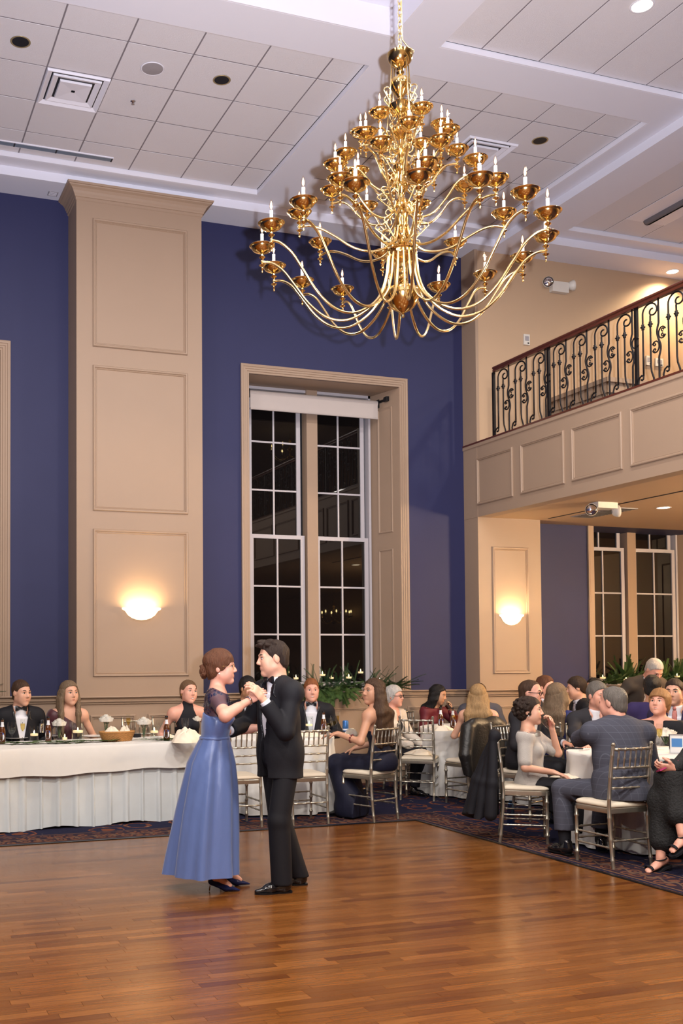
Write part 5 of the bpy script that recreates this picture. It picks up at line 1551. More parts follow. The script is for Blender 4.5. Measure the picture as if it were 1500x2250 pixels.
    sk.loft([ring((0, -.084), .277, .269, .128, .026, 0), ring((0, -.078), .268, .26, .145, .024, 0)])
    p.mb('skirt', sk, 'gown_satin')
    bow = MB().tube([(cw[0] + .142 * cos(2 * pi * i / 36), cw[1] + .112 * sin(2 * pi * i / 36), zw) for i in range(36)], .008, 6, closed=True, flat=(1.3, .5), up=(0, 0, 1))
    p.mb('waist_seam', bow, 'gown_satin')
    # bracelet watch
    d = nrm_(k.W[1] - k.E[1]); a = nrm_(np.cross(d, (0, 0, 1))); c2 = np.cross(d, a); cc = k.W[1] - d * .012
    p.mb('bracelet', MB().tube([cc + (a * cos(t_) + c2 * sin(t_)) * .032 for t_ in [2 * pi * i / 20 for i in range(20)]], .0075, 6, closed=True, flat=(1.2, .6), up=tuple(d)), 'chrome')
    # pumps
    for q in (1, -1):
        A = k.A[q]; dd = nrm_((q * .12, 1, 0)); s_ = SDF(); up = np.array((0, 0, 1.0))
        s_.cap(A - dd * .035 + up * -.055, A - dd * .03 - up * .035, .026, .026, .01)
        s_.cap(A - dd * .035 - up * .060, A + dd * .07 - up * .098, .026, .030, .015); s_.cap(A + dd * .07 - up * .100, A + dd * .165 - up * .118, .031, .008, .02, (0, 0, 1), .8)
        s_.ell(A + dd * .035 - up * .030, (.024, .060, .040), None, .0, sub=True)
        p.sdf('pump', s_, 'pump_glitter', .005)
        p.mb('heel', MB().tube([A - dd * .045 - up * .06, A - dd * .050 - up * .095, A - dd * .054 - up * .127], [.013, .005, .0042], 8), 'chrome')
        b.cap(A + (k.K[q] - A) * .45, A - up * .02, .045, .033, .02); b.cap(A - up * .02, A + dd * .09 - up * .088, .032, .024, .02); b.cap(A - dd * .03 - up * .05, A, .024, .03, .02)
    p.build(.0056)
    return p
MOTHER = mother()
# ================================================================== GUESTS
def gdir(px, ang):
    az = YAW + math.atan((px - CX) / F_PX); a = radians(ang)
    c = (-sin(az), -cos(az)); rt = (cos(az), -sin(az))
    return (cos(a) * c[0] + sin(a) * rt[0], cos(a) * c[1] + sin(a) * rt[1])
def guest(label, px, py, D, body, head, sex='m', skin='skin_fair', pitch=0, roll=0, lean=4, side=0, wide=1.0, hands=None, poles=None, seat=True, scale=None, neck_fwd=.02, feet=None, knees=None, hscale=1.08, group=None, torso=1.0, drink=None):
    """stand the person so that the head centre falls on the pixel at depth D; hands = {side: (px, py, D)} or local points"""
    Hw = ond(px, py, D); fx, fy = gdir(px, body); rz = face(fx, fy)
    hd = head - body
    while hd > 180: hd -= 360
    while hd < -180: hd += 360
    def mkk(h=None, zp=None):
        kw = {}
        if h:
            for s_, v in h.items(): kw['rh' if s_ > 0 else 'lh'] = v
        if poles:
            for s_, v in poles.items(): kw['rpole' if s_ > 0 else 'lpole'] = v
        return skeleton(sex, seat, lean, side, 0, (hd, pitch, roll), wide=wide, neck_fwd=neck_fwd, zp=zp, feet=feet, knees=knees, hscale=hscale, torso=torso, **kw)
    k = mkk()
    sc = scale or min(1.04, max(.93, Hw.z / k.hc[2]))
    zp = k.P[2] + (Hw.z / sc - k.hc[2])
    k = mkk(None, zp)
    c, s_ = cos(rz), sin(rz)
    hx, hy = (k.hc[0] * c - k.hc[1] * s_) * sc, (k.hc[0] * s_ + k.hc[1] * c) * sc
    ox, oy = Hw.x - hx, Hw.y - hy
    def loc(p):
        dx, dy = p[0] - ox, p[1] - oy
        return np.array(((dx * c + dy * s_) / sc, (-dx * s_ + dy * c) / sc, p[2] / sc))
    if hands:
        hh = {}
        for q, v in hands.items():
            hh[q] = loc(ond(*v)) if v[0] > 5 else np.array(v, float)
        k = mkk(hh, zp)
    if drink:
        q = drink; mouth = k.hc + k.H @ (np.array((0, .098, -.056)) * k.hs); fw = k.H[:, 1]; lat = k.H[:, 0]
        hh = dict(hh) if hands else {}
        hh[q] = mouth + fw * .085 + lat * q * .030 + np.array((0, 0, -.105)); k = mkk(hh, zp)
    p = Person(label, ox, oy, rz, k, skin, scale=sc, group=group)
    if drink: p.sip = (mouth + fw * .052 + np.array((0, 0, -.045)), nrm_(-fw * .62 + np.array((0, 0, .78)))); p.grip = (nrm_(np.array((0, 0, 1)) - fw * .15), nrm_(-fw * .8 - lat * q * .55), -lat * q)
    p.loc = loc; p.q = 1.25 if D < 9 else 1.55
    def w2(v):
        v = np.array(v, float); x, y = v[0] * c - v[1] * s_, v[0] * s_ + v[1] * c
        return Vector((ox + x * sc, oy + y * sc, v[2] * sc))
    p.world = w2
    def ld(v): return np.array((v[0] * c + v[1] * s_, -v[0] * s_ + v[1] * c, v[2] if len(v) > 2 else 0.0))
    p.ld = ld
    def ldir(ang, up=0.0):
        a, b = gdir(px, ang); v = ld((a, b, 0)); v[2] = up; return v
    p.idir = ldir
    return p
def base(p, fem, skin_arms=False, legs='tux_black', shoes=True, hand_dirs=None, curl=20, jaw=1.0):
    k = p.k; add_head(p.body, k, fem, jaw)
    p.body.cap(k.N - k.u * .03, k.P + k.u * .1, .055, .07, .03)
    p.skin_arms((1, -1), thin=not skin_arms)
    for q in (1, -1):
        d = nrm_(k.W[q] - k.E[q]); hd = (hand_dirs or {}).get(q)
        if hd: J = add_hand(p.body, k.W[q], hd[0], hd[1], hd[2], curl=hd[3] if len(hd) > 3 else curl, sc=.95 if fem else 1.0)
        else: add_hand(p.body, k.W[q], d + np.array((0, 0, -.15)), (0, 0, -1), (-q, 0, 0), curl=curl, sc=.93 if fem else 1.0)
    if legs:
        if legs.startswith('skirt:'): skirt_lap(p, legs[6:])
        else: p.trousers(legs, h=.019, wr=.004)
    if shoes:
        p.shoes('shoe_black')
def skirt_lap(p, m, low=.35, h=.014):
    k = p.k; sd = SDF()
    sd.ell(k.P, (.172 * k.w, .14 * k.w, .13), k.T, .03)
    for q in (1, -1):
        sd.cap(k.hip[q], k.K[q], .092, .070, .06)
        A = k.K[q] + (k.A[q] - k.K[q]) * low
        sd.cap(k.K[q], A, .075, .075, .05)
    sd.cap(k.hip[1], k.K[-1], .07, .06, .05); sd.cap(k.hip[-1], k.K[1], .07, .06, .05)
    sd.clip(seatclip(k, p.sc))
    p.sdf('skirt', sd, m, h, .004, 18)
    for q in (1, -1): p.body.cap(k.K[q], k.A[q], .050, .034, .02)
    for q in (1, -1): p.body.cap(k.hip[q], k.K[q], .06, .05, .02)

mat('charcoal_suit', (.026, .025, .030), .8, var=.15, bump=.1, bscale=300, spec=.25); mat('grey_suit', (.075, .075, .095), .8, var=.12, bump=.1, bscale=300, spec=.25)
mat('taupe_suit', (.070, .056, .046), .8, var=.12, spec=.25); mat('navy_suit', (.016, .016, .040), .75, var=.12, spec=.25); mat('purple_suit', (.028, .022, .060), .75, var=.12, spec=.25)
mat('purple_shirt', (.040, .028, .105), .75, var=.1, spec=.25); mat('burgundy', (.060, .008, .016), .45, var=.25, sheen=.4); mat('maroon', (.125, .010, .018), .6, var=.12, bump=.2, bscale=200)
mat('black_crepe', (.009, .009, .013), .75, var=.1, spec=.3); mat('navy_crepe', (.008, .009, .024), .7, var=.12, spec=.3); mat('cream_knit', (.62, .55, .47), .9, var=.08, bump=.4, bscale=160)
mat('silver_knit', (.42, .39, .36), .7, var=.10, bump=.5, bscale=220, sheen=.4); mat('royal_blue', (.010, .016, .110), .6, var=.3); mat('green_velvet', (.010, .045, .034), .6, var=.5, scale=9)
mat('pink_tie', (.48, .17, .15), .5, var=.3, scale=90); mat('black_leather', (.010, .009, .009), .40, var=.4, scale=6, bump=.35, bscale=40, spec=.6); mat('black_lace', (.010, .010, .011), .8, var=.9, scale=45, bump=.8, bscale=70)
mat('print_blouse', (.30, .28, .27), .7, var=1.0, scale=38)
mat('jewel', (.62, .60, .58), .1, .8, var=.8, scale=200, bump=1.0, bscale=300)
def check_mat():
    m, nt, b = _nodes('check_suit'); N = nt.nodes; L = nt.links
    tc = N.new('ShaderNodeTexCoord'); sp = N.new('ShaderNodeSeparateXYZ'); L.new(tc.outputs['Object'], sp.inputs[0])
    def line(o, per, w):
        a = N.new('ShaderNodeMath'); a.operation = 'MULTIPLY'; a.inputs[1].default_value = 1 / per; L.new(o, a.inputs[0])
        f = N.new('ShaderNodeMath'); f.operation = 'FRACT'; L.new(a.outputs[0], f.inputs[0])
        l = N.new('ShaderNodeMath'); l.operation = 'LESS_THAN'; l.inputs[1].default_value = w; L.new(f.outputs[0], l.inputs[0]); return l.outputs[0]
    ad = N.new('ShaderNodeMath'); ad.operation = 'ADD'; L.new(sp.outputs[0], ad.inputs[0]); L.new(sp.outputs[1], ad.inputs[1])
    h1 = line(sp.outputs[2], .050, .055); v1 = line(ad.outputs[0], .046, .055)
    mx = N.new('ShaderNodeMath'); mx.operation = 'MAXIMUM'; L.new(h1, mx.inputs[0]); L.new(v1, mx.inputs[1])
    r = N.new('ShaderNodeMix'); r.data_type = 'RGBA'; r.inputs['A'].default_value = (.058, .060, .082, 1); r.inputs['B'].default_value = (.088, .095, .125, 1); L.new(mx.outputs[0], r.inputs['Factor'])
    L.new(r.outputs['Result'], b.inputs['Base Color']); setin(b, 'Roughness', .85); setin(b, 'Specular IOR Level', .2)
    MATS['check_suit'] = m
check_mat()

# ---- 1 man in tuxedo, far left
def g1():
    p = guest('man in a tuxedo with bow tie seated at the far left end', 47, 1524, 10.4, 12, 38, 'm', 'skin_fair', pitch=-3, lean=3, hands={1: (.18, .25, .72), -1: (-.18, .25, .72)})
    base(p, False); p.face('hair_brown', 'lips_nude', smile=.6)
    p.hair_cap('hair_brown', HL_M, puff=-.002, top=.006)
    p.jacket('tux_black', lapel='satin_black', vlow=.12, vtop=.075, bow='satin_black', buttons=True, h=.0135, lap_w=.05)
    p.build(.0100)
g1()
# ---- 2 woman in burgundy
def g2():
    p = guest('woman with long straight hair in a burgundy one-shoulder dress', 152, 1524, 10.6, 10, 28, 'f', 'skin_fair', lean=2, hands={1: (.20, .20, .70), -1: (-.20, .18, .70)}, wide=.98)
    k = p.k; base(p, True, True, legs='skirt:burgundy'); add_torso(p.body, k, -.003)
    p.face('hair_brown', 'lips_rose', smile=.4)
    p.hair_long('hair_ash', .42, sides=(1, 1), front=.75)
    p.top('burgundy', g=.009, sleeves={1: 1.6}, neck=lambda r, f, u: u - (.415 + r * .62) + 0 * f, h=.010, wr=.003, name='dress', low=-.05)
    p.build(.0100)
g2()
# ---- 3 woman in black with a bun
def g3():
    p = guest('woman with a low bun in a sleeveless black dress', 414, 1521, 11.0, 14, 30, 'f', 'skin_pink', pitch=2, roll=-6, lean=2, hands={1: (.21, .16, .66), -1: (-.18, .24, .72)})
    k = p.k; base(p, True, True, legs='skirt:black_crepe'); add_torso(p.body, k, -.003)
    p.face('hair_brown', 'lips_rose', smile=.5, open_=.006)
    p.hair_cap('hair_lightbrown', [(-.12, -.3), (-.075, -.07), (-.05, -.04), (-.01, .0), (.03, .034), (.07, .062), (.085, .088), (.095, .3)], puff=.001)
    sd = SDF(); sd.ell(p.pt(0, -.115, .02), (.036, .030, .036), k.H, 0); p.sdf('hair_bun', sd, 'hair_lightbrown', .006, .002, 120)
    for q in (1, -1): p.mb('earring', MB().ell(p.pt(q * .079, -.002, -.034), (.006,) * 3, 8, 6), 'gold')
    def hi(sd_): sd_.cap(k.N - k.u * .02, k.N + k.u * .045 + k.f * .012, .062, .056, .02)
    p.top('black_crepe', g=.009, neck=lambda r, f, u: np.maximum(np.abs(r) - (.118 - .06 * np.clip((u - .36) / .14, 0, 1)), -9 + 0 * u) * np.where(u > .30, 1, 0) + np.where(u > .30, 0, -1) + 0 * f, h=.010, wr=.002, name='dress', extra=hi, low=-.05)
    p.build(.0100)
g3()
# ---- 4 dark-haired man drinking
def g4():
    p = guest('dark-haired man in a tuxedo drinking behind the dancers', 545, 1514, 11.6, 25, 42, 'm', 'skin_olive', pitch=-6, lean=6, hands={1: (.18, .28, .72)}, poles={-1: (-.6, -.2, -.8)}, drink=-1)
    base(p, False, hand_dirs={-1: (*p.grip, 44)}); p.face('hair_black', 'lips_nude', smile=0, brow_w=.0042)
    p.hair_cap('hair_black', HL_M, puff=.002, top=.010)
    p.jacket('tux_black', lapel='satin_black', bow='satin_black', h=.016); p.build(.0100)
    return p
G4 = g4()
# ---- 5 redhead
def g5():
    p = guest('red-haired smiling man in a tuxedo under the middle window', 684, 1518, 11.6, 0, 8, 'm', 'skin_pink', pitch=0, lean=3, hands={1: (.2, .25, .72), -1: (-.2, .25, .72)}, wide=1.04)
    base(p, False, jaw=1.06); p.face('hair_red', 'lips_nude', smile=1.2, open_=.003)
    p.hair_cap('hair_red', HL_M, puff=-.001, top=.010)
    sd = SDF(); k = p.k
    sd.ell(p.pt(0, .030, -.030), (.064, .062, .080), k.H, 0); sd.ell(p.pt(0, .070, -.092), (.026, .020, .019), k.H, .02)
    sd.clip(hair_fn(k, [(-.2, .3), (-.07, .3), (-.066, .05), (-.03, .028), (.0, .015), (.01, -.3)]))
    p.sdf('beard', sd, mat('beard_red', (.40, .17, .09), .6, var=.3, scale=120), .005)
    p.jacket('tux_black', lapel='satin_black', bow='satin_black', vlow=.10, buttons=True, h=.0135, vtop=.08); p.build(.0100)
g5()
# ---- 6 woman in navy halter gown
def g6():
    p = guest('long-haired woman in a navy halter gown looking over from her chair', 820, 1521, 10.05, -118, -52, 'f', 'skin_tan', pitch=4, lean=6, hands={-1: (742, 1612, 9.95), 1: (.12, .34, .66)}, poles={-1: (-.5, -.25, -.85)}, wide=.98,
              feet={1: (.06, .36, .09), -1: (-.10, .34, .09)})
    k = p.k; base(p, True, True, legs=None, shoes=True, hand_dirs={-1: (p.idir(-95, -.12), (0, 0, -1), p.idir(0), 16)}); add_torso(p.body, k, -.002)
    p.face('hair_darkbrown', 'lips_nude', smile=.6, brow_w=.0034)
    p.hair_long('hair_brown', .52, sides=(1, 1), front=-.2, vol=.85, wave=.002)
    def halter(r, f, u): return np.where(f < -.0, u - .17, np.maximum(np.abs(r) - (.125 - .09 * np.clip((u - .30) / .18, 0, 1)), -9) * np.where(u > .30, 1.0, 0) + np.where(u > .30, 0, -1.0))
    def hi(sd_): sd_.cap(k.N - k.u * .015, k.N + k.u * .03 + k.f * .01, .060, .055, .01)
    p.top('navy_crepe', g=.008, neck=halter, low=-.08, h=.009, wr=.003, name='bodice')
    col = SDF().cap(k.N + k.u * .005, k.N + k.u * .028 + k.f * .010, .058, .056, 0); p.sdf('collar_band', col, 'navy_crepe', .006)
    # gown: lap then falling to the floor
    sd = SDF(); sd.ell(k.P, (.180, .155, .14), k.T, .04)
    for q in (1, -1):
        sd.cap(k.hip[q], k.K[q], .100, .082, .05); A = k.A[q]
        sd.cap(k.K[q], A + np.array((0, -.06, -.02)), .090, .120, .05)
    sd.cap(k.hip[1], k.K[-1], .08, .07, .06); sd.cap(k.K[1], k.K[-1], .085, .085, .06)
    sd.cap(k.K[-1] + np.array((0, -.04, -.1)), k.A[-1] + np.array((-.03, -.16, -.03)), .08, .13, .06); sd.cap(k.A[1], k.A[-1], .12, .12, .06)
    sd.clip(lambda X, Y, Z: .012 - Z + 0 * X + 0 * Y); sd.clip(seatclip(k, p.sc, y=.17))
    p.sdf('gown', sd, 'navy_crepe', .011, .009, 26, stretch=(1, 1, .12))
    d = nrm_(k.W[-1] - k.E[-1]); a = nrm_(np.cross(d, (0, 0, 1))); c2 = np.cross(d, a)
    bb = MB()
    for i in range(9):
        t = 2 * pi * i / 9; bb.ell(k.E[-1] + d * .10 + (a * cos(t) + c2 * sin(t)) * .036, (.009,) * 3, 6, 4)
    p.mb('bracelet', bb, mat('ruby', (.12, .008, .012), .2, var=0))
    p.build(.0066)
g6()
# ---- 7 woman with glasses in a white cardigan
def g7():
    p = guest('short-haired woman with black glasses in a white cardigan', 866, 1531, 12.0, 60, 68, 'f', 'skin_pink', pitch=0, lean=4, wide=1.18, hands={1: (.14, .36, .60), -1: (-.14, .36, .60)})
    k = p.k; base(p, True, legs='black_crepe'); add_torso(p.body, k, -.004); p.face('hair_grey', 'lips_nude', smile=.1); p.glasses('black_metal', .0034)
    p.hair_cap('hair_white', [(-.12, -.3), (-.09, -.07), (-.06, -.03), (-.03, .012), (.0, .030), (.04, .045), (.065, .072), (.08, .3)], puff=.008, top=.006)
    p.top('black_crepe', g=.006, low=.0, neck=lambda r, f, u: u - (.44 - .5 * np.clip(f, 0, .1)) + 0 * r, name='blouse')
    def opn(r, f, u): return -np.maximum(np.abs(r) - (.045 + .05 * np.clip((.40 - u) * 2, 0, 1)), -f)
    p.top('cream_knit', g=.018, sleeves=1.95, low=-.10, neck=lambda r, f, u: np.maximum(opn(r, f, u), u - .525 + 0 * r), h=.0135, wr=.004, name='cardigan'); p.build(.0108)
g7()
# ---- 8 woman in maroon drinking
def g8():
    p = guest('dark-haired woman in a maroon top drinking from a glass', 962, 1527, 12.85, 48, 72, 'f', 'skin_olive', pitch=-14, lean=12, hands={1: (.12, .34, .74)}, poles={-1: (-.7, .1, -.8)}, drink=-1)
    base(p, True, legs='skirt:black_crepe', hand_dirs={-1: (*p.grip, 44)}); p.face('hair_black', 'lips_nude', smile=0)
    p.hair_long('hair_black', .34, sides=(1, 1), front=.2, vol=1.05, wave=.004)
    p.top('maroon', g=.012, sleeves=1.95, low=-.08, h=.0135, wr=.005, neck=lambda r, f, u: u - .505 + 0 * r + 0 * f, name='blouse'); p.build(.0108)
    return p
G8 = g8()
# ---- 9 man in grey-blue suit hidden behind the blonde
def g9():
    p = guest('man in a grey-blue jacket mostly hidden behind the blonde woman', 1053, 1523, 13.0, 0, -10, 'm', 'skin_fair', lean=8, wide=1.15, hands={1: (.30, .30, .76), -1: (-.2, .3, .76)})
    base(p, False); p.face('hair_brown', 'lips_nude'); p.hair_cap('hair_brown', HL_M)
    p.jacket('grey_suit', lapel='grey_suit', h=.016, vtop=.07); p.build(.0108)
g9()
# ---- 10 blonde woman seen from behind
def g10():
    p = guest('straight-haired blonde woman in green and black seen from behind', 1050, 1529, 11.12, 176, 178, 'f', 'skin_fair', lean=-2, wide=1.04, hands={1: (.17, .30, .76), -1: (-.2, .30, .76)})
    k = p.k; base(p, True, True, legs='skirt:black_crepe'); add_torso(p.body, k, -.003); p.face('hair_blonde')
    p.hair_long('hair_blonde', .30, sides=(1, 1), front=-.3, vol=1.2)
    p.top('green_velvet', g=.012, low=-.05, neck=lambda r, f, u: np.maximum(np.abs(r) - .165, u - .455) + 0 * f, name='vest', h=.010)
    b_ = SDF(); add_torso(b_, k, .017)
    b_.clip(p.region(lambda r, f, u: np.maximum(np.maximum(np.sin(r * 42 + 3 * np.sin(u * 31)) * .03 + np.sin(u * 47 + 2 * np.sin(r * 23)) * .03 + .008, np.maximum(.1 - u, u - .45)), f + .02)))
    p.sdf('appliqué' if False else 'floral_applique', b_, 'black_crepe', .008); p.build(.0108)
g10()
# ---- 11 curly-haired woman drinking
def g11():
    p = guest('curly dark-haired woman in a pale sweater drinking from a tumbler', 1163, 1563, 8.84, 80, 86, 'f', 'skin_fair', pitch=2, lean=-3, wide=1.14, drink=-1, hands={1: (1215, 1697, 8.6)}, poles={-1: (-.35, .35, -1), 1: (.5, -.5, -.5)}, feet={1: (.10, .44, .09), -1: (-.10, .40, .09)})
    k = p.k
    base(p, True, True, legs='black_crepe', hand_dirs={-1: (*p.grip, 44), 1: (p.idir(80, -.25), (0, 0, -1), p.idir(170), 14)})
    p.face('hair_darkbrown', 'lips_rose', smile=0)
    def curl(sd):
        r = np.random.RandomState(5)
        for i in range(120):
            th = r.uniform(0, 6.28); ph = r.uniform(-.75, 1.35)
            v = np.array((cos(ph) * sin(th), cos(ph) * cos(th), sin(ph)))
            if v[1] > .45 and v[2] < .72: continue
            c = np.array((.086 * v[0], -.028 + .104 * v[1], .022 + .098 * v[2]))
            sd.ell(p.pt(*c), np.array((.022, .016, .018)) * r.uniform(.75, 1.2), rotm(r.uniform(0, 180), r.uniform(-60, 60), 0), .004)
    HC = [(-.2, -.3), (-.09, -.05), (-.06, -.012), (-.02, .012), (.02, .030), (.055, .055), (.07, .088), (.085, .3)]
    p.hair_cap('hair_darkbrown', HC, puff=.006, amp=.003)
    sd = SDF(); curl(sd); p.sdf('curls', sd, 'hair_darkbrown', .0055, .0016, 120)
    p.mb('hair_comb', MB().tube([p.pt(-.02 + .01 * i, -.02, .125) for i in range(5)], .005, 5), 'jewel')
    p.mb('earring', MB().ell(p.pt(.080, -.004, -.036), (.006,) * 3, 8, 6), 'pearl')
    p.mb('earring', MB().ell(p.pt(-.080, -.004, -.036), (.006,) * 3, 8, 6), 'pearl')
    p.top('silver_knit', g=.014, sleeves=.80, low=-.04, h=.009, wr=.003, neck=lambda r, f, u: u - (.505 - .3 * np.clip(f, 0, .1)) + 0 * r, name='sweater')
    n_ = SDF(); add_torso(n_, k, .018); n_.clip(p.region(lambda r, f, u: np.maximum(u - (.508 - .3 * np.clip(f, 0, .1)), (.482 - .34 * np.clip(f, 0, .1)) - u) + 0 * r)); p.sdf('jewelled_collar', n_, 'jewel', .006)
    p.build(.0060)
    return p
G11 = g11()
# ---- 12 man with glasses
def g12():
    p = guest('brown-haired man with dark-rimmed glasses behind the curly-haired woman', 1166, 1524, 9.95, 62, 74, 'm', 'skin_pink', pitch=-4, lean=8, hands={1: (.18, .34, .74), -1: (-.18, .36, .74)})
    base(p, False); p.face('hair_brown', 'lips_nude', smile=.2); p.glasses('black_metal', .003); p.hair_cap('hair_brown', HL_REC, puff=-.002)
    p.jacket('charcoal_suit', lapel='charcoal_suit', h=.016); p.build(.0108)
g12()
# ---- 13 auburn-haired guest
def g13():
    p = guest('auburn-haired guest behind the long-haired blonde under the balcony', 1199, 1511, 11.9, 40, 60, 'm', 'skin_pink', lean=4)
    base(p, False); p.face('hair_red', 'lips_nude'); p.hair_cap('hair_auburn', HL_M, puff=.003, top=.006); p.jacket('charcoal_suit', h=.016); p.build(.009)
g13()
# ---- 14 long-haired blonde in royal blue
def g14():
    p = guest('long-haired blonde woman in royal blue seen from behind', 1224, 1529, 10.3, 150, 140, 'f', 'skin_fair', lean=2, hands={1: (.17, .30, .76), -1: (-.17, .30, .76)})
    base(p, True, legs='skirt:royal_blue'); p.face('hair_blonde'); p.hair_long('hair_sandy' if False else 'hair_ash', .40, sides=(1, 1), front=-.1, vol=1.15)
    p.top('royal_blue', g=.010, sleeves=1.5, low=-.05, name='dress', h=.0135); p.build(.0108)
g14()
# ---- 15 dark-haired man in profile
def g15():
    p = guest('dark-haired young man in profile facing left with a patterned tie', 1266, 1513, 12.2, -70, -84, 'm', 'skin_fair', pitch=-10, lean=10)
    base(p, False); p.face('hair_black', 'lips_nude'); p.hair_cap('hair_darkbrown', HL_M, puff=.004, top=.008)
    p.jacket('tux_black', lapel='tux_black', h=.016, tie=(mat('dot_tie', (.25, .22, .24), .5, var=1.0, scale=90), .04)); p.build(.0108)
g15()
# ---- 16 bearded man
def g16():
    p = guest('black-bearded man with slicked dark hair', 1303, 1512, 12.7, -25, -32, 'm', 'skin_tan', pitch=-4, lean=4)
    k = p.k; base(p, False); p.face('hair_black', 'lips_nude', brow_w=.0045); p.hair_cap('hair_black', HL_M, puff=-.002)
    beard(p, 'hair_black', .012); p.jacket('tux_black', h=.016); p.build(.0108)
def beard(p, m, long_=.0, h=.005):
    k = p.k; sd = SDF()
    sd.ell(p.pt(0, .030, -.032), (.065, .064, .080 + long_), k.H, 0); sd.ell(p.pt(0, .072, -.094 - long_), (.030, .022, .022 + long_), k.H, .02)
    c, R = k.hc, k.H
    def keep(X, Y, Z):
        px, py, pz = X - c[0], Y - c[1], Z - c[2]
        x = np.abs(px * R[0, 0] + py * R[1, 0] + pz * R[2, 0]); f = px * R[0, 1] + py * R[1, 1] + pz * R[2, 1]; u = px * R[0, 2] + py * R[1, 2] + pz * R[2, 2]
        top = np.interp(x, [0, .012, .028, .034, .05, .07], [-.038, -.038, -.044, -.045, -.020, .012])
        lips = np.maximum(x - .022, np.abs(u + .056) - .009)
        return np.maximum(np.maximum(u - top, -.02 - f), -lips).astype(np.float32)
    sd.clip(keep); p.sdf('beard', sd, m, h, .001, 200)
g16()
# ---- 17 grey-bearded man at the near table
def g17():
    p = guest('grey-bearded man in a charcoal suit resting his hands on the table', 1313, 1530, 9.6, 22, 40, 'm', 'skin_pink', pitch=-4, lean=6, wide=1.10, hands={1: (1272, 1640, 9.1), -1: (1288, 1636, 9.15)}, poles={1: (.9, -.2, -.4), -1: (-.9, -.2, -.5)})
    base(p, False, hand_dirs={1: (p.idir(35, -.1), (0, 0, -1), p.idir(90), 22), -1: (p.idir(-70, -.1), (0, 0, -1), p.idir(0), 22)}); p.face('hair_grey', 'lips_nude'); p.hair_cap('hair_salt', HL_M, puff=.002, top=.008)
    beard(p, 'hair_white', .004); p.jacket('charcoal_suit', lapel='charcoal_suit', h=.010, vtop=.085, vlow=.08); p.build(.0066)
g17()
# ---- 18 man in the checked suit, back to the camera
def g18():
    p = guest('grey-haired man in a checked suit with his back to the dance floor', 1346, 1546, 7.98, -152, -122, 'm', 'skin_pink', pitch=-6, lean=9, wide=1.22, hands={-1: (1328, 1590, 8.22), 1: (.20, .36, .62)}, poles={-1: (-.9, .0, -.5), 1: (.8, -.2, -.5)},
              feet={-1: (-.34, .30, .10), 1: (.02, .42, .09)}, knees={-1: (-.55, 1, .8), 1: (.05, 1, .9)})
    k = p.k
    base(p, False, legs=None, shoes=False, hand_dirs={-1: ((.2, .4, 1), (.5, .6, 0), (.6, -.3, .2), 40)}, jaw=1.05); p.face('hair_grey', 'lips_nude'); p.hair_cap('hair_salt', HL_REC, puff=-.002, top=.002)
    p.jacket('check_suit', lapel='check_suit', h=.009, g=.026, length=-.11, wr=.005, sleeve=.92, lap_w=.05)
    sk_ = SDF(); sk_.cap(k.P + k.u * .06, k.P + np.array((0, -.02, -.05)), .20 * k.w, .205 * k.w, .03, (0, 1, 0), .78); sk_.cap(k.P + np.array((0, -.04, -.02)), k.P + np.array((0, .10, -.06)), .17, .16, .05)
    sk_.clip(lambda X, Y, Z: .482 / p.sc - Z + 0 * X + 0 * Y); p.sdf('jacket_skirt', sk_, 'check_suit', .010, .004)
    p.trousers('check_suit', h=.009, wr=.005, r=(.100, .082, .078), cuff=.22)
    for q in (1, -1):
        sd = SDF().cap(k.A[q], k.A[q] + (k.K[q] - k.A[q]) * .35, .046, .054, .01); p.sdf('sock', sd, 'black_crepe', .009)
    p.shoes('shoe_black', {-1: (-.30, 1, 0), 1: (.1, 1, 0)})
    p.build(.0060)
    return p
G18 = g18()
# ---- 19 standing man leaning over
def g19():
    p = guest('white-haired man in a taupe suit leaning over beside the garland', 1436, 1473, 12.0, 35, 40, 'm', 'skin_pink', pitch=-38, lean=38, seat=False, wide=1.12, hands={1: (.34, .42, .95), -1: (-.22, .50, .95)}, scale=1.0)
    base(p, False, legs='taupe_suit', jaw=1.05); p.face('hair_white', 'lips_nude'); p.hair_cap('hair_white', HL_M, top=.004)
    p.jacket('taupe_suit', lapel='taupe_suit', h=.016, length=-.14, vtop=.075); p.build(.0108)
g19()
# ---- 20 dark head from behind
def g20():
    p = guest('dark-haired man in a purple shirt seen from behind', 1433, 1512, 10.9, 168, 172, 'm', 'skin_tan', lean=6)
    base(p, False); p.face('hair_black'); p.hair_cap('hair_black', HL_M, puff=.002, top=.004); p.top('purple_shirt', g=.016, sleeves=1.9, low=-.08, name='shirt', h=.0135, wr=.004, neck=lambda r, f, u: u - .53 + 0 * r + 0 * f); p.build(.0108)
g20()
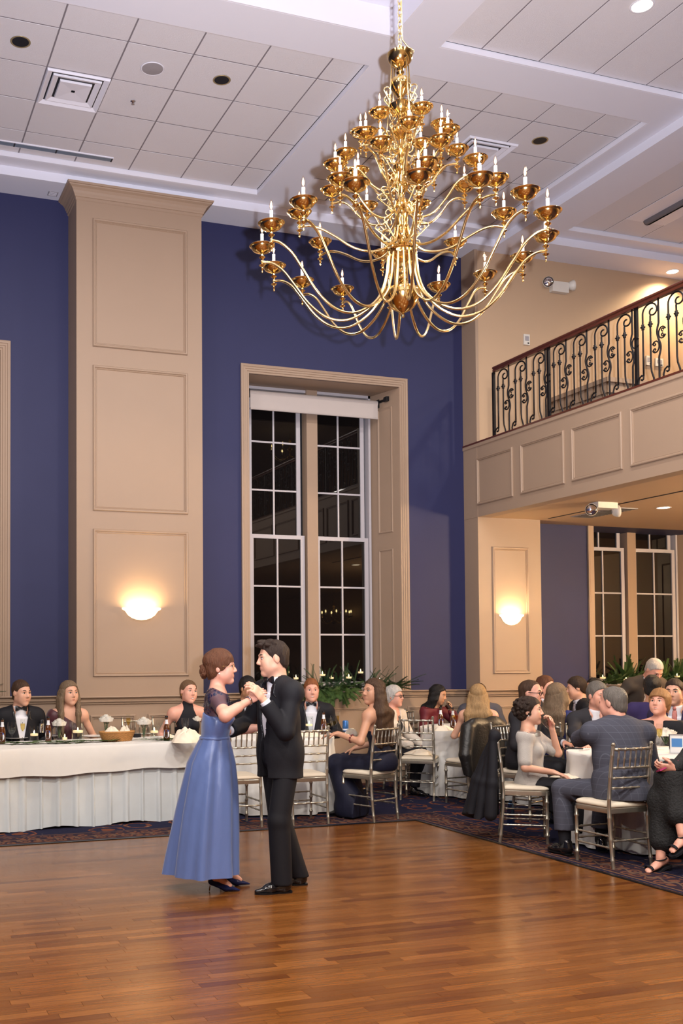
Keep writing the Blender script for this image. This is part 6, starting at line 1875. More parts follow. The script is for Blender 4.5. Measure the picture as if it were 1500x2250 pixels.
# ---- 21 short-haired woman looking up
def g21():
    p = guest('woman with short reddish-blonde hair and black cardigan looking up', 1448, 1546, 9.45, -8, -20, 'f', 'skin_pink', pitch=12, lean=0, wide=1.12, hands={1: (.18, .32, .70), -1: (-.18, .32, .70)})
    k = p.k; base(p, True, legs='skirt:black_crepe'); add_torso(p.body, k, -.004); p.face('hair_lightbrown', 'lips_rose', smile=.1, open_=.003)
    p.hair_cap('hair_sandy', [(-.2, -.3), (-.085, -.06), (-.06, -.02), (-.035, .014), (.0, .036), (.04, .052), (.055, .088), (.07, .3)], puff=.014, top=.006)
    p.top('print_blouse', g=.006, low=.0, neck=lambda r, f, u: u - (.47 - .8 * np.clip(f, 0, .1)) + 0 * r, name='blouse')
    def opn(r, f, u): return -np.maximum(np.abs(r) - (.04 + .03 * np.clip((.46 - u) * 4, 0, 1)), -f)
    p.top('black_crepe', g=.016, sleeves=1.9, low=-.10, neck=lambda r, f, u: np.maximum(opn(r, f, u), u - .52 + 0 * r), h=.0135, wr=.004, name='cardigan'); p.build(.0100)
g21()
# ---- 22 man in purple suit
def g22():
    p = guest('dark-haired man in a purple suit with a pink tie', 1481, 1522, 10.1, -5, -14, 'm', 'skin_fair', lean=2)
    base(p, False); p.face('hair_darkbrown', 'lips_nude', brow_w=.004); p.hair_cap('hair_darkbrown', HL_M, top=.006); p.jacket('purple_suit', lapel='purple_suit', h=.0135, tie=('pink_tie', .042), vlow=.08); p.build(.0100)
g22()
# ---- 23 woman in black lace at the right edge
def g23():
    p = guest('woman in a black lace dress at the right edge holding a phone', 1568, 1545, 7.55, -62, -70, 'f', 'skin_pink', lean=4, wide=1.12, hands={1: (1476, 1697, 7.38), -1: (1490, 1690, 7.48)}, poles={1: (.7, -.4, -.6), -1: (-.7, -.4, -.6)},
              feet={1: (-.03, .50, .10), -1: (-.20, .42, .30)}, knees={1: (0, 1, .9), -1: (.35, 1, .8)})
    k = p.k
    base(p, True, legs=None, shoes=False, hand_dirs={1: (p.idir(-75, .05), p.idir(180, .6), p.idir(0, .6), 40), -1: (p.idir(-80, .05), p.idir(0, .5), p.idir(180, .7), 40)})
    p.face('hair_brown'); p.hair_long('hair_brown', .36)
    p.top('black_lace', g=.012, sleeves=1.9, low=-.05, name='dress_top', h=.0135, wr=.004)
    sd = SDF(); sd.ell(k.P, (.19, .16, .14), k.T, .04)
    for q in (1, -1): sd.cap(k.hip[q], k.K[q], .105, .095, .06)
    K1, K2, A1, A2 = k.K[1], k.K[-1], k.A[1], k.A[-1]
    sd.cap(K1, K2, .095, .10, .06); sd.cap(k.hip[1], K2, .10, .10, .06)
    sd.cap(K2, K2 + (A2 - K2) * .66, .098, .088, .06)
    for t in (.0, .35, .7, 1.0):
        T0 = K1 + (k.hip[1] - K1) * t * .55; B0 = A1 + np.array((.03 + .10 * t, -.04 - .30 * t, .12 - .05 * t)); sd.cap(T0 - np.array((0, 0, .02)), B0, .10, .10, .08)
    p.sdf('skirt', sd, 'black_lace', .010, .012, 34, stretch=(1, 1, .3))
    for q in (1, -1):
        A, K_ = k.A[q], k.K[q]; p.body.cap(K_, A, .048, .033, .02)
        p.body.cap(k.hip[q], K_, .06, .05, .02)
        d = nrm_((-.25, 1, -.28 if q > 0 else -.55)); up = nrm_(np.cross(np.cross(d, (0, 0, 1)), d))
        p.body.cap(A - d * .03 - up * .03, A + d * .06 - up * .045, .030, .028, .02); p.body.cap(A + d * .06 - up * .05, A + d * .12 - up * .058, .034, .030, .02, up, .55)
        for i in range(5): p.body.cap(A + d * .12 - up * .06 + np.cross(d, up) * (i - 2) * .012, A + d * (.148 - abs(i - 1) * .006) - up * .064 + np.cross(d, up) * (i - 2) * .012, .0085, .0075, .004)
        s_ = MB(); lat = np.cross(d, up)
        poly = [(-.06, .022), (-.05, .030), (.0, .026), (.06, .034), (.11, .042), (.15, .034), (.168, .012)]
        out = [A + d * f_ + lat * w_ - up * (.075 + .012 * (f_ > .05)) for f_, w_ in poly] + [A + d * f_ - lat * w_ - up * (.075 + .012 * (f_ > .05)) for f_, w_ in reversed(poly)]
        s_.loft([[tuple(v) for v in out], [tuple(v - up * .016) for v in out]], cap=(True, True)); p.mb('sandal_sole', s_, 'black_crepe', False)
        st = MB()
        for c0, rr in ((A + d * .115 - up * .052, .040), ):
            st.tube([c0 + lat * cos(t) * rr + up * sin(t) * .026 for t in [pi * i / 10 for i in range(11)]], .009, 6, flat=(.3, 1.2), up=tuple(up))
        p.mb('sandal_strap', st, 'black_crepe')
        p.mb('ankle_strap', MB().tube([A + lat * cos(t) * .036 + d * sin(t) * .040 - up * .012 for t in [2 * pi * i / 16 for i in range(16)]], .005, 6, closed=True), 'black_crepe')
        p.mb('sandal_heel', MB().tube([A - d * .04 - up * .085, A - d * .042 - up * .115], [.022, .018], 8), 'black_crepe')
    p.build(.0066)
    return p
G23 = g23()
# chairs of the guests who sit elsewhere round the tables
_has = ('dancing', 'navy halter', 'green and black', 'curly dark', 'checked suit', 'leaning over')
for p_ in PEOPLE:
    if any(h_ in p_.label for h_ in _has): continue
    sub = p_.label.split(' seated')[0].split(' drinking')[0].split(' mostly')[0].split(' seen from')[0].split(' looking')[0].split(' resting')[0].split(' behind')[0].split(' at the right')[0].split(' under the')[0]
    chair(p_.pos[0], p_.pos[1], p_.rz, 'silver chiavari chair of the ' + sub + (' at the far left' if 'far left' in p_.label else ''))
# ================================================================== WALL AND CEILING FIXTURES
mat('sconce_glass', (.85, .78, .66), .35, var=.05, scale=30, emit=(1.0, .74, .42), estr=1.7)
mat('lamp_on', (1, .9, .7), .5, var=0, emit=(1.0, .84, .58), estr=9.0)
mat('grille', (.30, .28, .30), .5, var=.1); mat('can_gold', (.45, .36, .20), .35, .6, var=0); mat('steel_blue', (.20, .25, .32), .4, .3, var=.05)
def sconce(x, y, z, w, label):
    t = thing('wall_sconce', label, 'wall lamp', (x, y, z), 0, 'half bowl wall sconces')
    r = w / 2; prof = [(r, .0), (r * .985, -.010), (r * .86, -.024), (r * .80, -.040), (r * .70, -.072), (r * .50, -.104), (r * .26, -.122), (0, -.128)]
    def half(pf, dr=0):
        rings = []
        for rr, zz in pf: rings.append([((rr - dr) * cos(a), -(rr - dr) * .62 * sin(a), zz) for a in [pi * i / 20 for i in range(21)]])
        return rings
    MB().loft(list(reversed(half(prof))), closed=False).build('bowl', 'sconce_glass', t, True)
    MB().loft(half([(r, 0), (r * 1.01, .006), (r * .98, .012), (r * .95, .006), (r * .95, -.004)]), closed=False).build('rim', 'sconce_glass', t, True)
    MB().box(-.05, .05, -.014, 0, -.10, .0).build('back_plate', 'brass', t)
    l = light('sconce_light', 'AREA', (0, 0, 0), 6.5, (1.0, .70, .36), w * .80, target=(0, .02, 1), shape='RECTANGLE', size_y=.06); l.parent = t; l.location = (0, -.075, .004)
    return t
s1 = ony(310, 1335, 11.03)
sconce(3.09, 11.131, 2.125, .45, 'lit glass wall sconce on the tall pilaster left of the dancers')
sconce(8.085, 11.273, 2.105, .36, 'lit glass wall sconce on the pilaster under the balcony')
def can(px, py, z, r, lit, label, group='recessed ceiling downlights'):
    c = onz(px, py, z); t = thing('recessed_downlight', label, 'downlight', (c.x, c.y, z), 0, group)
    MB().lathe([(r * .86, -.001), (r * 1.0, -.004), (r * 1.06, -.002), (r * 1.06, .0), (r * .86, 0)], 28, cap=False).build('trim_ring', 'can_gold' if not lit else 'white_trim', t, True)
    if lit: MB().lathe([(0, .003 if False else -.0025), (r * .87, -.002)], 28, cap=False).build('lens', 'lamp_on', t)
    else: MB().lathe([(0, -.0012), (r * .45, -.0014), (r * .87, -.0018)], 28, cap=False).build('baffle', 'dark_hole', t)
    return t, c
def hole(px, py, z): pass
can(45, 92, ZT - .004, .085, False, 'unlit black downlight in the ceiling tiles at the far left')
can(487, 176, ZT - .004, .080, False, 'unlit black downlight in the tiles left of the chandelier')
can(1186, 309, ZT - .004, .080, False, 'unlit black downlight in the tiles right of the chandelier')
t_, c_ = can(1410, 13, ZT - .004, .095, True, 'lit round downlight at the top right of the ceiling')
light('downlight_beam', 'SPOT', (c_.x, c_.y, ZT - .03), 60, WARM2, .06, target=(c_.x, c_.y, 0), angle=radians(120), blend=.8)
t_, c_ = can(1477, 597, ZS - .002, .085, True, 'lit round downlight above the balcony wall')
light('downlight_beam', 'SPOT', (c_.x, c_.y, ZS - .04), 90, WARM, .06, target=(c_.x, c_.y, 0), angle=radians(150), blend=.6)
# dark can openings are let into the tile with a black disc just proud of it
for px, py, r in ((45, 92, .085), (487, 176, .080), (1186, 309, .080)):
    pass
c = onz(335, 150, ZT)
sp = thing('ceiling_speaker', 'round grey speaker grille in the ceiling tiles', 'speaker', (c.x, c.y, ZT - .004))
MB().lathe([(0, -.006), (.085, -.005), (.098, -.003)], 32, cap=False).build('grille', 'grille', sp, True); MB().lathe([(.098, -.003), (.104, -.006), (.110, -.001), (.110, 0)], 32, cap=False).build('ring', 'white_trim', sp, True)
def diffuser(cx_, cy_, label, s=.30):
    t = thing('air_diffuser', label, 'vent', (cx_, cy_, ZT - .003), 0, 'square ceiling air diffusers')
    for i, (a, b, z0, z1) in enumerate(((s, s * .80, 0, -.022), (s * .78, s * .56, .018, -.018), (s * .52, s * .06, .02, -.02))):
        frame(MB(), (-a, -a, 0), (1, 0, 0), (0, 1, 0), 2 * a, 2 * a, [(0, -z0 if i else 0), (.006, -z1), (.014, -z1), (a - b, -.004 if i < 2 else .012)], nrm=(0, 0, -1)).build('louvre', 'white_trim', t)
    MB().box(-s * .98, s * .98, -s * .98, s * .98, .001, .003).build('duct', 'dark_hole', t)
    return t
c = onz(167, 197, ZT); diffuser(1.982, 9.535 if abs(c.y - 9.53) < .25 else c.y, 'square white air diffuser among the left ceiling tiles')
c = onz(1050, 336, ZT); diffuser(c.x, c.y, 'square air diffuser partly hidden behind the chandelier')
c = onz(292, 222, ZT); sk_ = thing('fire_sprinkler', 'small chrome fire sprinkler head in the ceiling', 'sprinkler', (c.x, c.y, ZT))
MB().lathe([(.028, -.002), (.024, -.008), (.008, -.010), (.008, -.028)], 14).build('escutcheon', 'chrome', sk_, True); MB().lathe([(.016, -.034), (.018, -.036), (.004, -.038)], 12).tube([(-.010, 0, -.010), (-.012, 0, -.034)], .002, 5).tube([(.010, 0, -.010), (.012, 0, -.034)], .002, 5).build('deflector', 'chrome', sk_, True)
# slot diffuser in the far row of tiles
a = onz(0, 311, ZT); b = onz(250, 345, ZT)
sl = thing('slot_diffuser', 'long blue-grey slot air diffuser in the far row of ceiling tiles', 'vent', (0, 0, ZT))
MB().box(-2.5, b.x, a.y - .045, a.y + .045, -.012, .004).build('slot_frame', 'white_trim', sl); MB().box(-2.48, b.x - .02, a.y - .034, a.y + .034, -.014, -.011).build('slot_blade', 'steel_blue', sl)
for xx in (a.x + .15, b.x - .62, b.x - .012): MB().box(xx - .008, xx + .008, a.y - .036, a.y + .036, -.016, -.012).build('slot_joint', 'dark_hole', sl)
# troffer over the balcony
c0 = onz(1200 + 870 / 5, 300 + 905 / 5, ZT)
tr = thing('fluorescent_troffer', 'recessed two tube fluorescent fixture over the balcony', 'ceiling light', (9.078 + T / 2, 10.215 - T, ZT - .002))
MB().box(-.30, .30, -.60, .60, -.004, 0).build('pan', 'white_trim', tr)
for s_ in (-.15, .15): MB().lathe([(0, -.58), (.05, -.58), (.058, -.55), (.058, .55), (.05, .58), (0, .58)], 14).build('tube_cover', 'grille', tr, True).rotation_euler = (pi / 2, 0, 0)
c = ony(115, 426, YF); v = thing('soffit_vent', 'small square grey vent on the soffit by the tall pilaster', 'vent', (onz(116, 425, ZS).x, onz(116, 425, ZS).y, ZS - .001))
MB().box(-.055, .055, -.055, .055, -.006, 0).build('plate', 'grille', v)
for i in range(5): MB().box(-.045, .045, -.045 + i * .02, -.037 + i * .02, -.008, -.006).build('slat', 'white_trim', v)
# emergency lights
def emergency(o, label, up):
    t = thing('emergency_light', label, 'emergency light', o, 0, 'twin head emergency lights')
    if up: MB().box(-.13, .13, -.07, 0, -.07, .07).build('housing', 'plastic_white', t)
    else: MB().box(-.14, .14, -.08, .08, -.07, 0).build('housing', 'plastic_white', t)
    for s_ in (-1, 1):
        cx_ = (s_ * .20, -.07, .04) if up else (s_ * .19, -.02, -.09)
        d = Vector((s_ * .35 - .2, -.85, -.1)).normalized() if s_ < 0 else Vector((.9, -.35, .1)).normalized()
        q = d.to_track_quat('Z', 'Y').to_matrix()
        h = MB(); h.lathe([(.02, -.07), (.05, -.055), (.068, -.02), (.072, .01), (.066, .016)], 18, cap=False); h.v = [tuple(q @ Vector(p) + Vector(cx_)) for p in h.v]
        hd = h.build('lamp_head', 'plastic_white', t, True)
        l = MB(); l.lathe([(.066, .012), (.05, .02), (0, .024)], 18); l.v = [tuple(q @ Vector(p) + Vector(cx_)) for p in l.v]; l.build('reflector', 'chrome', hd, True)
        MB().tube([(s_ * .10, -.03, .0 if up else -.06), cx_], .012, 6).build('arm', 'plastic_white', t)
    return t
c = ony(1224, 634, 11.30); emergency((c.x, 11.298, c.z), 'twin head emergency light on the cream wall above the balcony', True)
c = onz(1325, 1105, ZBAL); emergency((c.x, c.y, ZBAL - .001), 'twin head emergency light under the balcony ceiling', False)
def plate(px, py, Y, w, h, label, cat='thermostat', nm='thermostat'):
    c = ony(px, py, Y); t = thing(nm, label, cat, (c.x, Y - .001, c.z))
    MB().box(-w / 2, w / 2, -.022, 0, -h / 2, h / 2).build('cover', 'plastic_white', t); MB().box(-w * .32, w * .32, -.025, -.022, -h * .12, h * .30).build('screen', 'grille', t); MB().box(w * .1, w * .34, -.026, -.022, -h * .40, -h * .28).build('button', 'black_metal', t)
    return t
plate(1155, 747, 11.30, .09, .14, 'small white thermostat on the cream wall near the railing end')
plate(1423, 793, 11.30, .09, .13, 'white switch plate seen through the balcony railing', 'switch', 'switch_plate')
plate(1446, 797, 11.30, .13, .11, 'white alarm box seen through the balcony railing', 'alarm', 'alarm_box')
# slots and grille in the ceiling under the balcony
c0 = onz(1205, 1139, ZBAL); c1 = onz(1330, 1110, ZBAL); c2 = onz(1500, 1077, ZBAL)
g_ = thing('return_grille', 'dark return air grille in the ceiling under the balcony', 'vent', (onz(1325, 1126, ZBAL).x, onz(1325, 1126, ZBAL).y, ZBAL - .001))
MB().box(-.16, .16, -.42, .42, -.008, 0).build('grille_frame', 'grille', g_)
for i in range(12): MB().box(-.14, .14, -.40 + i * .068, -.37 + i * .068, -.011, -.008).build('slat', 'black_metal', g_)
sl2 = thing('slot_vent', 'long thin dark slot in the ceiling under the balcony', 'vent', (c0.x, 0, ZBAL - .001))
MB().box(-.012, .012, c2.y - 2, c0.y, -.004, 0).build('slot', 'dark_hole', sl2)
for hx, hy, lb_ in ((9.3, 9.9, 'nearest the left window sash'), (10.6, 8.2, 'beyond the near table'), (9.2, 6.5, 'above the near table'), (11.2, 10.4, 'nearest the right window sash'), (9.3, 4.0, 'closest to the camera')):
    d_ = thing('recessed_downlight', 'lit downlight under the balcony ' + lb_, 'downlight', (hx, hy, ZBAL - .001), 0, 'downlights under the balcony')
    MB().lathe([(.07, -.001), (.085, -.004), (.09, 0)], 20, cap=False).build('trim_ring', 'white_trim', d_); MB().lathe([(0, -.002), (.07, -.0015)], 20, cap=False).build('lens', 'lamp_on', d_)
    light('downlight_beam', 'SPOT', (hx, hy, ZBAL - .03), 75, WARM, .06, target=(hx, hy, 0), angle=radians(150), blend=.8)
for hx, hy in ((9.4, 8.6), (10.8, 10.75), (9.6, 6.0), (10.9, 7.2)):
    light('balcony_downlight', 'SPOT', (hx, hy, 6.80), 85, WARM, .08, target=(hx, hy, 0), angle=radians(150), blend=.8)

# ================================================================== WINDOW SILL GREENERY AND CANDLES
mat('fir_green', (.026, .062, .022), .55, var=.6, scale=30); mat('cedar_green', (.048, .092, .022), .55, var=.5, scale=30); mat('twig', (.05, .03, .018), .8, var=.2); mat('leaf_dark', (.016, .045, .020), .35, var=.4, scale=20)
def sprig(rnd, kind, L_):
    m = MB(); n = int(L_ / .011)
    bend = rnd.uniform(-.5, .5); pts = []
    for i in range(n + 1):
        t = i / n; pts.append(Vector((L_ * t, bend * L_ * t * t * .5, -.10 * L_ * t * t)))
    m.tube(pts, [.0028 * (1 - .7 * i / n) for i in range(n + 1)], 4)
    for i in range(1, n):
        p = pts[i]; w = (.030 if kind == 'fir' else .050) * (1 - .55 * i / n)
        for s_ in (-1, 1):
            for e_ in ((0, .35) if kind == 'fir' else (0,)):
                d = Vector((.55, s_ * (1 - abs(e_) * .4), e_ * s_ if kind == 'fir' else rnd.uniform(-.1, .1))).normalized()
                q = p + d * w; nn = Vector((-.25, .15 * s_, .9)).normalized() * (.0022 if kind == 'fir' else .005)
                a = d.cross(Vector((0, 0, 1))).normalized() * (.0030 if kind == 'fir' else .0070)
                m.add([p - a, p + a, q + a * .3, q - a * .3], [(0, 1, 2, 3)])
    return m
def garland(name_label, spots, seed):
    rnd = random.Random(seed); t = thing('greenery_garland', name_label, 'garland', (0, 0, 0))
    fol = {'fir': MB(), 'cedar': MB()}; tw = MB()
    for (x, y, z, n, spread, upw, kind, L_) in spots:
        for i in range(int(n * 1.7)):
            sp_ = sprig(rnd, kind, L_ * rnd.uniform(.7, 1.15))
            az = rnd.uniform(0, 2 * pi) if spread >= 3 else -pi / 2 + rnd.uniform(-spread, spread); el = upw + rnd.uniform(-.35, .35)
            M_ = Matrix.Rotation(az, 3, 'Z') @ Matrix.Rotation(-el, 3, 'Y') @ Matrix.Rotation(rnd.uniform(-.7, .7), 3, 'X')
            o = Vector((x + rnd.uniform(-.09, .09), y + rnd.uniform(-.05, .05), z + rnd.uniform(0, .04)))
            mb = fol[kind]; off = len(mb.v); mb.v.extend([tuple(M_ @ Vector(p) + o) for p in sp_.v]); mb.f.extend([tuple(k + off for k in f) for f in sp_.f]); mb.m.extend([0] * len(sp_.f))
    for kd, m_ in fol.items():
        if m_.v:
            o = m_.build(kd + '_foliage', kd + '_green', t); o['kind'] = 'stuff'
    return t
def sill_pt(px, py, Y): return ony(px, py, Y)
sp1 = []
for x in [4.75 + .14 * i for i in range(14)]:
    sp1.append((x, 11.66, 1.18, 5, 3.2, .35, 'fir', .22)); sp1.append((x, 11.60, 1.17, 3, 3.2, .15, 'cedar', .22))
for x in [5.28 + .09 * i for i in range(7)]: sp1.append((x, 11.56, 1.17, 5, .9, -.55, 'cedar', .26))
for x, u in ((4.85, .95), (5.0, 1.0), (5.55, 1.1), (5.75, 1.05), (5.95, 1.1), (6.25, .8), (6.4, 1.0)): sp1.append((x, 11.68, 1.18, 4, 3.2, u, 'fir', .30))
for x in (6.5, 6.62): sp1.append((x, 11.58, 1.18, 4, 1.6, .45, 'fir', .30))
garland('evergreen garland spilling over the middle window sill', sp1, 11)
sp2 = []
for x in [9.8 + .14 * i for i in range(13)]:
    sp2.append((x, 11.66, 1.18, 5, 3.2, .45, 'cedar', .26)); sp2.append((x, 11.62, 1.17, 3, 3.2, .7, 'fir', .26))
for x in (10.25, 10.35, 10.95, 11.1, 11.2): sp2.append((x, 11.70, 1.18, 5, 3.2, 1.15, 'cedar', .38))
garland('evergreen garland on the window sill under the balcony', sp2, 12)
sp3 = [(x, 11.62, 1.18, 6, 3.2, .45, 'fir', .26) for x in (.6, .8, 1.0, 1.2, 1.35, 1.48)]
garland('evergreen garland on the sill at the far left edge', sp3, 13)

def flame_mesh(): return MB().lathe([(0, 0), (.004, .004), (.0052, .010), (.0035, .020), (.0012, .028), (0, .032)], 8)
FL_ME = flame_mesh().mesh('flame', 'flame', True)
def votive(x, y, z, r, h, label, group, water=False, fill=.45):
    t = thing('candle_glass', label, 'candle', (x, y, z), 0, group)
    MB().lathe([(r * .96, 0), (r, .004), (r, h), (r - .003, h), (r - .003, .006), (0, .005)], 24).build('glass', 'thin_glass', t, True, 50)
    zc = h * fill
    if water: MB().lathe([(0, .007), (r - .004, .007), (r - .004, zc - .014), (0, zc - .014)], 20).build('water', 'water', t, True, 50)
    c = MB().lathe([(0, zc - .02), (r * .80, zc - .018), (r * .86, zc - .004), (r * .80, zc + .004), (0, zc + .003)], 20).build('wax', 'candle_wax', t, True, 50)
    q = mk('flame', FL_ME, t); q.location = (0, 0, zc + .006)
    return t
for i, (px, py, Y, r, h, lb) in enumerate(((546, 1492, 11.62, .036, .075, 'candle in glass on the sill just behind the dancing man'), (650, 1490, 11.62, .036, .075, 'candle in glass on the sill left of the red-haired man'), (708, 1484, 11.60, .042, .095, 'tall candle glass on the sill above the red-haired man'), (728, 1488, 11.66, .034, .06, 'low candle glass between two taller ones on the middle sill'),
                                      (766, 1489, 11.58, .042, .085, 'candle glass in the middle of the garland on the middle sill'), (792, 1477, 11.72, .040, .075, 'highest candle glass in the garland by the middle window'), (834, 1496, 11.60, .036, .07, 'candle glass behind the long-haired woman in navy'))):
    p = ony(px, py, Y); votive(p.x, Y, max(1.156, p.z - .03), r, h, lb, 'candles on the middle window sill')
for px, py, Y, lb in ((1324, 1490, 11.58, 'leftmost candle on the sill under the balcony'), (1375, 1494, 11.58, 'candle glass left of the leaning man'), (1487, 1487, 11.60, 'candle glass right of the leaning man')):
    p = ony(px, py, Y); votive(p.x, Y, max(1.156, p.z - .03), .045, .09, lb, 'candles on the sill under the balcony')
# ================================================================== TABLEWARE
ZTOP = .7605
mat('amber_glass', (.085, .024, .005), .06, var=0, spec=.8); mat('label_white', (.72, .74, .80), .5, var=.1, scale=120); mat('label_blue', (.045, .085, .30), .5, var=.2, scale=60); mat('label_red', (.45, .03, .03), .5, var=0)
mat('rose_white', (.80, .77, .70), .6, var=.04); mat('stem_green', (.05, .10, .035), .5, var=.3)
mat('wicker', (.42, .20, .06), .6, var=.25, scale=60, bump=.4, bscale=150); mat('can_blue', (.05, .16, .42), .3, .4, var=.5, scale=25); mat('silver_mesh', (.55, .53, .50), .25, .9, var=.6, scale=260, bump=1.0, bscale=350)
mat('dark_drink', (.03, .008, .004), .05, var=0, spec=.8); mat('phone_black', (.012, .012, .014), .15, var=0); mat('phone_pink', (.42, .03, .14), .35, var=0)
mat('card_white', (.72, .72, .72), .6, var=.02); mat('card_blue', (.06, .20, .48), .5, var=0); mat('plate_white', (.72, .70, .68), .25, var=0)
GL = {}
GL['goblet'] = [('bowl', MB().lathe([(.034, 0), (.034, .003), (.006, .008), (.005, .05), (.010, .062), (.030, .085), (.036, .115), (.034, .165), (.032, .165), (.034, .115), (.028, .088), (.008, .066)], 18, cap=False).mesh('bowl', 'thin_glass', True, 60)), ('drink', MB().lathe([(0, .068), (.026, .088), (.0325, .112), (.0322, .135), (0, .135)], 16).mesh('drink', 'water', True, 60))]
GL['flute'] = [('bowl', MB().lathe([(.032, 0), (.032, .003), (.005, .008), (.004, .075), (.010, .09), (.023, .12), (.025, .165), (.022, .215), (.020, .215), (.023, .165), (.020, .122), (.007, .094)], 18, cap=False).mesh('bowl', 'thin_glass', True, 60)), ('drink', MB().lathe([(0, .095), (.018, .121), (.0222, .150), (.0222, .175), (0, .175)], 14).mesh('drink', 'champagne', True, 60))]
GL['wine'] = [('bowl', MB().lathe([(.034, 0), (.034, .003), (.005, .008), (.004, .085), (.012, .095), (.036, .125), (.040, .155), (.033, .205), (.031, .205), (.037, .155), (.033, .127), (.009, .099)], 18, cap=False).mesh('bowl', 'thin_glass', True, 60)), ('drink', MB().lathe([(0, .100), (.031, .127), (.036, .15), (0, .15)], 14).mesh('drink', 'champagne', True, 60))]
BT = [('glass', MB().lathe([(.028, 0), (.031, .004), (.031, .118), (.028, .138), (.016, .168), (.0135, .185), (.013, .222), (.0145, .224), (.0145, .236), (.012, .238), (0, .238)], 18).mesh('glass', 'amber_glass', True, 50)),
      ('neck_label', MB().lathe([(.0190, .160), (.0142, .182), (.0140, .205)], 14, cap=False).mesh('neck_label', 'label_white', True)), ('cap', MB().lathe([(.0150, .226), (.0155, .238), (.012, .242), (0, .242)], 14).mesh('cap', 'black_metal', True, 50))]
def oval_label():
    m = MB(); c = -pi / 2
    for (ru, rz_, mi, rr, z0) in ((.95, .042, 0, .0316, .068), (.80, .012, 1, .0320, .096), (.30, .010, 2, .0321, .058)):
        vs = []; n = 18
        for i in range(n): vs.append((rr * cos(c + ru * cos(2 * pi * i / n)), rr * sin(c + ru * cos(2 * pi * i / n)), z0 + rz_ * sin(2 * pi * i / n)))
        m.cur = mi; m.add(vs, [tuple(range(n))])
    return m
LB = oval_label().mesh('label', ['label_white', 'label_blue', 'iris_dark'])
def put(px, py, z=ZTOP): 
    p = onz(px, py, z); return p
def glass(kind, px, py, label, z=ZTOP, sc=1.0):
    p = put(px, py, z); t = thing({'goblet': 'water_goblet', 'flute': 'champagne_flute', 'wine': 'wine_glass'}[kind], label, 'glass', (p.x, p.y, z), 0, 'glasses on the tables')
    for nm, me_ in GL[kind]:
        q = mk(nm, me_, t); q.scale = (sc, sc, sc)
    return t
def bottle(px, py, label, rz=0.0):
    p = put(px, py); t = thing('beer_bottle', label, 'bottle', (p.x, p.y, ZTOP), YAW * -1 + rz, 'amber beer bottles on the tables')
    for nm, me_ in BT: mk(nm, me_, t)
    mk('label', LB, t)
    return t
def roses(px, py, label, n=5, r=.05, vase_h=.11, z=ZTOP, seed=0):
    p = put(px, py, z); t = thing('rose_vase', label, 'flowers', (p.x, p.y, z), 0, 'vases of white roses')
    MB().lathe([(.026, 0), (.030, .006), (.026, .05), (.020, .075), (.024, vase_h), (.022, vase_h), (.018, .075), (.023, .01), (0, .008)], 16, cap=False).build('vase', 'thin_glass', t, True, 60)
    rnd = random.Random(seed)
    st = MB()
    for i in range(n):
        a = 2 * pi * i / max(1, n - 1); rr = 0 if i == n - 1 else r * .62
        c = Vector((rr * cos(a), rr * sin(a), vase_h + .055 + (.02 if rr == 0 else 0)))
        st.tube([(0, 0, .02), (c.x * .5, c.y * .5, vase_h), c], .0028, 5)
        m = MB(); R = .036
        m.ell(c, (R * .55, R * .55, R * .6), 8, 6)
        for L_ in range(3):
            for j in range(5):
                b = 2 * pi * (j + .5 * L_) / 5 + rnd.random() * .3; rad = R * (.45 + .24 * L_); hh = R * (.95 - .22 * L_)
                pts = []
                for u in range(4):
                    for v in range(5):
                        w = (v / 4 - .5) * 1.25; q = rad * (1 + .18 * u / 3 * (L_ + 1) * .6); zz = -R * .55 + (hh + R * .55) * u / 3 * (1 - .25 * (2 * (v / 4) - 1) ** 2)
                        pts.append((c.x + q * cos(b + w), c.y + q * sin(b + w), c.z + zz))
                m.add(pts, [(u * 5 + v, u * 5 + v + 1, (u + 1) * 5 + v + 1, (u + 1) * 5 + v) for u in range(3) for v in range(4)])
        m.build('rose', 'rose_white', t, True)
    st.build('stems', 'stem_green', t)
    lf = MB()
    for i in range(7):
        a = rnd.random() * 6.28; b = Vector((cos(a), sin(a), .2)); o = Vector((0, 0, vase_h + .012)); s_ = Vector((-sin(a), cos(a), 0)) * .012
        lf.add([o, o + b * .03 + s_, o + b * .055, o + b * .03 - s_], [(0, 1, 2, 3)])
    lf.build('leaves', 'stem_green', t)
    return t
def crumple(name, x, y, z, sx, sy, h, seed, label, cat='napkin', rz=0.0, m='ivory_linen', n=30):
    r = np.random.RandomState(seed); nr, na = 16, 48; vs = []; fs = []
    ks = [(r.normal() * 2.6, r.normal() * 2.6, r.rand() * 6, r.uniform(.5, 1)) for _ in range(6)]
    for i in range(nr + 1):
        q = i / nr
        for j in range(na):
            a = 2 * pi * j / na; e_ = 1 + .16 * sin(3 * a + seed) + .10 * sin(5 * a + 2 * seed)
            u, v = q * cos(a) * e_, q * sin(a) * e_
            hh = sum(w_ * (.5 + .5 * cos(2 * (u * k0 + v * k1 + p_))) for k0, k1, p_, w_ in ks) / sum(k_[3] for k_ in ks)
            env = (1 - q ** 2.4)
            vs.append((u * sx, v * sy, h * env * (.35 + 1.0 * hh) + .0015 + .012 * q * (1 - q) * sin(9 * a)))
    for i in range(nr):
        for j in range(na):
            j2 = (j + 1) % na; fs.append((i * na + j, (i + 1) * na + j, (i + 1) * na + j2, i * na + j2))
    mb = MB().add(vs, fs)
    o = mb.build(name, m, None, True, None, (x, y, z), rz)
    return tag(o, label, cat, 'ivory cloth napkins')

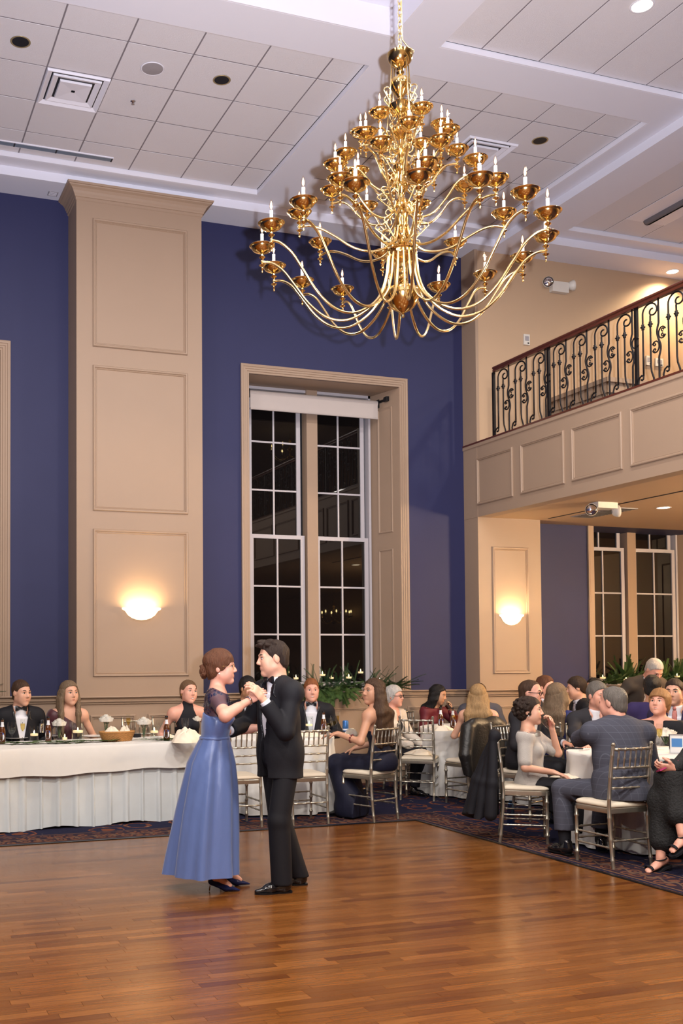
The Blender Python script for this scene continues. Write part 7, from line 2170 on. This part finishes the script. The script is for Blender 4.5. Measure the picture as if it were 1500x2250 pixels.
# ---- head table
bottle(5, 1634, 'beer bottle at the very left end of the head table', -.1); bottle(106, 1629, 'beer bottle between the tuxedoed man and the woman in burgundy'); bottle(366, 1627, 'beer bottle right of the bread basket')
glass('goblet', 26, 1631, 'water goblet in front of the man in the tuxedo at far left', sc=1.18); glass('flute', 50, 1629, 'champagne flute in front of the man in the tuxedo at far left'); glass('flute', 139, 1618, 'champagne flute in front of the woman in burgundy'); glass('goblet', 159, 1622, 'water goblet beside the wide candle cylinder', sc=1.15)
glass('flute', 282, 1614, 'champagne flute behind the bread basket'); glass('goblet', 350, 1622, 'goblet behind the candle right of the bread basket', sc=1.15); glass('goblet', 407, 1616, 'water goblet in front of the woman in black', sc=1.1)
def cyl(px, py, r, h, label, fill=.5):
    p = put(px, py); return votive(p.x, p.y, ZTOP, r, h, label, 'floating candle cylinders', True, fill)
cyl(75, 1631, .044, .155, 'floating candle cylinder in front of the man at the far left', .52); cyl(171, 1628, .060, .19, 'wide floating candle cylinder in front of the woman in burgundy', .52); cyl(339, 1624, .046, .13, 'floating candle cylinder right of the bread basket', .62)
roses(130, 1627, 'vase of white roses beside the wide candle cylinder', 5, seed=1); roses(233, 1621, 'white roses standing behind the bread basket', 6, .055, .13, seed=2); roses(316, 1626, 'white roses right of the bread basket', 6, .055, .12, seed=3); roses(428, 1612, 'white roses in front of the woman in black', 5, .05, .10, seed=4)
p = put(91, 1622); th = thing('thermos_flask', 'slim black and steel flask beside the man at the far left', 'flask', (p.x, p.y, ZTOP)); MB().lathe([(.030, 0), (.033, .004), (.033, .175), (.028, .190), (.022, .195), (.022, .225), (0, .226)], 18).build('flask_body', 'black_metal', th, True, 40); MB().lathe([(.0335, .06), (.0335, .15)], 18, cap=False).build('steel_band', 'chrome', th, True)
def basket():
    p = put(257, 1628); t = thing('bread_basket', 'oval wicker bread basket on the head table', 'basket', (p.x, p.y, ZTOP), .08)
    for i in range(9):
        z = .006 + i * .009; f = 1 + .20 * i / 8
        m = MB().tube([(.145 * f * cos(a) + 0, .085 * f * sin(a), z + .0022 * (1 if (j + i) % 2 else -1)) for j, a in enumerate([2 * pi * q / 56 for q in range(56)])], .0058, 6, closed=True); m.build('wicker_strand', 'wicker', t, True)
    MB().tube([(.176 * cos(a), .104 * sin(a), .090) for a in [2 * pi * q / 48 for q in range(48)]], .009, 7, closed=True).build('rim', 'wicker', t, True)
    MB().lathe([(0, .004), (.14, .004), (.14, .008), (0, .008)], 28).build('basket_base', 'wicker', t).scale = (1, .6, 1)
    crumple('napkin', p.x - .055, p.y, ZTOP + .07, .085, .075, .07, 3, 'ivory napkin tucked in the left of the bread basket'); crumple('napkin', p.x + .085, p.y + .01, ZTOP + .07, .055, .06, .085, 5, 'ivory napkin peaking in the right of the bread basket')
basket()
p = put(412, 1632); crumple('napkin', p.x + .01, p.y + .05, ZTOP, .16, .12, .13, 8, 'large crumpled ivory napkin beside the woman in the blue gown')
p = put(395, 1624); crumple('napkin', p.x - .06, p.y + .12, ZTOP, .10, .08, .03, 9, 'flat folded ivory napkin in front of the woman in black')
def plate_(px, py, label, r=.12):
    p = put(px, py); t = tag(MB().lathe([(0, .002), (r * .6, .002), (r * .68, .006), (r, .016), (r, .019), (r * .66, .010), (0, .006)], 28).build('dinner_plate', 'plate_white', None, True, 50, (p.x, p.y, ZTOP)), label, 'plate', 'white dinner plates')
plate_(36, 1624, 'white plate in front of the man in the tuxedo'); plate_(205, 1620, 'white plate left of the bread basket'); plate_(113, 1619, 'white plate near the slim flask')
p = put(141, 1626); votive(p.x, p.y - .03, ZTOP, .028, .04, 'small tealight cup in front of the woman in burgundy', 'tealights', False, .6)
p = put(205, 1628); cl = thing('cutlery', 'dark handled cutlery beside the bread basket', 'cutlery', (p.x, p.y - .03, ZTOP))
for i in range(3): MB().tube([(-.05 + .012 * i, -.02 + .014 * i, .004), (.08 + .006 * i, -.01 + .012 * i, .004)], .004, 6).build(('fork', 'knife', 'spoon')[i], 'chrome', cl)
p = put(302, 1620); bxo = tag(MB().box(-.035, .035, -.022, .022, 0, .03).box(-.036, .036, -.023, .023, .03, .036).build('gift_box', 'black_crepe', None, False, None, (p.x, p.y + .02, ZTOP), .1), 'small dark box behind the roses', 'box')
# evergreen runner along the front of the head table
rg = random.Random(5); rn = MB()
A_, B_ = onz(2, 1637, ZTOP), onz(395, 1627, ZTOP)
for i in range(70):
    t = rg.random(); o = A_ + (B_ - A_) * t + Vector((rg.uniform(-.03, .03), rg.uniform(.0, .07), .008))
    if .60 < t < .78: continue
    s_ = sprig(rg, 'cedar', rg.uniform(.09, .15)); az = rg.choice((0, pi)) + rg.uniform(-.6, .6)
    M_ = Matrix.Rotation(az, 3, 'Z') @ Matrix.Rotation(-rg.uniform(-.03, .18), 3, 'Y'); off = len(rn.v)
    rn.v.extend([tuple(M_ @ Vector(q) * 1.0 + o + Vector((0, 0, .006))) for q in s_.v]); rn.f.extend([tuple(k + off for k in f) for f in s_.f]); rn.m.extend([0] * len(s_.f))
rt = thing('greenery_runner', 'thin evergreen runner along the head table', 'garland', (0, 0, 0)); o = rn.build('cedar_foliage', 'cedar_green', rt); o['kind'] = 'stuff'

# ---- round table behind the man dancing
cyl(679, 1606, .045, .16, 'floating candle cylinder in front of the red-haired man', .45); bottle(711, 1613, 'beer bottle in front of the red-haired man'); glass('wine', 722, 1622, 'left wine glass in front of the woman in navy', sc=1.0); glass('wine', 733, 1616, 'right wine glass in front of the woman in navy'); glass('flute', 741, 1608, 'champagne flute left of the blue can')
p = put(759, 1608); cn = thing('drink_can', 'blue and white drink can on the table by the woman in navy', 'can', (p.x, p.y, ZTOP)); MB().lathe([(.024, 0), (.031, .010), (.033, .014), (.033, .110), (.027, .122), (.026, .120), (0, .119)], 20).build('can_body', 'can_blue', cn, True, 40); MB().lathe([(.0333, .018), (.0333, .035)], 20, cap=False).build('white_band', 'label_white', cn, True)
p = put(771, 1618); pu = thing('clutch_purse', 'beaded silver clutch purse on the table by the woman in navy', 'purse', (p.x, p.y, ZTOP), .3); sd = SDF().ell((0, 0, .02), (.085, .035, .062), None, 0); sd.clip(lambda X, Y, Z: .001 - Z + 0 * X + 0 * Y); V_, Q_ = sd.mesh(.006); mk('purse_body', np_mesh('purse_body', V_, Q_, 'silver_mesh'), pu); MB().tube([(.082 * cos(a), 0, .022 + .060 * sin(a)) for a in [pi * i / 16 for i in range(17)]], .004, 6).build('purse_frame', 'chrome', pu, True)
p = put(684, 1618); crumple('napkin', p.x - .02, p.y - .02, ZTOP, .12, .09, .05, 12, 'crumpled ivory napkin in front of the red-haired man')
# ---- table beside the empty chair
bottle(968, 1600, 'beer bottle in front of the woman in maroon'); bottle(995, 1602, 'beer bottle beside the blonde woman from behind'); glass('wine', 1001, 1606, 'wine glass of white wine beside the blonde woman', sc=1.15)
p = put(962, 1606); crumple('napkin', p.x + .07, p.y + .04, ZTOP, .13, .10, .06, 14, 'crumpled ivory napkin on the table in front of the woman in maroon')
crumple('napkin', CH_D[0] + .03, CH_D[1] + .03, .486, .16, .15, .06, 15, 'ivory napkin left on the seat of the empty chair', rz=.6)
# ---- near right table
p = put(1260, 1645); tag(MB().box(-.036, .036, -.074, .074, 0, .009).build('phone', 'phone_black', None, False, None, (p.x, p.y, ZTOP), 1.0), 'black phone lying at the edge of the near table', 'phone')
glass('flute', 1449, 1648, 'champagne flute in front of the white roses', sc=1.05); glass('wine', 1437, 1632, 'wine glass left of the white roses'); glass('flute', 1427, 1620, 'champagne flute left of the roses near the woman looking up')
p = put(1462, 1640); roses(1462, 1640, 'low vase of white roses on the near table', 8, .085, .06, seed=9)
cyl(1432, 1622, .045, .15, 'tall floating candle cylinder beside the roses on the near table', .5); cyl(1471, 1618, .045, .18, 'floating candle cylinder behind the roses on the near table', .5)
p = put(1487, 1656); cf = thing('table_card', 'framed table card with a blue picture at the right edge', 'card', (p.x, p.y, ZTOP), -YAW - .35); MB().box(-.055, .055, -.004, .004, 0, .15).build('card', 'card_white', cf); MB().box(-.040, .040, -.006, -.0045, .055, .125).build('picture', 'card_blue', cf); frame(MB(), (-.06, 0, 0), (1, 0, 0), (0, 0, 1), .12, .16, [(0, -.006), (0, .008), (.007, .010), (.010, .004)], nrm=NY).build('card_frame', 'chrome', cf)
p = put(1345, 1648); tag(MB().tube([(-.09, 0, .004), (.0, .01, .005), (.09, 0, .004)], .005, 6, flat=(.4, 1)).build('butter_knife', 'chrome', None, True, None, (p.x - .25, p.y + .05, ZTOP), .4), 'silver knife on the near table', 'cutlery')
# ---- things held
def held(p, side, kind, label, off=(0, 0, .03), tilt=None, m='pink_drink'):
    k = p.k; d = off
    w = p.world(p.sip[0] if hasattr(p, 'sip') else k.W[side] + np.array(off))
    t = thing('drinking_glass', label, 'glass', (w.x, w.y, w.z))
    if hasattr(p, 'sip'):
        a_ = p.world(p.sip[0] + p.sip[1]) - p.world(p.sip[0]); t.rotation_euler = a_.to_track_quat('Z', 'Y').to_euler(); t.location = w - a_.normalized() * .045; t.scale = (1.12, 1.12, 1.12)
    elif tilt: t.rotation_euler = tilt
    MB().lathe([(.030, 0), (.034, .004), (.040, .09), (.0375, .09), (.032, .008), (0, .007)], 18, cap=False).build('tumbler', 'thin_glass', t, True, 60)
    MB().lathe([(0, .008), (.031, .009), (.036, .055), (0, .055)], 16).build('drink', m, t, True, 60)
    return t
held(G4, -1, 'tumbler', 'glass at the lips of the dark-haired man behind the dancers', (.045, .035, .055), (0, .7, -.3)); held(G8, -1, 'tumbler', 'glass of dark drink held by the woman in maroon', (.05, .03, .06), (0, .9, -.4), 'dark_drink'); held(G11, -1, 'tumbler', 'tumbler of pink drink held by the curly-haired woman', (.045, .03, .065), (.3, -.6, 0)); held(G18, -1, 'tumbler', 'tumbler with a lime held by the man in the checked suit', (.03, .05, .04), (.2, .3, 0))
def lime(p): pass
k = G23.k; w = G23.world((k.W[1] + k.W[-1]) / 2 + np.array((0, .07, .02))); ph = tag(MB().box(-.038, .038, -.005, .005, -.078, .078).build('phone', 'phone_pink', None, False, None, (w.x, w.y, w.z)), 'pink cased phone in the hands of the woman in black lace', 'phone'); ph.rotation_euler = (1.1, .2, 1.2)
k = G11.k; lap = G11.world(k.K[1] * .5 + k.K[-1] * .5 + np.array((0, -.10, .075))); crumple('napkin', lap.x, lap.y, lap.z - .02, .17, .14, .05, 21, 'ivory napkin on the lap of the curly-haired woman', rz=.4)
# water bottle under the curly-haired woman's chair
p = onz(1122, 1812, 0); wb_ = thing('water_bottle', 'blue plastic water bottle under the curly-haired woman\'s chair', 'bottle', (p.x, p.y, 0)); MB().lathe([(.032, 0), (.036, .01), (.035, .12), (.036, .15), (.028, .19), (.014, .205), (.014, .225), (0, .226)], 16).build('bottle_body', 'plastic_blue', wb_, True, 50)
# ---- coats over chair backs
def coat(ch_, label, m, parts, seed, h=.010, wr=.014, fr=18, name='jacket', hem=None):
    x, y, rz = ch_; sd = SDF()
    for a in parts: sd.cap(*a[0], **a[1])
    if hem is not None: sd.clip(lambda X, Y, Z: hem + .03 * np.sin(X * 14) + .02 * np.sin(Y * 19) - Z)
    V_, Q_ = sd.mesh(h); V_ = V_ + vnormals(V_, Q_) * wrinkle(V_, wr, fr, seed, (1, 1, .5))[:, None]
    o = mk(name, np_mesh(name, V_, Q_, m), None, (x, y, 0), rz); return tag(o, label, 'jacket')
N_Y = (0, 1, 0)
coat(CH_F, 'black leather jacket hanging over a chair back', 'black_leather', [(((-.17, -.235, .86), (.17, -.235, .86), .060, .060), dict(k=.03)), (((-.10, -.25, .78), (-.11, -.265, .42), .155, .135), dict(k=.04, n=N_Y, fl=.34)), (((.10, -.25, .78), (.11, -.265, .42), .155, .135), dict(k=.04, n=N_Y, fl=.34)),
      (((-.23, -.235, .82), (-.31, -.28, .55), .070, .062), dict(k=.03)), (((-.31, -.28, .55), (-.27, -.30, .28), .062, .052), dict(k=.02)), (((.23, -.235, .82), (.29, -.28, .55), .070, .062), dict(k=.03)), (((.29, -.28, .55), (.25, -.30, .26), .062, .050), dict(k=.02))], 31, name='leather_jacket', hem=.30)
_fan = [(((-.16, -.23, .89), (.17, -.23, .89), .048, .048), dict(k=.03))]
for i, (x0, x1, y1, z1) in enumerate(((-.17, -.24, -.30, .20), (-.10, -.14, -.42, .14), (-.02, -.03, -.50, .12), (.06, .08, -.46, .16), (.13, .18, -.38, .22), (.18, .26, -.28, .30), (-.08, -.10, -.26, .24), (.05, .06, -.27, .30))):
    _fan.append((((x0, -.245, .86), (x1 * .8 + x0 * .2, y1 * .55 - .11, .5), .034, .046), dict(k=.022))); _fan.append((((x1 * .8 + x0 * .2, y1 * .55 - .11, .5), (x1, y1, z1 - .06), .046, .052), dict(k=.022)))
coat(CH_G, 'long black coat draped over the back of a chair', 'black_crepe', _fan, 33, name='black_coat', wr=.010, fr=34, hem=.20)
